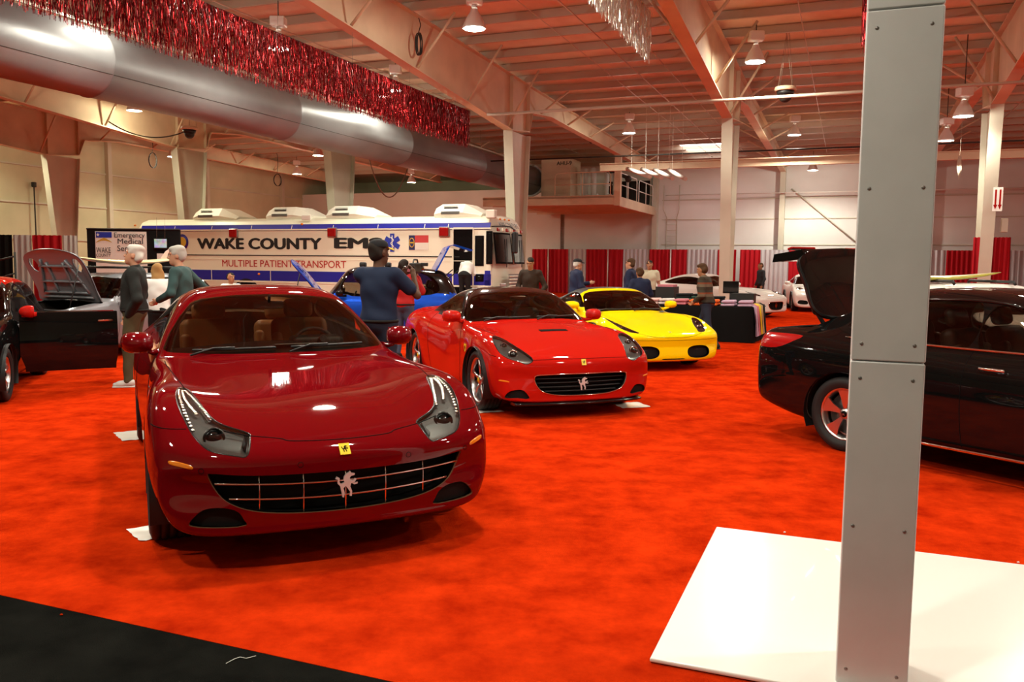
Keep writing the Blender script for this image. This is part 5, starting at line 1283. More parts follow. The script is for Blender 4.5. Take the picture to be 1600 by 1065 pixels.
def build_mini(name, label, pose, colour, roof, tall=0.0, long=0.0, bonnet=None, hatch=None, door=None, mirror='paint_black', group=None, handle=True):
    """small two-box hatchback; bonnet / hatch / door: opening angle in degrees"""
    t = car_root(name, label, pose); wb = 2.47 + long; zt = tall; xr = -long
    roofm = {'paint_red': 'paint_bright_red'}.get(roof, roof)
    S = dict(paint=colour, wb=wb, wr=.31 + tall * .15, arch=.35 + tall * .15, tr=.835, tw=.205, belt=.98, rim=.215, spokes=5, style='five', cap='gap_black',
             ws=sym([(0, 1.0), (.45, .995), (.69, .985), (.675, 1.10), (.62, 1.29 + zt), (.5, 1.32 + zt), (0, 1.345 + zt)]), wsx=(-1.2, -.5), glass='glass_tint', sglass='glass_tint',
             rw=[(-.5, 1.05), (.5, 1.05), (.5, 1.22 + zt), (0, 1.27 + zt), (-.5, 1.22 + zt)], rwx=-2.6 - long,
             side=[[(-.86, 1.0), (-1.0, 1.28 + zt), (-1.70 - long * .4, 1.31 + zt), (-1.72 - long * .4, 1.0)], [(-1.80 - long * .4, 1.0), (-1.78 - long * .4, 1.31 + zt), (-2.45 - long, 1.26 + zt), (-2.62 - long, 1.03)]],
             lamp=[(.42, -.60), (.20, -.52), (.12, -.60), (.20, -.71), (.38, -.72), (.47, -.68)], bulbs=[(.30, .62, .06)], lampz=.60,
             holes=[(sym([(0, .50), (.36, .50), (.40, .44), (.34, .36), (0, .35)]), 96, True)],
             fmat=(lambda f: 2 if f.calc_center_median().z > 1.0 + .02 and f.calc_center_median().x < -.55 and f.calc_center_median().z < 1.325 + zt else (3 if f.calc_center_median().z >= 1.325 + zt and f.calc_center_median().x < -.8 else 0)),
             seams=[([(-.62, .22), (-.68, .5), (-.72, .95)], 'side', 0), ([(-1.80 - long * .3, .22), (-1.88 - long * .3, .5), (-1.86 - long * .3, .98)], 'side', 0)], dash=(-.92, .95, .62), seats=[-1.35, -2.1 - long * .6], sz=.40, rvm=(-.98, 0, 1.26 + zt))
    if bonnet: S['topcuts'] = [([(.50, 0), (.47, .35), (.36, .66), (.10, .735), (-.25, .72), (-.46, .70), (-.43, 0), (-.46, -.70), (-.25, -.72), (.10, -.735), (.36, -.66), (.47, -.35)], 40)]; S.pop('lamp')
    MATS['chrome_keep'] = MATS['chrome']; MATS['chrome'] = MATS[roofm]
    bm, T = generic_car(t, mini_rows(tall, long), S, 6, 5); MATS['chrome'] = MATS['chrome_keep']; cabin(t, S)
    sunk_grille(t, T, smooth_poly(sym([(0, .50), (.36, .50), (.40, .44), (.34, .36), (0, .35)]), 3), .1)
    if bonnet:
        lay = bm.faces.layers.int['part']
        # round openings of the bonnet where the lamps show when it is shut
        for s in (-1, 1): carve(bm, [(.20 + .13 * math.cos(a), s * .53 + .10 * math.sin(a)) for a in np.linspace(0, 2 * PI, 24, endpoint=False)], 'top', mask(nzmin=.05, zmin=.55), 41)
        b = bm_part(bm, 40, 'bonnet', [colour, 'paint_grey' if colour == 'paint_grey' else colour], t, inner=1, thick=.03)
        piv = Vector((-.45, 0, .955)); X = Matrix.Translation(piv) @ Matrix.Rotation(R(-bonnet), 4, 'Y') @ Matrix.Translation(-piv)
        rb = MB()
        for (x0, y0, x1, y1) in ((-.3, -.55, .30, -.30), (-.3, .55, .30, .30), (-.3, -.2, .25, -.2), (-.3, .2, .25, .2), (-.1, -.5, -.1, .5), (.18, -.4, .18, .4), (-.38, -.6, -.38, .6), (-.3, -.55, -.3, .55)):
            P = [p - n * .042 for p, n in skin_project(T, [(x0 + (x1 - x0) * k / 6, y0 + (y1 - y0) * k / 6) for k in range(7)], 'top')]
            if len(P) > 1: rb.tube(P, .022, 6)
        rb.v = [tuple(X @ Vector(v)) for v in rb.v]; rb.build('bonnet_ribs', colour, b)
        for v in b.data.vertices: v.co = X @ v.co
        e = MB(); e.box((.05, 0, .60), (.85, 1.25, .08)); e.rbox((.0, .1, .70), (.5, .6, .16), .04); e.rbox((-.25, -.42, .70), (.22, .26, .18), .03); e.tube([(.2, -.4, .74), (.1, 0, .80), (-.1, .4, .78)], .03); e.build('engine', 'black_plastic', t)
        st = MB(); st.tube([(.1, .62, .80), X @ Vector((.2, .55, .86))], .01); st.build('bonnet_stay', 'black_plastic', t)
        for s in (-1, 1):
            l = MB(); M_ = Matrix.Rotation(R(62), 3, 'Y'); l.lathe([(.001, .02), (.08, .015), (.10, -.02), (.10, -.10)], (.40, s * .56, .72), 20, M=M_); l.build('headlight', 'lens_clear', t)
            l = MB(); l.lathe([(.001, 0), (.085, 0), (.095, -.03), (.095, -.12), (.001, -.12)], (.385, s * .56, .715), 20, M=M_); l.build('lamp_housing', 'chrome', t)
    if hatch:
        h = MB(); a1, a2 = R(hatch), R(hatch - 78); prof = [Vector((0, 0, 0))]
        for k in range(5): prof.append(prof[-1] + Vector((-math.cos(a1), 0, math.sin(a1))) * .11)
        for k in range(5): aa = a1 + (a2 - a1) * min(1, (k + 1) / 2); prof.append(prof[-1] + Vector((-math.cos(aa), 0, math.sin(aa))) * .10)
        off = Vector((math.sin(R(hatch)) * -.0 + .05, 0, -.03))
        for o_ in (Vector((0, 0, 0)), off): h.grid([[p + o_ + Vector((0, y * (.62 - .05 * k / 10), 0)) for y in np.linspace(-1, 1, 9)] for k, p in enumerate(prof)])
        for s in (-1, 1): h.grid([[p + Vector((0, s * (.62 - .05 * k / 10), 0)), p + off + Vector((0, s * (.62 - .05 * k / 10), 0))] for k, p in enumerate(prof)])
        h.grid([[prof[-1] + Vector((0, y * .57, 0)), prof[-1] + off + Vector((0, y * .57, 0))] for y in np.linspace(-1, 1, 9)])
        o = h.build('tailgate', colour, t, (-2.62 - long, 0, 1.36 + zt))
        s2 = MB()
        for s in (-1, 1): s2.tube([(-2.72 - long, s * .58, 1.15 + zt * .5), (-3.05 - long, s * .58, 1.36 + zt)], .012)
        s2.build('tailgate_strut', 'black_plastic', t)
    for s in (-1, 1):
        if not (door and s > 0): side_mirror(t, (-.80, s * .93, 1.02), s, mirror, (.15, .18, .13), (-.86, s * .80, .97))
        if handle and not (door and s > 0):
            h = skin_project(T, [(-1.52, .90), (-1.66, .90)], 'side', s); d = MB()
            if len(h) == 2: d.tube([h[0][0], h[0][0] + h[0][1] * .03, h[1][0] + h[1][1] * .03, h[1][0]], .012, 8); d.build('door_handle', 'chrome', t)
    if door:                                                     # the driver's door, swung out
        d = MB(); P = []
        for z in (.24, .30, .45, .62, .80, .93, .975):
            off = .0 + .06 * math.sin((z - .2) / .8 * PI)
            P.append([Vector((-k * 1.10 * (1.0 if z > .4 else .93) - (.0 if z > .4 else .05), off - .05, z)) for k in np.linspace(0, 1, 9)])
        d.grid(P); d.grid([[p - Vector((0, .11, 0)) for p in r] for r in P]); n = len(P)
        for a, b in ((0, 1),): pass
        o1 = [r[-1] for r in P]; o0 = [r[0] for r in P]; d.grid([o1, [p - Vector((0, .11, 0)) for p in o1]]); d.grid([o0, [p - Vector((0, .11, 0)) for p in o0]])
        d.grid([P[-1], [p - Vector((0, .11, 0)) for p in P[-1]]]); d.grid([P[0], [p - Vector((0, .11, 0)) for p in P[0]]])
        o = d.build('door', colour, t, (-.70, .83, 0), (0, 0, -R(door)))
        q = MB(); q.tube([(-.86, .015, .86), (-.88, .055, .865), (-1.02, .055, .87), (-1.04, .015, .87)], .013, 8); q.build('door_handle', 'chrome', o)
        side_mirror(o, (-.10, .13, 1.0), 1, mirror, (.16, .20, .15), (-.13, .0, .96), 'chrome')
        q = MB(); q.bar((-.02, -.05, .985), (-1.06, -.05, .985), .02, .012); q.build('window_seal', 'chrome', o)
    return t
bk = build_mini('hatchback_car', 'black hatchback with red roof and red mirror, driver door swung open', (-6.59, 9.31, .354), 'paint_black', 'paint_red', door=80, mirror='paint_bright_red')
GREY_POSE = (-7.62, 13.75, R(-25))
gy = build_mini('hatchback_car', 'grey hatchback with its bonnet propped up, behind the older man in a dark jacket', GREY_POSE, 'paint_grey', 'paint_grey', bonnet=72, mirror='paint_black', long=.08)
BLUE_POSE = (-4.33, 17.2, R(-80))
bl = build_mini('hatchback_car', 'blue hatchback with bonnet and tailgate raised and a black roof', BLUE_POSE, 'paint_blue', 'gloss_black', tall=.13, long=.12, bonnet=58, hatch=62)

def coupe_rows(z=0.0):
    K = [(.92, (.48, .56, .58, .57, .54, .44, .26), (.38,) * 8, (0, 0, 0), 1),
         (.93, (.70, .80, .83, .82, .78, .64, .38), (.26, .33, .41, .47, .51, .53, .54, .54), (0, 0, 0), 1),
         (.90, (.76, .86, .89, .88, .84, .70, .42), (.17, .29, .44, .56, .61, .63, .635, .635), (0, 0, 0), .9),
         (.66, (.80, .90, .93, .92, .84, .66, .38), (.15, .31, .49, .67, .74, .73, .735, .735), (0, 0, 0), .5),
         (.2, (.84, .92, .95, .92, .82, .60, .34), (.15, .33, .56, .79, .85, .82, .825, .83), (0, 0, 0), .1),
         (-.3, (.86, .92, .93, .90, .80, .60, .33), (.15, .33, .57, .80, .89, .89, .90, .91)),
         (-.70, (.87, .92, .92, .88, .79, .61, .33), (.15, .33, .56, .80, .91, .925, .93, .935), (-.12, -.08, -.02)),
         (-.78, (.87, .92, .915, .88, .79, .65, .34), (.15, .33, .56, .80, .92, .94, .95, .955), (-.2, -.12, -.03)),
         (-1.15, (.87, .92, .915, .88, .78, .69, .36), (.15, .33, .56, .81, .94, 1.09, 1.14, 1.15), (-.1, -.06, -.02)),
         (-1.55, (.87, .92, .92, .88, .77, .62, .33), (.15, .33, .57, .82, .95, 1.25, 1.31, 1.32), (-.04, -.04, -.02)),
         (-2.0, (.87, .925, .93, .90, .775, .60, .32), (.15, .33, .58, .84, .96, 1.29, 1.345, 1.355)),
         (-2.6, (.87, .935, .955, .93, .79, .58, .31), (.16, .34, .60, .87, .98, 1.23, 1.29, 1.30)),
         (-3.1, (.86, .94, .965, .94, .80, .57, .30), (.17, .35, .61, .88, .99, 1.10, 1.15, 1.16)),
         (-3.6, (.83, .90, .92, .89, .76, .55, .30), (.20, .38, .62, .86, .96, 1.0, 1.015, 1.02)),
         (-3.85, (.75, .83, .85, .82, .71, .53, .30), (.28, .42, .62, .80, .89, .92, .93, .93), (0, 0, 0), -.2),
         (-3.92, (.5, .58, .60, .58, .52, .42, .26), (.52, .54, .60, .64, .66, .66, .66, .66), (0, 0, 0), -.3)]
    return body_rows(K)
def build_coupe(label, pose, kind):
    t = car_root('coupe_car', label, pose)
    S = dict(paint='paint_white', wb=2.80, wr=.34, arch=.38, tr=.945, tw=.24, belt=.98, rim=.26, spokes=7, style='multi', cap='gap_black', caliper='gap_black',
             ws=sym([(0, .97), (.5, .96), (.76, .945), (.73, 1.05), (.62, 1.22), (.5, 1.25), (0, 1.28)]), wsx=(-1.7, -.7), glass='glass_dark', sglass='glass_dark',
             rw=[(-.48, 1.08), (0, 1.09), (.48, 1.08), (.44, 1.22), (0, 1.27), (-.44, 1.22)], rwx=-2.4,
             side=[[(-1.15, .985), (-1.40, 1.13), (-1.70, 1.22), (-2.1, 1.25), (-2.5, 1.21), (-2.9, 1.09), (-2.85, 1.02), (-2.0, 1.0)]],
             seams=[([(.60, .60), (.3, .625), (0, .63)], 'front', 1), ([(-.60, .60), (-.3, .625), (0, .63)], 'front', 1), ([(-.82, .2), (-.86, .5), (-.95, .93)], 'side', 0), ([(-2.35, .22), (-2.45, .5), (-2.45, .98)], 'side', 0)],
             dash=(-1.3, .92, .68), seats=[-1.75], sz=.36, rvm=(-1.45, 0, 1.2), inner='lining')
    if kind == 'trident':
        gh = [(0, .50), (.30, .50), (.41, .47), (.40, .36), (.28, .27), (0, .25)]
        S['lamp'] = [(.30, -.82), (.28, -.74), (.55, -.60), (.72, -.62), (.68, -.76), (.50, -.84)]; S['bulbs'] = [(.55, .72, .05)]
        S['holes'] = [(sym(gh), 98, True)]
    else:
        S['lamp'] = [(.20 + .19 * math.cos(a), -.70 + .12 * math.sin(a)) for a in np.linspace(0, 2 * PI, 14, endpoint=False)]; S['bulbs'] = [(.24, .70, .07)]; S['wb'] = 2.36; S['lampz'] = .5
        S['holes'] = [([(s * y, z) for y, z in [(.50, .28), (.50, .40), (.76, .42), (.80, .30)]], 14 + (s > 0), True) for s in (1, -1)] + [(sym([(0, .36), (.38, .36), (.40, .27), (0, .25)]), 98, True)]
    bm, T = generic_car(t, coupe_rows(), S, 6, 5); cabin(t, S)
    if kind == 'trident':
        sunk_grille(t, T, smooth_poly(sym(gh), 3), .1)
        m = MB()
        for y in np.linspace(-.34, .34, 9): m.bar((.86 - nose_sweep(y), y, .29), (.86 - nose_sweep(y), y, .48), .008, .02, (1, 0, 0))
        m.build('grille_bars', 'dark_alloy', t)
        q = MB(); 
        for y, z0, z1 in ((0, .30, .47), (-.045, .36, .45), (.045, .36, .45)): q.bar((.90, y, z0), (.90, y, z1), .012, .012, (1, 0, 0))
        q.bar((.90, -.05, .37), (.90, .05, .37), .012, .012, (1, 0, 0)); q.build('trident_emblem', 'chrome', t)
        rm = MB(); rm.tube([h[0] for h in skin_project(T, [(y * 1.02, .38 + (z - .38) * 1.03) for y, z in smooth_poly(sym(gh), 3)], 'front')], .010, 6, closed=True); rm.build('grille_surround', 'chrome', t)
    else:
        for q in (14, 15): bm_part(bm, q, 'air_intake', 'black_mesh', t, push=-.04)
        sunk_grille(t, T, smooth_poly(sym([(0, .36), (.38, .36), (.40, .27), (0, .25)]), 3), .1)
    for s in (-1, 1): side_mirror(t, (-1.15, s * .98, 1.0), s, 'paint_white', (.18, .20, .14), (-1.22, s * .82, .95))
    return t
MAS_POSE = (7.75, 27.2, R(42))
build_coupe('white grand touring coupe with a dark oval grille behind the clothes table', MAS_POSE, 'trident')
POR_POSE = (11.17, 30.6, R(-12))
build_coupe('white rear-engined sports coupe with round headlights under the raised boot lid', POR_POSE, 'round')
# ------------------------------------------------------------------ the rescue bus
mat('bus_cream', (.80, .78, .62), .35, coat=.6); mat('bus_blue', (.018, .022, .30), .35, coat=.5); mat('letter_black', (.012, .012, .012), .5); mat('letter_red', (.42, .03, .02), .5)
mat('flag_red', (.52, .05, .05), .5); mat('flag_navy', (.02, .025, .10), .5); mat('flag_white', (.70, .66, .58), .5); mat('star_blue', (.02, .04, .36), .5); mat('beacon_red', (.30, .006, .006), .2, coat=.6)
mat('ac_white', (.80, .77, .66), .45); mat('drape_red', (.42, .010, .018), .8, spec=.2); mat('drape_grey', (.50, .51, .53), .8, spec=.2); mat('drape_black', (.010, .010, .010), .9, spec=.1)
mat('banner_white', (.78, .76, .68), .6); mat('gold', (.55, .34, .03), .5); mat('letter_grey', (.06, .06, .065), .5); mat('cloth_black', (.006, .006, .006), .95, spec=.1); mat('pole_steel', (.70, .66, .62), .4, .3)
BD = 22.1
def bs(px, py): p = at_D(px, py, BD); return grid_ds(p)[1], p.z
sF = bs(770, 335)[0]; sR = bs(211, 345)[0]; BL = sR - sF; BW = 2.5
bus = thing('rescue_bus', 'long cream and blue rescue bus with lettering along its side', 'bus', W(BD, sR, 0), GROT)
# local frame: x runs along the bus to its nose (right), y away from us, z up
def bx_(px, py): s, z = bs(px, py); return sR - s, z
zroof = 3.02; zb = .42; prof = [(0, zb), (0, .55), (0, 2.60), (.06, 2.76), (.18, 2.90), (.45, 3.0), (1.25, 3.05)]
prof = prof + [(BW - y, z) for y, z in prof[-2::-1]]
b = MB()
secs = [(0, .90, .16), (.05, .97, .05), (.16, 1, 0), (BL - .9, 1, 0), (BL - .45, 1, 0)]
R_ = []
for x, k, dz in secs: R_.append([Vector((x, BW / 2 + (y - BW / 2) * k, z - (dz if z > 2 else -dz * .5))) for y, z in prof])
b.rings(R_, True, True, False); bm_ = b.build('body', 'bus_cream', bus)
# wheel openings shown as dark arches with tyres
for x in (bx_(385, 440)[0], BL - 1.9):
    w_ = MB(); w_.lathe([(.30, .0), (.46, .02), (.48, .08), (.48, .25), (.30, .27)], n=32, axis='y'); q = w_.build('wheel', 'rubber', bus, (x, .04, .48))
    h = MB(); h.lathe([(.001, .06), (.10, .05), (.12, .02), (.28, .05), (.31, .02)], n=24, axis='y'); h.build('rim', 'alloy', q)
    a = MB(); P = [[Vector((x + r * math.cos(t), -.012, .48 + r * math.sin(t))) for r in (.50, .58)] for t in np.linspace(0, PI, 20)]; a.grid(P); a.build('wheel_arch', 'black_plastic', bus)
    a = MB(); a.prism([(x + .5 * math.cos(t), .48 + .5 * math.sin(t)) for t in np.linspace(-.12, PI + .12, 22)], .004, frame((1, 0, 0), (0, 0, 1), (0, -1, 0)), (0, 0, 0)); a.build('wheel_recess', 'gap_black', bus)
# nose: cab with sloped screen
nose = MB(); NX = BL - .45
secs = [(NX, prof), (BL - .05, [(y * .985 + BW * .0075, z) for y, z in prof])]
fz = lambda x, z: x
N = []
for t in (0, .35, .7, 1.0):
    ring = []
    for y, z in prof:
        bow = .55 * (1 - ((y - BW / 2) / (BW / 2)) ** 4) ** .5 if abs(y - BW / 2) < BW / 2 else 0
        rake = -.22 * max(0, z - 1.25) / 1.8 - (.25 * max(0, (z - 2.6) / .45) ** 2)
        x = NX + t * (.45 + rake) + t * bow * .35
        ring.append(Vector((x, y, z)))
    N.append(ring)
nose.rings(N, False, True, True); nose.build('nose', 'bus_cream', bus)
XS = frame((1, 0, 0), (0, 0, 1), (0, -1, 0))                # lettering on the side
def strip(mb, x0, x1, z0, z1, y=-.006, th=.008): mb.box(((x0 + x1) / 2, y, (z0 + z1) / 2), (x1 - x0, th, z1 - z0)); return mb
zz = lambda px, py: bx_(px, py)[1]
m = MB(); 
xe = bx_(768, 340)[0]
zA0, zA1 = zz(500, 352), zz(500, 344)
m.rings([[Vector((x, y, z)) for y, z in ((-.012, 2.585), (.005, 2.65), (.062, 2.79), (.085, 2.77), (.02, 2.60))] for x in (.25, xe - .05)], True, True, False); m.build('roof_stripe', 'bus_blue', bus)
m = MB(); strip(m, .03, xe, zz(400, 438), zz(400, 422.5)); m.build('blue_band', 'bus_blue', bus)
m = MB(); strip(m, .03, xe, zz(400, 441), zz(400, 438.6), -.012, .02); strip(m, .03, xe, zz(400, 405.0), zz(400, 404.0), -.004); strip(m, .10, xe, zz(400, 360), zz(400, 358), -.02, .04); m.build('rub_rails', 'bus_cream', bus)
m = MB(); strip(m, .4, bx_(735, 399)[0] - .35, zz(400, 399.6), zz(400, 398)); m.build('pin_line', 'letter_black', bus)
m = MB()
for px in (331, 423): strip(m, bx_(px, 430)[0] - .012, bx_(px, 430)[0] + .012, zz(400, 438), zz(400, 422.5), -.010)
for px in (272, 330, 392, 455, 520, 590, 663, 700): m.box((bx_(px, 345)[0], .018, 2.68), (.02, .012, .16), M=Matrix.Rotation(R(-20), 3, 'X'))
m.build('panel_gaps', 'bus_cream', bus)
def letter(txt, x0, x1, y0, y1, mtl, name, bold=.0):
    A = bx_(x0, (y0 + y1) / 2)[0]; B_ = bx_(x1, (y0 + y1) / 2)[0]; za, zb_ = zz((x0 + x1) / 2, y1), zz((x0 + x1) / 2, y0)
    q = MB(); v, f = text_mesh(txt, 1.0, .006, None, bold); ys = [p.y for p in v]; k = (zb_ - za) / (max(ys) - min(ys)); xs = [p.x for p in v]; kx = (B_ - A) / (max(xs) - min(xs)); xm, ym = (max(xs) + min(xs)) / 2, (max(ys) + min(ys)) / 2
    q.add([XS @ Vector(((p.x - xm) * kx, (p.y - ym) * k, p.z)) + Vector(((A + B_) / 2, -.005, (za + zb_) / 2)) for p in v], f, False); return q.build(name, mtl, bus)
letter('WAKE COUNTY', 308, 503, 371.5, 389.5, 'letter_black', 'lettering', .05); letter('EMS', 522, 598, 371, 388.5, 'letter_black', 'lettering', .05)
letter('MULTIPLE PATIENT TRANSPORT', 347.5, 541, 406.5, 417.5, 'letter_red', 'lettering', .006)
# six armed star with the rod and snake
cx, cz = bx_(613, 379); r_ = (zz(613, 365) - zz(613, 393.5)) / 2; m = MB()
for k in range(3):
    a = PI / 2 + k * PI / 3; c_, s_ = math.cos(a), math.sin(a); w2 = r_ * .27
    m.prism([(c_ * u - s_ * v, s_ * u + c_ * v) for u, v in ((-r_, -w2), (r_, -w2), (r_, w2), (-r_, w2))], .006, XS, (cx, -.004 - .0005 * k, cz))
st = m.build('star_emblem', 'star_blue', bus); m = MB(); m.bar((cx, -.014, cz - r_ * .8), (cx, -.014, cz + r_ * .8), .03, .004, (0, 1, 0)); m.tube([(cx + .05 * math.sin(k * .9), -.016, cz - r_ * .6 + k * r_ * .1) for k in range(13)], .012, 5); m.build('rod_and_snake', 'banner_white', st)
x0, z1 = bx_(639, 367.5); x1, z0 = bx_(669.5, 390.5); m = MB(); strip(m, x0, x0 + (x1 - x0) * .31, z0, z1); fl_ = m.build('state_flag', 'flag_navy', bus)
m = MB(); strip(m, x0 + (x1 - x0) * .31, x1, (z0 + z1) / 2, z1); m.build('flag_stripe', 'flag_red', fl_); m = MB(); strip(m, x0 + (x1 - x0) * .31, x1, z0, (z0 + z1) / 2); m.build('flag_stripe', 'flag_white', fl_)
m = MB(); cc = (x0 + (x1 - x0) * .155, -.012, (z0 + z1) / 2); m.tube([(cc[0] + .08 * math.cos(a), cc[1], cc[2] + .13 * math.sin(a)) for a in [2 * PI * k / 16 for k in range(16)]], .014, 5, closed=True); m.box(cc, (.12, .006, .04)); m.build('flag_mark', 'gold', fl_)
m = MB(); m.lathe([(.001, .01), (.26, .008), (.26, -.004)], n=28, M=XS, c=(bx_(285, 378)[0], 0, zz(285, 378))); sl_ = m.build('round_seal', 'bus_blue', bus); m = MB(); m.lathe([(.001, .016), (.17, .014)], n=24, M=XS, c=(bx_(285, 378)[0], 0, zz(285, 378))); m.build('seal_centre', 'gold', sl_)
for px, py in ((366, 364), (520, 363), (695, 362)):
    x, z = bx_(px, py); q = MB(); q.rbox((x, -.05, z), (.30, .10, .25), .03); o = q.build('warning_light', 'beacon_red', bus); q = MB(); q.rbox((x, -.03, z), (.34, .07, .29), .02); q.build('light_base', 'lamp_housing', o)
for px, py in ((472, 350), (405, 428), (211.5, 352)):
    x, z = bx_(px, py); q = MB(); q.ball((x, -.01, z), (.05, .03, .035), 10, 6); q.build('marker_light', 'amber', bus)
# doorway, folded-back door leaf, cab window, nose pieces
x0, z1 = bx_(709, 358); x1, z0 = bx_(738.5, 447); z0 = .50
m = MB(); m.box(((x0 + x1) / 2, .001, (z0 + z1) / 2), (x1 - x0, .01, z1 - z0)); m.build('doorway', 'gap_black', bus)
m = MB(); 
for xa, xb, za, zb_ in ((x0 - .04, x0, z0, z1), (x1, x1 + .04, z0, z1), (x0, x1, z1, z1 + .05)): strip(m, xa, xb, za, zb_, -.012, .03)
m.build('door_frame', 'bus_cream', bus); m = MB(); m.box(((x0 + x1) / 2, -.28, .20), (.80, .56, .40)); m.build('entry_step', 'lamp_housing', bus)
def pane(pxa, pya, pxb, pyb, name='side_window'):
    xa, za = bx_(pxa, pya); xb, zb_ = bx_(pxb, pyb); q = MB(); q.rbox(((xa + xb) / 2, -.012, (za + zb_) / 2), (xb - xa, .02, za - zb_), .06, n=3); o = q.build(name, 'gap_black', bus)
    q = MB(); q.rbox(((xa + xb) / 2, -.02, (za + zb_) / 2), (xb - xa - .12, .014, za - zb_ - .12), .05, n=3); q.build('pane', 'gloss_black', o)
pane(742.5, 368, 756, 415.5); pane(760, 361, 769.5, 412.5)
pane(743, 428, 756, 440); x0, z1 = bx_(759, 425); x1, z0 = bx_(788, 444)
m = MB(); strip(m, bx_(757.5, 425)[0], BL - .06, .88, 1.42); m.build('nose_panel', 'bus_blue', bus)
# the screen follows the bowed nose
def nose_pt(y, z, off=.012):
    bow = .55 * max(0, 1 - abs((y - BW / 2) / (BW / 2)) ** 4) ** .5; rake = -.22 * max(0, z - 1.25) / 1.8 - (.25 * max(0, (z - 2.6) / .45) ** 2)
    return Vector((NX + .45 + rake + bow * .35 + off, y, z))
def nose_patch(y0, y1, z0, z1, name, mtl, parent=bus, off=.012, n=9):
    q = MB(); q.grid([[nose_pt(y0 + (y1 - y0) * i / n, z0 + (z1 - z0) * k / 4, off) for i in range(n + 1)] for k in range(5)]); return q.build(name, mtl, parent)
for y0, y1 in ((.10, 1.20), (1.30, 2.40)):
    o = nose_patch(y0, y1, 1.62, 2.52, 'windshield', 'gap_black'); nose_patch(y0 + .06, y1 - .06, 1.67, 2.47, 'windshield_glass', 'gloss_black', o, .018)
nose_patch(.75, 1.75, .72, 1.32, 'nose_grille', 'lamp_housing')
m = MB()
for k in range(6): m.tube([nose_pt(.78 + .94 * i / 8, .78 + k * .095, .022) for i in range(9)], .02, 5)
m.build('grille_slats', 'bus_cream', bus)
for y in (.35, 2.15): m = MB(); m.rbox(nose_pt(y, .95, .02), (.05, .40, .22), .02); m.build('headlight', 'alloy', bus)
m = MB(); m.rbox((NX + .72, BW / 2, .56), (.14, BW * .98, .26), .04); m.build('bumper', 'lamp_housing', bus)
for k, y in enumerate(np.linspace(.35, 2.15, 7)): m = MB(); m.rbox(nose_pt(y, 2.60, .03), (.06, .15, .10), .02); m.build('warning_light', 'beacon_red' if k % 2 == 0 else 'bus_cream', bus)
for y in (.9, 1.25, 1.6): m = MB(); m.ball(nose_pt(y, 2.93, .0), (.03, .06, .03), 8, 6); m.build('marker_light', 'amber', bus)
m = MB(); Mn = frame((0, 1, 0), (-.12, 0, .99), (.99, 0, .12)); v, f = text_mesh('WAKE COUNTY EMS', .2, .004, 1.5, .004); m.add([nose_pt(BW / 2 + p.x, 2.75 + p.y, .02 + p.z) for p in v], f, False); m.build('lettering', 'letter_grey', bus)
m = MB(); a = nose_pt(.10, 2.68, 0); m.tube([a, a + Vector((.45, -.10, .0)), a + Vector((.60, -.05, -.02)), a + Vector((.62, .25, -.1))], .018, 6); o = m.build('mirror_arm', 'black_plastic', bus); m = MB(); m.rbox(a + Vector((.62, .28, -.45)), (.12, .24, .62), .05); m.build('mirror_head', 'black_plastic', o)
m = MB(); 
for y in (.62, 1.82): m.tube([nose_pt(y, 1.52, .04), nose_pt(y + .12, 2.0, .05), nose_pt(y + .18, 2.35, .05)], .014, 5)
m.build('wipers', 'black_plastic', bus)
# roof units
for pxa, pxb, py in ((290, 358, 334), (405, 476, 332.5), (500, 576, 331), (670, 744, 327.5)):
    xa = bx_(pxa, py)[0]; xb = bx_(pxb, py)[0]; zt = zroof - .06; q = MB(); y0, y1 = .35, 1.35; h = .40; ca = .16
    sec = lambda x, kk, hh: [Vector((x, y, z)) for y, z in ((y0, zt), (y0 - .06 * kk, zt + hh * .35), (y0 + .14, zt + hh), (y1, zt + hh), (y1 + .1, zt + hh * .4), (y1, zt))]
    q.rings([sec(xa, .4, h * .7), sec(xa + .22, 1, h), sec(xa + (xb - xa) * .62, 1, h), sec(xb, .2, h * .30)], True, True, False); o = q.build('roof_unit', 'ac_white', bus)
    q = MB()
    for x0, x1, z in ((xa + .30, xa + .75, zt + .27), (xa + .25, xa + .85, zt + .10)):
        for j in range(5): q.bar((x0, y0 - .05 + (.09 if z > zt + .2 else -.0), z + j * .018), (x1, y0 - .05 + (.09 if z > zt + .2 else -.0), z + j * .018), .03, .008)
    q.build('vent_louvres', 'letter_grey', o)
m = MB(); x, z = bx_(475, 329); m.rbox((x, .12, zroof - .02), (.34, .06, .16), .02); m.build('roof_sign', 'banner_white', bus)
m = MB(); x, z = bx_(805, 322); m.rbox((BL - .15, .25, zroof + .02), (.28, .2, .24), .03); m.build('roof_camera', 'ac_white', bus)

# ------------------------------------------------------------------ drapes along the walls: each panel its own
def drape(A, B_, h, m, label, group, seed=0, folds=None, z0=.03):
    A = Vector(A); B_ = Vector(B_); d = (B_ - A); L = d.length; d.normalize(); n = Vector((-d.y, d.x, 0)); k = folds or max(3, int(L / .22)); N = k * 8; rnd = random.Random(seed); ph = rnd.random() * 6
    P = []
    for j in range(7):
        v = j / 6; z = h * (1 - v) + z0 * v; amp = .025 + .045 * v; r = []
        for i in range(N + 1):
            u = i / N; w_ = math.sin(2 * PI * k * u + ph + .6 * math.sin(5 * u + ph)) * amp + .3 * amp * math.sin(2 * PI * k * 2.3 * u)
            r.append(A + d * (L * u) + n * w_ + Vector((0, 0, z + (.012 * abs(math.sin(PI * k * 1.5 * u)) if j == 0 else 0))))
        P.append(r)
    b = MB(); b.grid(P); o = b.build('drape', m, fix=False); return tag(o, label, 'curtain', group)
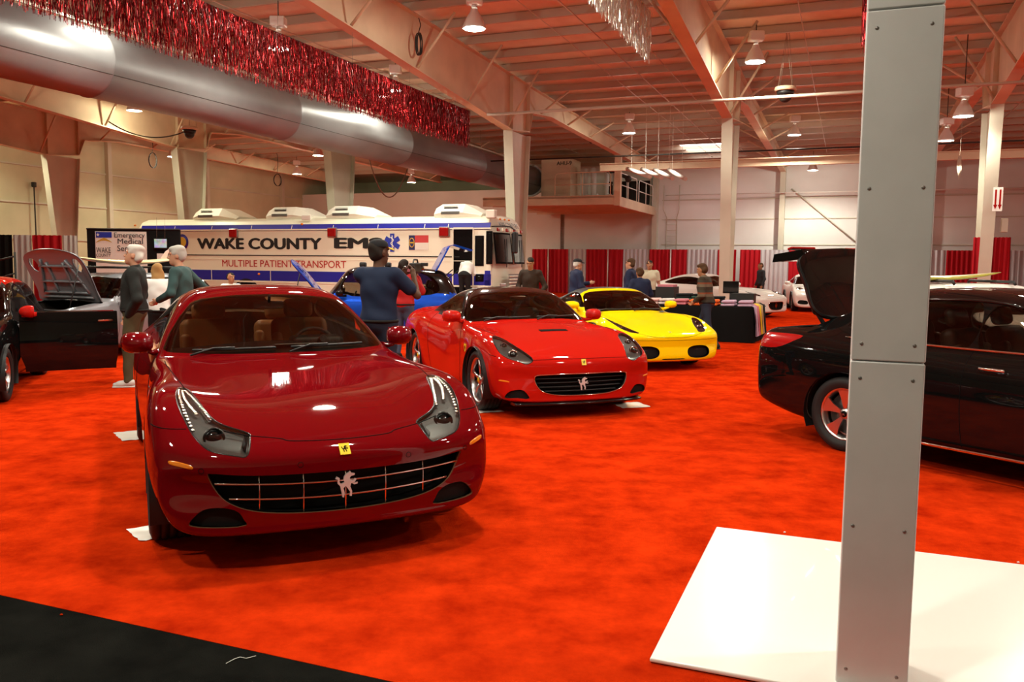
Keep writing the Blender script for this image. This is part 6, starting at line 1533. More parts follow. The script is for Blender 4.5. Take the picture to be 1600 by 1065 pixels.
px_red = [(831, 856), (857, 888), (916, 949), (950, 974), (1014, 1047), (1048, 1073), (1121, 1150), (1156, 1188), (1232, 1268), (1269, 1300)]
px_gry = [(888, 916), (974, 1013), (1073, 1121), (1188, 1232), (1300, 1338), (1338, 1372)]
names_red = {831: 'red drape between the bus nose and the first pale pole', 857: 'red drape right of the first pole, beside the grey drape behind the blue-capped man', 916: 'red drape right of the man in the blue cap', 950: 'red drape left of the man in a navy jacket', 1014: 'red drape right of the man in a pale shirt', 1048: 'red drape left of the grey drapes above the white coupe', 1121: 'red drape just left of the right-hand middle column', 1156: 'red drape just right of the middle column base', 1232: 'red drape left of the raised boot lid top', 1269: 'red drape above the raised boot lid'}
names_gry = {888: 'grey drape behind the man in the blue cap', 974: 'grey drape behind the man in a navy jacket', 1073: 'grey drape above the white coupe roof', 1188: 'grey drape beside the blurred visitor by the back wall', 1300: 'grey drape between the boot lid and the metal post', 1338: 'grey drape hidden behind the metal post'}
DD_ = 44.9
for q, m, nm in ((px_red, 'drape_red', names_red), (px_gry, 'drape_grey', names_gry)):
    for a, b_ in q: drape(at_D(a, 410, DD_).xy.to_3d(), at_D(b_, 410, DD_).xy.to_3d(), 2.44, m, nm[a], None, a)
for (a, b_, m, nm) in ((1440, 1477, 'drape_grey', 'grey drape just right of the metal post'), (1478, 1519, 'drape_red', 'red drape on the back wall right of the metal post'), (1571, 1640, 'drape_grey', 'grey drape at the right edge of the back wall')): drape(at_D(a, 410, DD_).xy.to_3d(), at_D(b_, 410, DD_).xy.to_3d(), 2.44, m, nm, None, a)
A = at_D(1517, 440, 25.0); B_ = at_D(1574, 440, 25.0); ht = at_D(1545, 371, 25.0).z
drape(A.xy.to_3d(), B_.xy.to_3d(), ht, 'drape_red', 'tall red drape wrapped around the foot of the right column', None, 5, 7)
drape(B_.xy.to_3d(), W(26.2, grid_ds(B_)[1], 0), ht, 'drape_red', 'red drape on the far side of the right column foot', None, 6, 6)
PL = MB()
for px in (856.5, 949.5, 1047.5):
    p = at_D(px, 410, DD_ - .14); q = MB(); q.tube([(p.x, p.y, 0), (p.x, p.y, 2.45)], .035, 8); tag(q.build('drape_pole', 'pole_steel'), {856.5: 'pale pole between the red drapes right of the bus', 949.5: 'pale pole between the red drapes right of the blue-capped man', 1047.5: 'pale pole between the red drapes left of the white coupe'}[px], 'pole')
LY = 29.5
for a, b_, m, nm in ((-30, 21, 'drape_black', 'dark drape at the left edge of the hall'), (22, 51, 'drape_grey', 'grey drape left of the red one above the grey bonnet'), (52, 98, 'drape_red', 'red drape above the raised grey bonnet'), (99, 122, 'drape_grey', 'grey drape between the red one and the leaning column')):
    drape(at_Y(a, 405, LY).xy.to_3d(), at_Y(b_, 405, LY).xy.to_3d(), at_Y(60, 367.5, LY).z, m, nm, None, int(a) + 100)

# ------------------------------------------------------------------ information booth
BY = 20.5
def by(px, py, y=BY): return at_Y(px, py, y)
bth = thing('booth_wall', 'black fabric booth wall behind the older man', 'booth', (by(205, 400).x, BY, 0))
o_ = -Vector(bth.location)
b = MB(); A = by(133, 357) + o_; B_ = by(279, 360) + o_; b.box(((A.x + B_.x) / 2, .10, A.z / 2), (B_.x - A.x, .06, A.z)); b.build('fabric_panel', 'drape_black', bth)
b = MB(); b.tube([(A.x, .06, A.z), (B_.x, .06, A.z)], .02, 6); b.build('top_rail', 'black_plastic', bth)
bn = thing('banner', 'white banner lettered Emergency Medical Services with a star logo', 'banner', (by(187, 400).x, BY + .043, 0)); o_ = -Vector(bn.location)
A = by(146.5, 361) + o_; B_ = by(229, 432) + o_; b = MB(); b.box(((A.x + B_.x) / 2, .02, (A.z + B_.z) / 2), (B_.x - A.x, .012, A.z - B_.z)); b.build('sheet', 'banner_white', bn)
XF_ = frame((1, 0, 0), (0, 0, 1), (0, -1, 0))
def blet(txt, pxa, pya, pxb, pyb, m, bold=.0):
    a_ = by(pxa, pya) + o_; c_ = by(pxb, pyb) + o_; v, f = text_mesh(txt, 1.0, .004, None, bold); xs = [p.x for p in v]; ys = [p.y for p in v]; kx = (c_.x - a_.x) / (max(xs) - min(xs)); ky = (a_.z - c_.z) / (max(ys) - min(ys))
    q = MB(); q.add([XF_ @ Vector(((p.x - (max(xs) + min(xs)) / 2) * kx, (p.y - (max(ys) + min(ys)) / 2) * ky, p.z)) + Vector(((a_.x + c_.x) / 2, .008, (a_.z + c_.z) / 2)) for p in v], f, False); return q.build('lettering', m, bn)
blet('Emergency', 176.5, 363, 225, 373.5, 'letter_grey', .01); blet('Medical', 182, 372.5, 222, 381, 'letter_grey', .01); blet('Services', 181.5, 383, 222, 392.5, 'letter_grey', .01); blet('WAKE', 148.5, 386, 171.5, 395, 'letter_grey'); blet('COUNTY', 148.5, 396, 171.5, 401, 'letter_grey')
a_ = by(148, 362) + o_; c_ = by(173, 371) + o_; b = MB(); b.box(((a_.x + c_.x) / 2, .008, (a_.z + c_.z) / 2), (c_.x - a_.x, .006, a_.z - c_.z)); lg = b.build('logo_sky', 'star_blue', bn)
q = (by(151.5, 366.5) + o_); b = MB(); b.prism([((.045 if k % 2 == 0 else .018) * math.sin(k * PI / 5), (.045 if k % 2 == 0 else .018) * math.cos(k * PI / 5)) for k in range(10)], .004, XF_, (q.x, .004, q.z)); b.build('logo_star', 'banner_white', lg)
b = MB(); P = []
for k in range(13):
    t_ = k / 12; x = a_.x + (c_.x - a_.x) * t_; z = (by(160, 378).z) - .035 + .075 * math.sin(PI * (t_ * .8 + .1)); P.append([Vector((x, .006, z)), Vector((x, .006, z + .05 * (1 - abs(2 * t_ - 1)) + .012))])
b.grid(P); b.build('logo_swoosh', 'gold', lg)
tv = thing('wall_screen', 'small screen showing a picture, hung on the black booth wall', 'screen', (by(251, 380).x, BY + .02, by(251, 380).z)); b = MB(); b.rbox((0, 0, 0), (.36, .05, .27), .012); b.build('bezel', 'gloss_black', tv)
mat('screen_on', (.02, .02, .02), .3, emit=(.30, .34, .42), estr=.9); nt = MATS['screen_on'].node_tree; bb = nt.nodes['Principled BSDF']; tc = nt.nodes.new('ShaderNodeTexCoord'); nz = nt.nodes.new('ShaderNodeTexNoise'); nz.inputs['Scale'].default_value = 9; nt.links.new(tc.outputs['Object'], nz.inputs['Vector']); nt.links.new(nz.outputs['Color'], bb.inputs['Emission Color'])
b = MB(); b.box((0, -.027, 0), (.30, .004, .21)); b.build('picture', 'screen_on', tv)
b = MB(); b.tube([(-.10, .0, .13), (-.10, .03, .62)], .004, 4); b.tube([(.10, .0, .13), (.10, .03, .62)], .004, 4); b.build('hanging_wires', 'wire', tv)
b = MB(); p = by(252, 401); p.y = BY + .064; b.box(p, (.26, .01, .16)); tag(b.build('photo_card', 'banner_white'), 'small photo card under the screen on the black booth wall', 'picture')

# ------------------------------------------------------------------ clothes table by the middle column
tb0 = at_z(1116, 534, 0); 
T_A = at_z(1173, 536, 0); T_B = at_z(1199, 523, 0); TZ = .76
tdir = (T_B - T_A).normalized(); tl = Vector((-tdir.y, tdir.x, 0))
T_C = T_A + tl * 2.35; T_D = T_C + tdir * 1.75; T_B = T_A + tdir * 1.75
tab = thing('display_table', 'table under a floor-length black cloth piled with folded shirts', 'table', T_A)
b = MB(); o_ = -T_A; c4 = [T_A, T_B, T_D, T_C]
top = [p + o_ + Vector((0, 0, TZ)) for p in c4]; bot = []
cen = sum((p + o_ for p in c4), Vector()) / 4
rings = []
N_ = 12
def per(c, z, amp, out): 
    r = []
    for i in range(4):
        for k in range(N_):
            p = c[i] + (c[(i + 1) % 4] - c[i]) * (k / N_); dd = (p - cen); dd.z = 0; n = dd.normalized()
            r.append(Vector((p.x, p.y, z)) + n * (out + amp * math.sin(i * 7 + k * 2.1)))
    return r
base4 = [p + o_ for p in c4]
b.rings([per(base4, TZ, 0, 0), per(base4, TZ - .02, 0, .012), per(base4, .4, .03, .03), per(base4, .01, .05, .05)], True, False, True); b.build('cloth', 'cloth_black', tab)
b = MB(); b.box(cen + Vector((0, 0, TZ - .03)), (1.7, 1.2, .03), math.atan2(tdir.y, tdir.x)); b.build('table_top', 'black_plastic', tab)
for p in base4: b = MB(); q = p + (cen - p) * .12; b.tube([(q.x, q.y, 0), (q.x, q.y, TZ - .04)], .02, 6); b.build('leg', 'pole_steel', tab)
CL = {'cl_white': (.70, .66, .62), 'cl_orange': (.75, .13, .02), 'cl_lilac': (.50, .36, .48), 'cl_black': (.012, .012, .013), 'cl_yellow': (.72, .50, .02), 'cl_rose': (.55, .18, .22), 'cl_green': (.05, .12, .09), 'cl_tan': (.45, .32, .16), 'cl_pink': (.70, .45, .42)}
for k, v in CL.items(): mat(k, v, .85, spec=.2)
def folded(c, m, rz, lab, size=(.29, .34, .06), grp=None):
    b = MB(); b.rbox((0, 0, size[2] / 2), size, size[2] * .48, n=3); b.rbox((.0, -size[1] * .08, size[2] * .85), (size[0] * .5, size[1] * .5, size[2] * .4), size[2] * .18)
    rnd = random.Random(int(c[0] * 100 + c[1] * 10)); b.v = [(x + .008 * math.sin(9 * y + rnd.random()), y + .006 * math.sin(11 * x), z * (1 + .12 * math.sin(8 * x + 5 * y))) for x, y, z in b.v]
    o = b.build('folded_shirt', m, None, c, rz); return tag(o, lab, 'clothes', grp)
ang = math.atan2(-tl.y, -tl.x)
def tp(u, v, z=TZ + .004): return T_A + tl * u + tdir * v + Vector((0, 0, z))     # u along the front from its right corner to the left, v towards the back
row_ = [(.16, 'cl_lilac'), (.52, 'cl_lilac'), (.88, 'cl_orange'), (1.22, 'cl_orange'), (1.56, 'cl_rose'), (1.88, 'cl_white'), (2.18, 'cl_pink')]
nm_ = ['lilac folded shirt at the front right corner of the clothes table', 'second lilac folded shirt on the front of the clothes table', 'bright orange folded shirt beside the lilac ones', 'orange folded shirt behind the striped visitor', 'rose folded shirt left of the orange ones', 'white folded shirt on the front left of the clothes table', 'pale pink folded shirt at the left end of the clothes table']
for (u, m), l in zip(row_, nm_):
    folded(tp(u, .20), m, ang, l); 
    folded(tp(u, .20, TZ + .075), m, ang + .1, l.replace('folded shirt', 'shirt folded on top of the pile,', 1) if False else 'upper ' + l)
g_ = 'stacked black shirts on the clothes table'
for i, u in enumerate((.90, 1.26, 1.62)):
    for k in range(5 if i else 4): folded(tp(u, .75, TZ + .004 + k * .047), 'cl_black' if (k + i) % 4 else 'cl_green', ang + .05 * (k % 3), 'dark folded shirt in the stacks along the middle of the clothes table', (.34, .28, .045), g_)
# racks of clothes hung over the right end of the table
for i, (v, m, lab) in enumerate(((.16, 'cl_lilac', 'lilac trousers hanging over the right end of the table'), (.42, 'cl_rose', 'rose trousers hanging beside the lilac ones'), (.72, 'cl_yellow', 'yellow shirt hanging over the right end of the table'), (.98, 'cl_tan', 'tan shirt hanging behind the yellow one'), (1.26, 'cl_black', 'black shirt hanging at the back of the table end'))):
    A = tp(.02, v); n = -tl; P = []
    for k, (out, z) in enumerate(((-.25, TZ + .03), (-.02, TZ + .05), (.075, TZ + .0), (.10, .55), (.115, .36), (.13, .14))):
        P.append([A + n * out + tdir * (x * .11 * (1 + .1 * k / 5)) + Vector((0, 0, z - A.z)) + n * (.015 * math.sin(x * 9 + k)) for x in np.linspace(-1, 1, 9)])
    b = MB(); b.grid(P); b.grid([[p - n * .018 for p in r] for r in P]); o = b.build('hanging_garment', m); tag(o, lab, 'clothes')
def flat_box(pxa, pya, pxb, pyb, Y, dep, name, m, lab, cat):
    A = at_Y(pxa, pya, Y); B_ = at_Y(pxb, pyb, Y); b = MB(); b.rbox(((A.x + B_.x) / 2, Y + dep / 2, (A.z + B_.z) / 2), (B_.x - A.x, dep, A.z - B_.z), .01); return tag(b.build(name, m), lab, cat)
c_ = tp(.72, 1.45)
scr = thing('monitor', 'black screen standing on the clothes table before the middle column', 'screen', (c_.x, c_.y, TZ)); zc = .58
b = MB(); b.rbox((0, 0, zc - .20), (.36, .05, .28), .01); b.build('bezel', 'gloss_black', scr); b = MB(); b.tube([(0, 0, .01), (0, 0, zc - .3)], .025, 8); b.box((0, 0, .01), (.26, .18, .02)); b.build('stand', 'black_plastic', scr)
c_ = tp(.36, 1.05); cab = thing('display_case', 'dark boxy display case on the right of the clothes table', 'case', (c_.x, c_.y, TZ)); b = MB(); b.box((0, 0, .13), (.50, .30, .26), ang); b.build('case_body', 'black_plastic', cab); b = MB(); b.box((-.01, -.155, .14), (.40, .01, .18), ang); b.build('glass_front', 'gloss_black', cab)
c_ = at_z(1040, 500, 0); cr = thing('display_crate', 'dark crate with a tray on top left of the clothes table', 'crate', tp(2.05, .85, TZ + .002)); zt = .38
b = MB(); b.box((0, 0, zt / 2), (.42, .5, zt), ang); b.build('crate_body', 'black_plastic', cr); b = MB(); b.box((0, 0, zt + .02), (.36, .4, .05), ang); b.build('tray', 'cl_rose', cr)
# plastic sheets under the tyres
mat('plastic_sheet', (.80, .74, .66), .25, coat=.3)
def sheet(px, py, rz, lab, sx=.34, sy=.40):
    p = at_z(px, py, 0); rnd = random.Random(int(px)); b = MB(); P = []
    for i in range(9): P.append([Vector(((i / 8 - .5) * sx * (1 + .1 * rnd.random()), (k / 8 - .5) * sy * (1 + .1 * rnd.random()), .0035 + .006 * rnd.random() * (1 if (abs(i - 4) > 2 or abs(k - 4) > 2) else 0))) for k in range(9)])
    b.grid(P); o = b.build('plastic_sheet', 'plastic_sheet', None, p, rz); return tag(o, lab, 'plastic sheet')
sheet(247, 830, .7, 'clear plastic sheet under the front tyre of the nearest red car', .27, .26); sheet(212, 680, .6, 'clear plastic sheet under the rear tyre of the nearest red car', .30, .42)
sheet(760, 640, .35, 'clear plastic sheet under the front tyre of the bright red car', .30, .36); sheet(985, 633, .3, 'clear plastic sheet under the far front tyre of the bright red car', .34, .34)
for i, (px, py) in enumerate(((96, 961), (1226, 832), (1591, 879))):
    p = at_z(px, py, 0); b = MB(); b.ball((p.x, p.y, .004), (.008, .006, .004), 8, 5); tag(b.build('carpet_crumb', ['carpet_red', 'paper', 'paper'][i]), ['tiny red crumb on the black carpet', 'tiny white crumb behind the white board', 'tiny white crumb at the right edge by the white board'][i], 'crumb')
b = MB(); b.tube([at_z(x, y, .004) for x, y in ((353, 1036), (366, 1029), (375, 1026), (385, 1028), (400, 1024))], .0012, 4); tag(b.build('loose_thread', 'paper'), 'pale loose thread on the edge of the black carpet', 'thread')

# ------------------------------------------------------------------ boards on car roofs, bits round the left cars
def surfboard(a, b_, wid, m, lab, fins=True):
    a = Vector(a); b_ = Vector(b_); d = (b_ - a); L = d.length; d.normalize(); n = Vector((-d.y, d.x, 0)).normalized(); q = MB(); R2 = []
    for k in range(21):
        t_ = k / 20; w_ = wid / 2 * max(.03, (math.sin(PI * min(1, max(0, t_ * .94 + .03))) ** .62)); th = .04 * max(.15, math.sin(PI * t_) ** .5); c_ = a + d * (L * t_) + Vector((0, 0, .10 * (2 * t_ - 1) ** 2))
        R2.append([c_ + n * (w_ * math.cos(u)) + Vector((0, 0, th * math.sin(u))) for u in [2 * PI * j / 12 for j in range(12)]])
    q.rings(R2, True, True, True); o = q.build('surfboard', m); tag(o, lab, 'surfboard')
    if fins:
        for s in (-.3, 0, .3):
            c_ = a + d * (L * (.90 if s == 0 else .86)) + n * (s * wid); f_ = MB(); f_.rings([[c_ + d * x + Vector((0, 0, z)) + n * y for x, z in ((-.10, .06), (.02, .06), (.10, .20), (.13, .27), (.02, .20))] for y in (-.006, .006)], True, True, False); f_.build('fin', 'cl_pink', o)
    return o
mat('board_cream', (.72, .62, .34), .3, coat=.6); mat('board_olive', (.42, .38, .06), .3, coat=.6)
gm = gy.matrix_basis if False else Matrix.Translation(gy.location) @ Matrix.Rotation(gy.rotation_euler.z, 4, 'Z')
surfboard(gm @ Vector((-.55, -.1, 1.58)), gm @ Vector((-2.75, .15, 1.60)), .52, 'board_cream', 'cream surfboard with three fins strapped on the roof of the grey car')
for x in (-1.15, -2.1):
    b = MB(); b.tube([gm @ Vector((x, -.64, 1.40)), gm @ Vector((x, -.6, 1.50)), gm @ Vector((x, .6, 1.50)), gm @ Vector((x, .64, 1.40))], .022, 6); tag(b.build('roof_rack', 'black_plastic'), 'front' and ('roof bar near the windscreen of the grey car' if x > -1.5 else 'roof bar near the tail of the grey car'), 'roof rack')
for i, x in enumerate((-1.25, -1.75, -2.3)):
    bmx = Matrix.Translation(bl.location) @ Matrix.Rotation(bl.rotation_euler.z, 4, 'Z'); b = MB(); b.rbox(bmx @ Vector((x, .4, 1.585)), (.12, .22, .10), .03); b.tube([bmx @ Vector((x, -.6, 1.58)), bmx @ Vector((x, .6, 1.58))], .018, 6); tag(b.build('roof_rack', 'black_plastic'), ['front roof rack foot on the blue car', 'middle roof rack foot on the blue car', 'rear roof rack foot on the blue car'][i], 'roof rack')
b = MB(); p = at_Y(25, 458, 15.5); b.rbox((p.x, p.y, p.z), (.35, .3, .28), .04); b.tube([(p.x, p.y, 0), (p.x, p.y, p.z)], .03); tag(b.build('yellow_stand', 'paint_yellow'), 'yellow sign stand half hidden behind the grey bonnet', 'stand')
b = MB(); p0 = at_Y(-20, 440, 20); p1 = at_Y(24, 420, 20)
b.tube([(p0.x, 20, p0.z), (p1.x, 20, p1.z - .1)], .02, 6); b.tube([(p0.x, 20, p0.z + .45), (p1.x, 20, p1.z + .3)], .02, 6); b.tube([(p1.x, 20, 0), (p1.x, 20, p1.z + .4)], .025, 6); tag(b.build('dark_handrail', 'black_plastic'), 'dark metal handrail at the left edge behind the black hatchback', 'handrail')
# white card behind the blue car's window
b = MB(); bmx = Matrix.Translation(bl.location) @ Matrix.Rotation(bl.rotation_euler.z, 4, 'Z'); b.box(bmx @ Vector((-1.72, .78, 1.12)), (.26, .006, .34), bl.rotation_euler.z); tag(b.build('price_sheet', 'paper'), 'white printed sheet in the side window of the blue car', 'paper')
# a white hatchback with boards on its roof behind the black saloon
WH_POSE = (8.7, 13.0, R(90))
wh = build_mini('hatchback_car', 'white hatchback carrying an olive surfboard behind the black saloon', WH_POSE, 'paint_white', 'paint_white')
wm = Matrix.Translation(wh.location) @ Matrix.Rotation(wh.rotation_euler.z, 4, 'Z')
surfboard(wm @ Vector((-1.12, .1, 1.475)), wm @ Vector((-3.35, .1, 1.475)), .5, 'board_olive', 'olive surfboard on the roof of the white hatchback behind the black saloon', False)
for x in (-1.3, -2.2):
    b = MB(); b.tube([wm @ Vector((x, -.64, 1.40)), wm @ Vector((x, -.6, 1.44)), wm @ Vector((x, .6, 1.44)), wm @ Vector((x, .64, 1.40))], .022, 6); tag(b.build('roof_rack', 'black_plastic'), 'front roof bar of the white hatchback' if x > -1.5 else 'rear roof bar of the white hatchback', 'roof rack')
# ------------------------------------------------------------------ visitors: bodies grown as one smooth skin, clothes and hair over them
def _nets(F, org, h):
    """surface nets: zero level of the grid F -> vertices, quads"""
    S = F < 0; nx, ny, nz = F.shape
    c = [S[i:nx - 1 + i, j:ny - 1 + j, k:nz - 1 + k] for i in (0, 1) for j in (0, 1) for k in (0, 1)]
    n = sum(q.astype(np.int8) for q in c); act = (n > 0) & (n < 8); ids = -np.ones(act.shape, int); idx = np.argwhere(act); ids[act] = np.arange(len(idx))
    acc = np.zeros((len(idx), 3)); cnt = np.zeros(len(idx)); C8 = [(i, j, k) for i in (0, 1) for j in (0, 1) for k in (0, 1)]
    val = [F[idx[:, 0] + i, idx[:, 1] + j, idx[:, 2] + k] for i, j, k in C8]
    for a in range(8):
        for b in range(a + 1, 8):
            d = np.array(C8[b]) - np.array(C8[a])
            if np.abs(d).sum() != 1: continue
            m = (val[a] < 0) != (val[b] < 0); t = val[a][m] / (val[a][m] - val[b][m]); acc[m] += np.array(C8[a]) + t[:, None] * d; cnt[m] += 1
    V = org + h * (idx + acc / np.maximum(cnt, 1)[:, None]); Q = []
    for ax in range(3):
        sl0 = [slice(None)] * 3; sl1 = [slice(None)] * 3; sl0[ax] = slice(0, -1); sl1[ax] = slice(1, None)
        A, B = S[tuple(sl0)], S[tuple(sl1)]; cr = np.argwhere(A != B); u, v = [(1, 2), (2, 0), (0, 1)][ax]
        ok = (cr[:, u] > 0) & (cr[:, v] > 0) & (cr[:, u] < F.shape[u] - 1) & (cr[:, v] < F.shape[v] - 1); cr = cr[ok]; inside = A[tuple(cr.T)]
        def g(du, dv): q = cr.copy(); q[:, u] -= du; q[:, v] -= dv; return ids[tuple(q.T)]
        f = np.stack([g(0, 0), g(1, 0), g(1, 1), g(0, 1)], 1); f[~inside] = f[~inside][:, ::-1]; Q.append(f)
    Q = np.concatenate(Q); return V, Q[(Q >= 0).all(1)]
def grow(prims, h=.012, k=.03):
    """prims: ('cone', a, b, ra, rb[, k]) or ('ball', c, radii[, matrix]) smoothly joined"""
    P = []; 
    for p in prims:
        if p[0] == 'cone': a, b = np.array(p[1], float), np.array(p[2], float); r = max(p[3], p[4]); P += [a - r, a + r, b - r, b + r]
        else: c = np.array(p[1], float); r = max(p[2]); P += [c - r, c + r]
    P = np.array(P); lo = P.min(0) - .05; hi = P.max(0) + .05; n = np.ceil((hi - lo) / h).astype(int) + 1; F = np.full(n, .2)
    ax = [lo[i] + h * np.arange(n[i]) for i in range(3)]
    for p in prims:
        if p[0] == 'cone': a, b = np.array(p[1], float), np.array(p[2], float); r = max(p[3], p[4]); l2, h2 = np.minimum(a, b) - r - .07, np.maximum(a, b) + r + .07
        else: c = np.array(p[1], float); r = max(p[2]); l2, h2 = c - r - .07, c + r + .07
        i0 = np.clip(((l2 - lo) / h).astype(int), 0, n); i1 = np.clip(((h2 - lo) / h).astype(int) + 2, 0, n)
        if (i1 <= i0).any(): continue
        sl = tuple(slice(i0[q], i1[q]) for q in range(3)); X = np.stack(np.meshgrid(*[ax[q][sl[q]] for q in range(3)], indexing='ij'), -1); kk = k
        if p[0] == 'cone':
            d = b - a; t = np.clip(((X - a) @ d) / (d @ d + 1e-12), 0, 1); D = np.linalg.norm(X - (a + t[..., None] * d), axis=-1) - (p[3] + (p[4] - p[3]) * t)
            if len(p) > 5: kk = p[5]
        else:
            q = X - c
            if len(p) > 3 and p[3] is not None: q = q @ np.array(p[3])
            rr = np.array(p[2], float); k0 = np.linalg.norm(q / rr, axis=-1); k1 = np.linalg.norm(q / rr ** 2, axis=-1); D = k0 * (k0 - 1) / np.maximum(k1, 1e-6)
            if len(p) > 4: kk = p[4]
        G = F[sl]; hh = np.clip(.5 + .5 * (D - G) / kk, 0, 1); F[sl] = D * (1 - hh) + G * hh - kk * hh * (1 - hh)
    return _nets(F, lo, h)
def skin_obj(name, prims, m, parent, h=.012, k=.03, wob=0.0, seed=0, mfun=None, mats=None):
    V, Q = grow(prims, h, k)
    if wob: V = V + wob * np.stack([np.sin(V[:, 2] * 31 + V[:, 1] * 17 + seed), np.sin(V[:, 2] * 27 + V[:, 0] * 23 + seed * 2), np.zeros(len(V))], 1)
    me = bpy.data.meshes.new(name); me.from_pydata(V.tolist(), [], Q.tolist())
    for q in (mats or [m]): me.materials.append(MATS[q])
    me.polygons.foreach_set('use_smooth', [True] * len(Q))
    if mfun: me.polygons.foreach_set('material_index', [mfun(V[f].mean(0)) for f in Q])
    me.update(); return link_obj(name, me, parent)
for k_, v_ in dict(skin_light=(.52, .27, .17), skin_tan=(.36, .17, .09), skin_dark=(.09, .04, .022), hair_grey=(.42, .40, .36), hair_dark=(.018, .013, .010), hair_brown=(.07, .035, .015), hair_blond=(.36, .20, .07), hair_silver=(.55, .53, .48), jacket_charcoal=(.014, .016, .015), shirt_teal=(.035, .075, .075), shirt_navy=(.010, .018, .045), jacket_red=(.34, .012, .012), shirt_white=(.72, .71, .68), shirt_brown=(.028, .016, .010), jacket_navy=(.012, .018, .05), shirt_pale=(.46, .42, .30), shirt_slate=(.03, .037, .045), trousers_olive=(.065, .058, .028), jeans=(.045, .065, .11), trousers_black=(.010, .010, .010), jeans_dark=(.018, .026, .045), shoe_white=(.50, .49, .46), shoe_dark=(.012, .010, .009), cap_black=(.010, .010, .012), cap_yellow=(.65, .42, .02), lip=(.30, .09, .07), belt=(.012, .010, .009), eye_white=(.7, .7, .66)).items(): mat(k_, v_, .75 if not k_.startswith('skin') else .5, spec=.25)
m_ = mat('striped_wool', (.1, .08, .06), .9, spec=.2); nt = m_.node_tree; tc = nt.nodes.new('ShaderNodeTexCoord'); sx = nt.nodes.new('ShaderNodeSeparateXYZ'); mt = nt.nodes.new('ShaderNodeMath'); mt.operation = 'FRACT'; mm = nt.nodes.new('ShaderNodeMath'); mm.operation = 'MULTIPLY'; mm.inputs[1].default_value = 5.2; rp = nt.nodes.new('ShaderNodeValToRGB'); rp.color_ramp.interpolation = 'CONSTANT'
rp.color_ramp.elements[0].color = (.045, .035, .022, 1); rp.color_ramp.elements[1].position = .34; rp.color_ramp.elements[1].color = (.14, .11, .075, 1); e_ = rp.color_ramp.elements.new(.62); e_.color = (.20, .055, .025, 1); e_ = rp.color_ramp.elements.new(.78); e_.color = (.05, .045, .035, 1)
nt.links.new(tc.outputs['Object'], sx.inputs[0]); nt.links.new(sx.outputs[2], mm.inputs[0]); nt.links.new(mm.outputs[0], mt.inputs[0]); nt.links.new(mt.outputs[0], rp.inputs[0]); nt.links.new(rp.outputs[0], nt.nodes['Principled BSDF'].inputs['Base Color'])
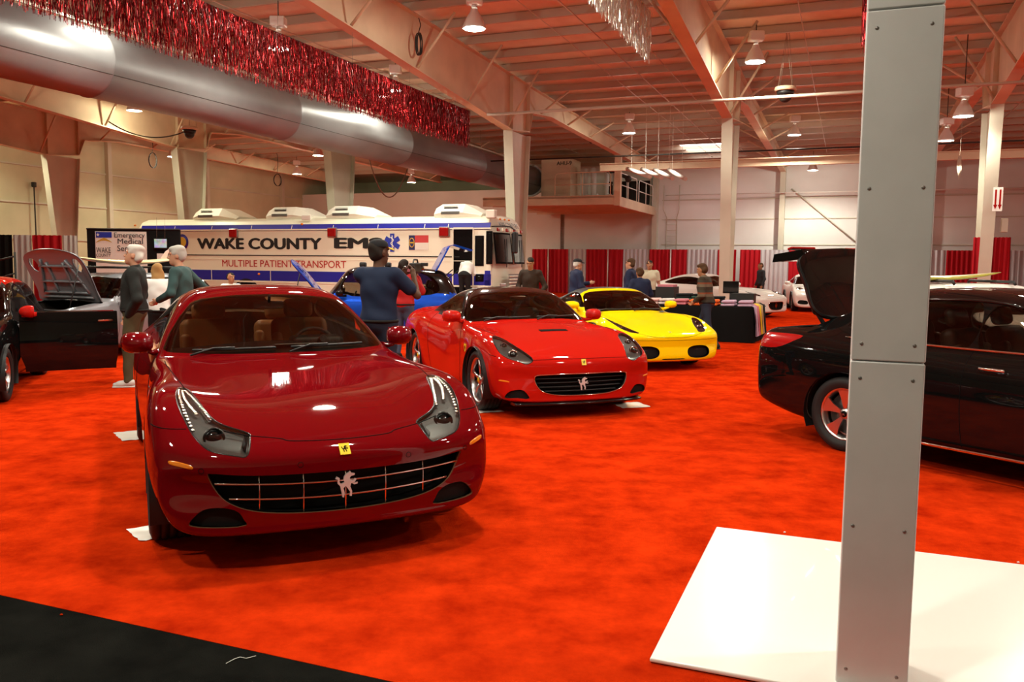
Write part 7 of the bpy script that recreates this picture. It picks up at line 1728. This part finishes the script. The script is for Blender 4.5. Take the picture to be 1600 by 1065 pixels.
def person(label, loc, face, height=1.76, lean=0.0, bend=0.0, head_yaw=0.0, head_pitch=0.0, arms=None, legs=None, girth=1.0, skin='skin_light', hair='hair_brown', hair_style='short', top='shirt_navy', top_kind='shirt', legs_m='jeans', shoe='shoe_dark', sit=False, h=.012, cap=None, sleeves='long', glasses=False):
    """face: heading in degrees, 0 looks along +Y (away), 90 looks to -X. Local: y forward, x to the person's right"""
    t = thing('person', label, 'person', (loc[0], loc[1], loc[2] if len(loc) > 2 else 0), R(face)); s = height / 1.76; g = girth
    hip = np.array((0, 0, .93 * s)); ca, sa = math.cos(lean), math.sin(lean)
    def U(x, y, z):                                        # upper body points follow the lean about the hips
        p = np.array((x, y, z)) * s - hip; k = max(0, min(1, p[2] / (.25 * s))) if bend else 1
        return hip + np.array((p[0], p[1] * ca + p[2] * sa, -p[1] * sa + p[2] * ca))
    A = dict(Rel=(.25, -.03, 1.15), Rwr=(.27, .07, .91), Lel=(-.25, -.03, 1.15), Lwr=(-.27, .07, .91)); A.update(arms or {})
    L = dict(Rkn=(.10, .03, .50), Ran=(.105, -.03, .085), Lkn=(-.10, .03, .50), Lan=(-.105, -.03, .085)); L.update(legs or {})
    J = {k: U(*v) for k, v in A.items()}; K = {k: np.array(v) * s for k, v in L.items()}
    sh = {'R': U(.185, -.01, 1.425), 'L': U(-.185, -.01, 1.425)}; hp = {'R': np.array((.09, 0, .92)) * s, 'L': np.array((-.09, 0, .92)) * s}
    neck0, neck1 = U(0, -.015, 1.42), U(0, .01, 1.56); hc = U(0, .02, 1.645)
    HY = Matrix.Rotation(head_yaw, 3, 'Z') @ Matrix.Rotation(-head_pitch - lean * .6, 3, 'X')
    def Hd(x, y, z): return hc + np.array(HY @ Vector((x, y, z))) * s
    HM = np.array(HY)
    torso = lambda e: [('ball', U(0, .005, 1.28), ((.165 * g + e) * s, (.115 * g + e) * s, (.20 + e) * s), None, .06), ('ball', U(0, .01, 1.08), ((.150 * g + e) * s, (.110 * g + e) * s, (.17 + e) * s), None, .06), ('cone', sh['L'] * .92 + sh['R'] * .08, sh['R'] * .92 + sh['L'] * .08, (.062 + e) * s, (.062 + e) * s, .05)]
    pelvis = lambda e: [('ball', U(0, -.01, .95), ((.155 * g + e) * s, (.115 * g + e) * s, (.12 + e) * s), None, .05)]
    arm = lambda e, w=0: [q for d in 'RL' for q in (('cone', sh[d], J[d + 'el'], (.056 + e) * s, (.043 + e) * s), ('cone', J[d + 'el'], J[d + 'wr'] * (1 - w) + J[d + 'el'] * w, (.042 + e) * s, (.030 + e) * s))]
    leg = lambda e: [q for d in 'RL' for q in (('cone', hp[d], K[d + 'kn'], (.085 * g + e) * s, (.058 + e) * s), ('cone', K[d + 'kn'], K[d + 'an'], (.056 + e) * s, (.042 + e) * s))]
    hands = []
    for d in 'RL':
        w = J[d + 'wr']; dv = w - J[d + 'el']; dv = dv / np.linalg.norm(dv); sx_ = 1 if d == 'R' else -1; side = np.cross(dv, (sx_, .2, 0)); side /= np.linalg.norm(side); nrm = np.cross(side, dv)
        palm = w + dv * .055 * s; hands += [('cone', w, palm, .026 * s, .030 * s, .02), ('cone', palm - side * .022 * s, palm + side * .022 * s, .022 * s, .020 * s, .015)]
        for i in range(4):
            b0 = palm + side * (.026 - .017 * i) * s + dv * .025 * s; ln = (.034, .040, .038, .030)[i] * s; b1 = b0 + dv * ln - nrm * .012 * s * sx_; b2 = b1 + dv * ln * .55 - nrm * .026 * s * sx_
            hands += [('cone', b0, b1, .0095 * s, .0088 * s, .006), ('cone', b1, b2, .0088 * s, .0075 * s, .006)]
        t0 = w + dv * .025 * s + side * .024 * s; t1 = t0 + (dv * .035 + side * .022) * s; hands += [('cone', t0, t1, .012 * s, .0105 * s, .008), ('cone', t1, t1 + (dv * .028 + side * .004) * s, .0105 * s, .009 * s, .006)]
    head = [('ball', Hd(0, -.012, .025), (.076 * s, .094 * s, .092 * s), HM), ('ball', Hd(0, .018, -.035), (.062 * s, .072 * s, .085 * s), HM), ('cone', Hd(0, .070, -.085), Hd(0, .062, -.092), .026 * s, .028 * s, .03), ('cone', Hd(0, .088, .022), Hd(0, .106, -.020), .010 * s, .015 * s, .012), ('cone', Hd(-.014, .098, -.024), Hd(.014, .098, -.024), .009 * s, .009 * s, .01),
            ('cone', Hd(-.05, .078, .040), Hd(.05, .078, .040), .012 * s, .012 * s, .012), ('cone', Hd(-.022, .088, -.056), Hd(.022, .088, -.056), .009 * s, .009 * s, .01), ('ball', Hd(.076, -.008, -.005), (.012 * s, .022 * s, .032 * s), HM, .01), ('ball', Hd(-.076, -.008, -.005), (.012 * s, .022 * s, .032 * s), HM, .01), ('cone', neck0, neck1, .060 * s, .054 * s, .03)]
    feet = [q for d in 'RL' for q in [('cone', K[d + 'an'] + np.array((0, -.02, -.035)) * s, K[d + 'an'] + np.array((0, .13, -.055)) * s, .036 * s, .028 * s)]]
    skin_obj('body', head + torso(-.012) + pelvis(-.012) + arm(-.006) + leg(-.008) + hands + feet, skin, t, h=.0105, k=.022)
    # face details
    ey = MB()
    for q in (-1, 1): ey.ball(Hd(q * .031, .084, .016), (.011 * s, .008 * s, .007 * s), 8, 6)
    ey.build('eyes', 'eye_white', t); ey = MB()
    for q in (-1, 1): ey.ball(Hd(q * .031, .0905, .016), (.0055 * s,) * 3, 8, 6); ey.tube([Hd(q * .045, .086, .036), Hd(q * .030, .094, .041), Hd(q * .014, .093, .037)], .0045 * s, 5)
    ey.build('pupils_and_brows', hair if hair not in ('hair_silver', 'hair_grey') else 'hair_brown', t)
    mo = MB(); mo.tube([Hd(-.022, .092, -.055), Hd(0, .0975, -.054), Hd(.022, .092, -.055)], .0045 * s, 6); mo.build('mouth', 'lip', t)
    if hair_style:
        Z = [('ball', Hd(0, -.026, .048), (.084 * s, .096 * s, .086 * s), HM), ('ball', Hd(0, -.050, -.005), (.080 * s, .068 * s, .082 * s), HM)]
        if hair_style == 'full': Z += [('ball', Hd(0, .040, .096), (.066 * s, .055 * s, .038 * s), HM), ('ball', Hd(0, -.03, .092), (.082 * s, .088 * s, .055 * s), HM), ('ball', Hd(.03, -.085, .03), (.05 * s, .04 * s, .06 * s), HM), ('ball', Hd(-.035, -.08, .0), (.05 * s, .045 * s, .06 * s), HM)]
        if hair_style == 'long': Z += [('cone', Hd(-.06, -.05, -.02), Hd(-.07, -.06, -.16), .04 * s, .035 * s), ('cone', Hd(.06, -.05, -.02), Hd(.07, -.06, -.16), .04 * s, .035 * s), ('ball', Hd(0, -.07, -.10), (.075 * s, .045 * s, .10 * s), HM)]
        if hair_style == 'crop': Z = [('ball', Hd(0, -.020, .046), (.079 * s, .092 * s, .078 * s), HM), ('ball', Hd(0, -.045, .0), (.077 * s, .064 * s, .07 * s), HM)]
        skin_obj('hair', Z, hair, t, h=.011, k=.02, wob=.007)
    if cap:
        b = MB(); rings = []
        for a, r_ in ((0, 1.0), (.25, .99), (.5, .93), (.75, .75), (.92, .45), (1, .05)):
            rings.append([Vector(Hd(.090 * r_ * math.cos(u), -.012 + .106 * r_ * math.sin(u), .062 + .080 * a)) for u in [2 * PI * j / 20 for j in range(20)]])
        b.rings(rings, False, True, True); cp = b.build('cap', cap[0], t)
        v = MB(); v.grid([[Vector(Hd(x * .075, .082 + .085 * k * (1 - .25 * x * x) - .02 * x * x, .070 - .020 * k - .02 * x * x)) for x in np.linspace(-1, 1, 9)] for k in (0, .5, 1)]); v.grid([[Vector(Hd(x * .075, .082 + .085 * k * (1 - .25 * x * x) - .02 * x * x, .064 - .020 * k - .02 * x * x)) for x in np.linspace(-1, 1, 9)] for k in (0, .5, 1)]); v.build('visor', cap[1], cp)
    if glasses:
        b = MB()
        for q in (-1, 1): b.tube([Hd(q * .032 + .022 * math.cos(u), .100, .014 + .016 * math.sin(u)) for u in [2 * PI * j / 14 for j in range(14)]], .002, 5, closed=True); b.tube([Hd(q * .055, .098, .018), Hd(q * .078, .0, .02)], .002, 5)
        b.build('glasses', 'black_plastic', t)
    e = {'jacket': .026, 'coat': .03, 'shirt': .016}.get(top_kind, .016)
    up = torso(e) + [('ball', U(0, -.005, .98), ((.158 * g + e) * s, (.118 * g + e) * s, (.10 + e) * s), None, .05)]
    if sleeves == 'short': up += [q for d in 'RL' for q in [('cone', sh[d], sh[d] * .35 + J[d + 'el'] * .65, (.062 + e) * s, (.056 + e) * s)]]
    else: up += arm(e * .8, .06)
    up += [('cone', neck0 - np.array((0, 0, .01)), neck0 + (neck1 - neck0) * (.55 if top_kind != 'shirt' else .25), (.068) * s, (.066) * s, .02)]
    o = skin_obj(top_kind, up, top, t, h=.0125, k=.03, wob=.0035, seed=int(loc[0] * 7))
    low = pelvis(.012) + leg(.013); tr = skin_obj('trousers', low, legs_m, t, h=.0125, k=.03, wob=.003, seed=2)
    b = MB(); q = U(0, -.005, .965); b.tube([Vector((q[0] + (.158 * g + .020) * s * math.cos(u), q[1] + (.118 * g + .020) * s * math.sin(u), q[2])) for u in [2 * PI * j / 24 for j in range(24)]], .016, 6, closed=True); b.build('belt', 'belt', tr)
    for d in 'RL':
        an = K[d + 'an']; ft = [('cone', an + np.array((0, -.035, -.030)) * s, an + np.array((0, .10, -.045)) * s, .047 * s, .040 * s), ('cone', an + np.array((0, .08, -.048)) * s, an + np.array((0, .155, -.055)) * s, .040 * s, .030 * s), ('cone', an, an + np.array((0, -.02, -.03)) * s, .045 * s, .047 * s)]
        so = skin_obj('shoe', ft, shoe, t, h=.010, k=.02); b = MB(); b.rbox(Vector(an) + Vector((0, .05, -.078)) * s, (.085 * s, .27 * s, .022 * s), .01, n=2); b.build('sole', 'shoe_white' if shoe == 'shoe_white' else 'rubber', so)
    return t, U, Hd, J, s
def pxp(px, Y): p = at_Y(px, 500, Y); return (p.x, Y)
# the older man: profile to the left, near hand in his trouser pocket
t, U, Hd, J, s = person('older man in a dark zip jacket and olive trousers looking left, hand in pocket', pxp(210, 10.85), 102, 1.81, lean=-.05, girth=1.12, skin='skin_light', hair='hair_silver', hair_style='full', top='jacket_charcoal', top_kind='jacket', legs_m='trousers_olive', shoe='shoe_white', head_pitch=-.14,
    arms=dict(Lel=(-.30, -.10, 1.12), Lwr=(-.165, .03, .90), Rel=(.27, -.04, 1.14), Rwr=(.22, .10, .92)), legs=dict(Lan=(-.11, .07, .085), Lkn=(-.10, .06, .5), Ran=(.10, -.10, .085)))
t, U, Hd, J, s = person('grey-haired person in a teal shirt, hand on hip, behind the nearest red car', pxp(289, 11.6), 88, 1.82, lean=.10, girth=1.12, hair='hair_grey', hair_style='full', top='shirt_teal', top_kind='shirt', legs_m='jeans_dark', head_yaw=.35, arms=dict(Rel=(.44, -.16, 1.15), Rwr=(.22, -.02, 1.0), Lel=(-.30, .02, 1.16), Lwr=(-.2, .25, 1.08)))
person('blond person in a pale top between the teal-shirted person and the grey car', pxp(250, 12.6), 30, 1.60, lean=.25, hair='hair_blond', hair_style='long', top='shirt_white', top_kind='shirt', legs_m='trousers_black', arms=dict(Lel=(-.30, .10, 1.16), Lwr=(-.25, .35, 1.1)))
# seated man in white shirt and tie before the bus
c_ = pxp(362, 20.4); t, U, Hd, J, s = person('man in a white shirt and dark tie sitting in front of the bus', (c_[0], c_[1], -.44), 205, 1.78, hair='hair_dark', hair_style='crop', skin='skin_tan', top='shirt_white', top_kind='shirt', legs_m='trousers_black', head_yaw=.5,
    legs=dict(Rkn=(.13, .45, .93), Ran=(.13, .47, .53), Lkn=(-.13, .45, .93), Lan=(-.13, .47, .53)), arms=dict(Rel=(.27, .05, 1.15), Rwr=(.15, .32, 1.02), Lel=(-.27, .05, 1.15), Lwr=(-.15, .32, 1.02)))
b = MB(); b.prism([(-.018, .0), (.018, 0), (.03, -.30), (0, -.36), (-.03, -.30)], .012, frame((1, 0, 0), (0, 0, 1), (0, -1, 0)), Vector(U(0, .142, 1.43))); b.build('tie', 'cap_black', t)
ch = thing('folding_chair', 'dark chair under the man in shirt and tie before the bus', 'chair', (c_[0], c_[1], 0), R(205)); b = MB(); b.rbox((0, .12, .40), (.46, .46, .05), .02); b.build('seat', 'black_plastic', ch)
b = MB(); b.rbox((0, -.16, .68), (.44, .04, .40), .02); b.build('backrest', 'black_plastic', ch)
for x in (-.2, .2):
    for y in (-.1, .32): b = MB(); b.tube([(x, y, 0), (x, y, .39)], .014, 6); b.build('leg', 'chrome', ch)
# photographer from behind, holding a small camera up to his right
t, U, Hd, J, s = person('tall man in a navy shirt and black cap photographing, seen from behind', pxp(592, 8.95), -14, 1.86, girth=1.12, skin='skin_dark', hair='hair_dark', hair_style='short', top='shirt_navy', top_kind='shirt', legs_m='jeans_dark', head_yaw=-.50, sleeves='short', cap=('cap_black', 'cap_yellow'),
    arms=dict(Rel=(.36, .14, 1.22), Rwr=(.26, .30, 1.42), Lel=(-.16, .30, 1.26), Lwr=(.08, .38, 1.42)))
cm_ = thing('compact_camera', 'small camera held up by the tall man in the navy shirt', 'camera', t.location + Matrix.Rotation(t.rotation_euler.z, 3, 'Z') @ Vector(U(.17, .41, 1.48)), t.rotation_euler.z); b = MB(); b.rbox((0, 0, 0), (.13, .035, .075), .01); b.build('camera_body', 'gloss_black', cm_); mat('camera_screen', (.05, .05, .05), .3, emit=(.45, .10, .10), estr=.7); b = MB(); b.box((0, -.0185, 0), (.085, .002, .052)); b.build('screen', 'camera_screen', cm_)
# red jacket with a shoulder camera
t, U, Hd, J, s = person('person in a red padded jacket and jeans filming beside the blue hatchback', pxp(631, 14.4), -12, 1.68, girth=1.08, hair='hair_dark', hair_style='long', top='jacket_red', top_kind='jacket', legs_m='jeans', arms=dict(Rel=(.30, .12, 1.20), Rwr=(.17, .26, 1.45), Lel=(-.28, .10, 1.12), Lwr=(-.16, .30, 1.10)))
vc = thing('video_camera', 'black shoulder video camera held by the person in the red jacket', 'camera', t.location + Matrix.Rotation(t.rotation_euler.z, 3, 'Z') @ Vector(U(.17, .14, 1.62)), t.rotation_euler.z); b = MB(); b.rbox((0, 0, 0), (.12, .34, .17), .02); b.build('camera_body', 'black_plastic', vc); b = MB(); b.lathe([(.05, .16), (.055, .26), (.062, .30), (.045, .30)], n=16, M=frame((1, 0, 0), (0, 0, -1), (0, 1, 0)), caps=True); b.build('lens', 'gloss_black', vc); b = MB(); b.tube([(0, -.12, .08), (0, -.08, .14), (0, .10, .14), (0, .14, .08)], .014, 6); b.rbox((.14, .08, .06), (.12, .06, .06), .01); b.build('handle', 'black_plastic', vc)
# helper leaning into the bus door
dr = at_D(726, 440, BD - .30); t, U, Hd, J, s = person('person in a white shirt and black trousers leaning into the bus door', (dr.x, dr.y, .40), -14, 1.66, lean=.85, girth=1.15, hair='hair_dark', top='shirt_white', top_kind='shirt', legs_m='trousers_black', head_pitch=.2, arms=dict(Rel=(.24, .16, 1.2), Rwr=(.2, .38, 1.12), Lel=(-.24, .16, 1.2), Lwr=(-.2, .38, 1.12)))
person('man in a dark brown sweater looking down beside the bus nose', pxp(829, 18.3), 165, 1.77, lean=.10, girth=1.1, skin='skin_tan', hair='hair_dark', hair_style='crop', top='shirt_brown', top_kind='shirt', legs_m='jeans_dark', head_pitch=.35, arms=dict(Rel=(.27, .02, 1.14), Rwr=(.16, .22, 1.0), Lel=(-.32, .0, 1.14), Lwr=(-.22, .2, .95)))
person('man in a navy jacket and dark blue cap facing right before the drapes', pxp(899, 19.4), -72, 1.74, lean=.03, girth=1.18, skin='skin_light', hair='hair_silver', hair_style='crop', top='jacket_navy', top_kind='jacket', legs_m='jeans_dark', cap=('cap_black', 'cap_black'), arms=dict(Rel=(.26, .02, 1.13), Rwr=(.20, .28, 1.02), Lel=(-.26, .12, 1.16), Lwr=(-.18, .40, 1.22)))
person('man in a navy jacket and glasses facing left before the grey drape', pxp(984, 19.6), 66, 1.77, girth=1.1, skin='skin_light', hair='hair_brown', hair_style='short', top='jacket_navy', top_kind='jacket', legs_m='jeans_dark', glasses=True)
person('short brown-haired person in dark blue standing at the left end of the clothes table', pxp(1000, 17.9), 12, 1.56, lean=.12, girth=1.2, skin='skin_tan', hair='hair_brown', hair_style='full', top='jacket_navy', top_kind='jacket', legs_m='trousers_black', arms=dict(Lel=(-.28, .04, 1.14), Lwr=(-.20, .26, 1.05), Rel=(.28, .04, 1.14), Rwr=(.20, .26, 1.05)))
person('man in a pale short-sleeved shirt facing us before the drapes', pxp(1013, 22.5), 170, 1.75, girth=1.15, skin='skin_tan', hair='hair_dark', hair_style='crop', top='shirt_pale', top_kind='shirt', legs_m='trousers_black', sleeves='short')
person('person in a striped brown sweater stepping left past the clothes table', pxp(1104, 16.55), 58, 1.66, lean=.16, girth=1.15, skin='skin_tan', hair='hair_brown', hair_style='full', top='striped_wool', top_kind='jacket', legs_m='jeans_dark', head_pitch=.1, arms=dict(Lel=(-.28, -.02, 1.12), Lwr=(-.22, .18, 1.02), Rel=(.28, .02, 1.14), Rwr=(.22, .24, 1.05)), legs=dict(Ran=(.10, .20, .085), Rkn=(.10, .17, .49), Lan=(-.10, -.26, .10), Lkn=(-.10, -.06, .50)))
person('distant person in a dark grey top by the back wall drapes above the white coupe', pxp(1186, 31.5), 100, 1.74, skin='skin_tan', hair='hair_brown', hair_style='crop', top='shirt_slate', top_kind='shirt', legs_m='trousers_black')
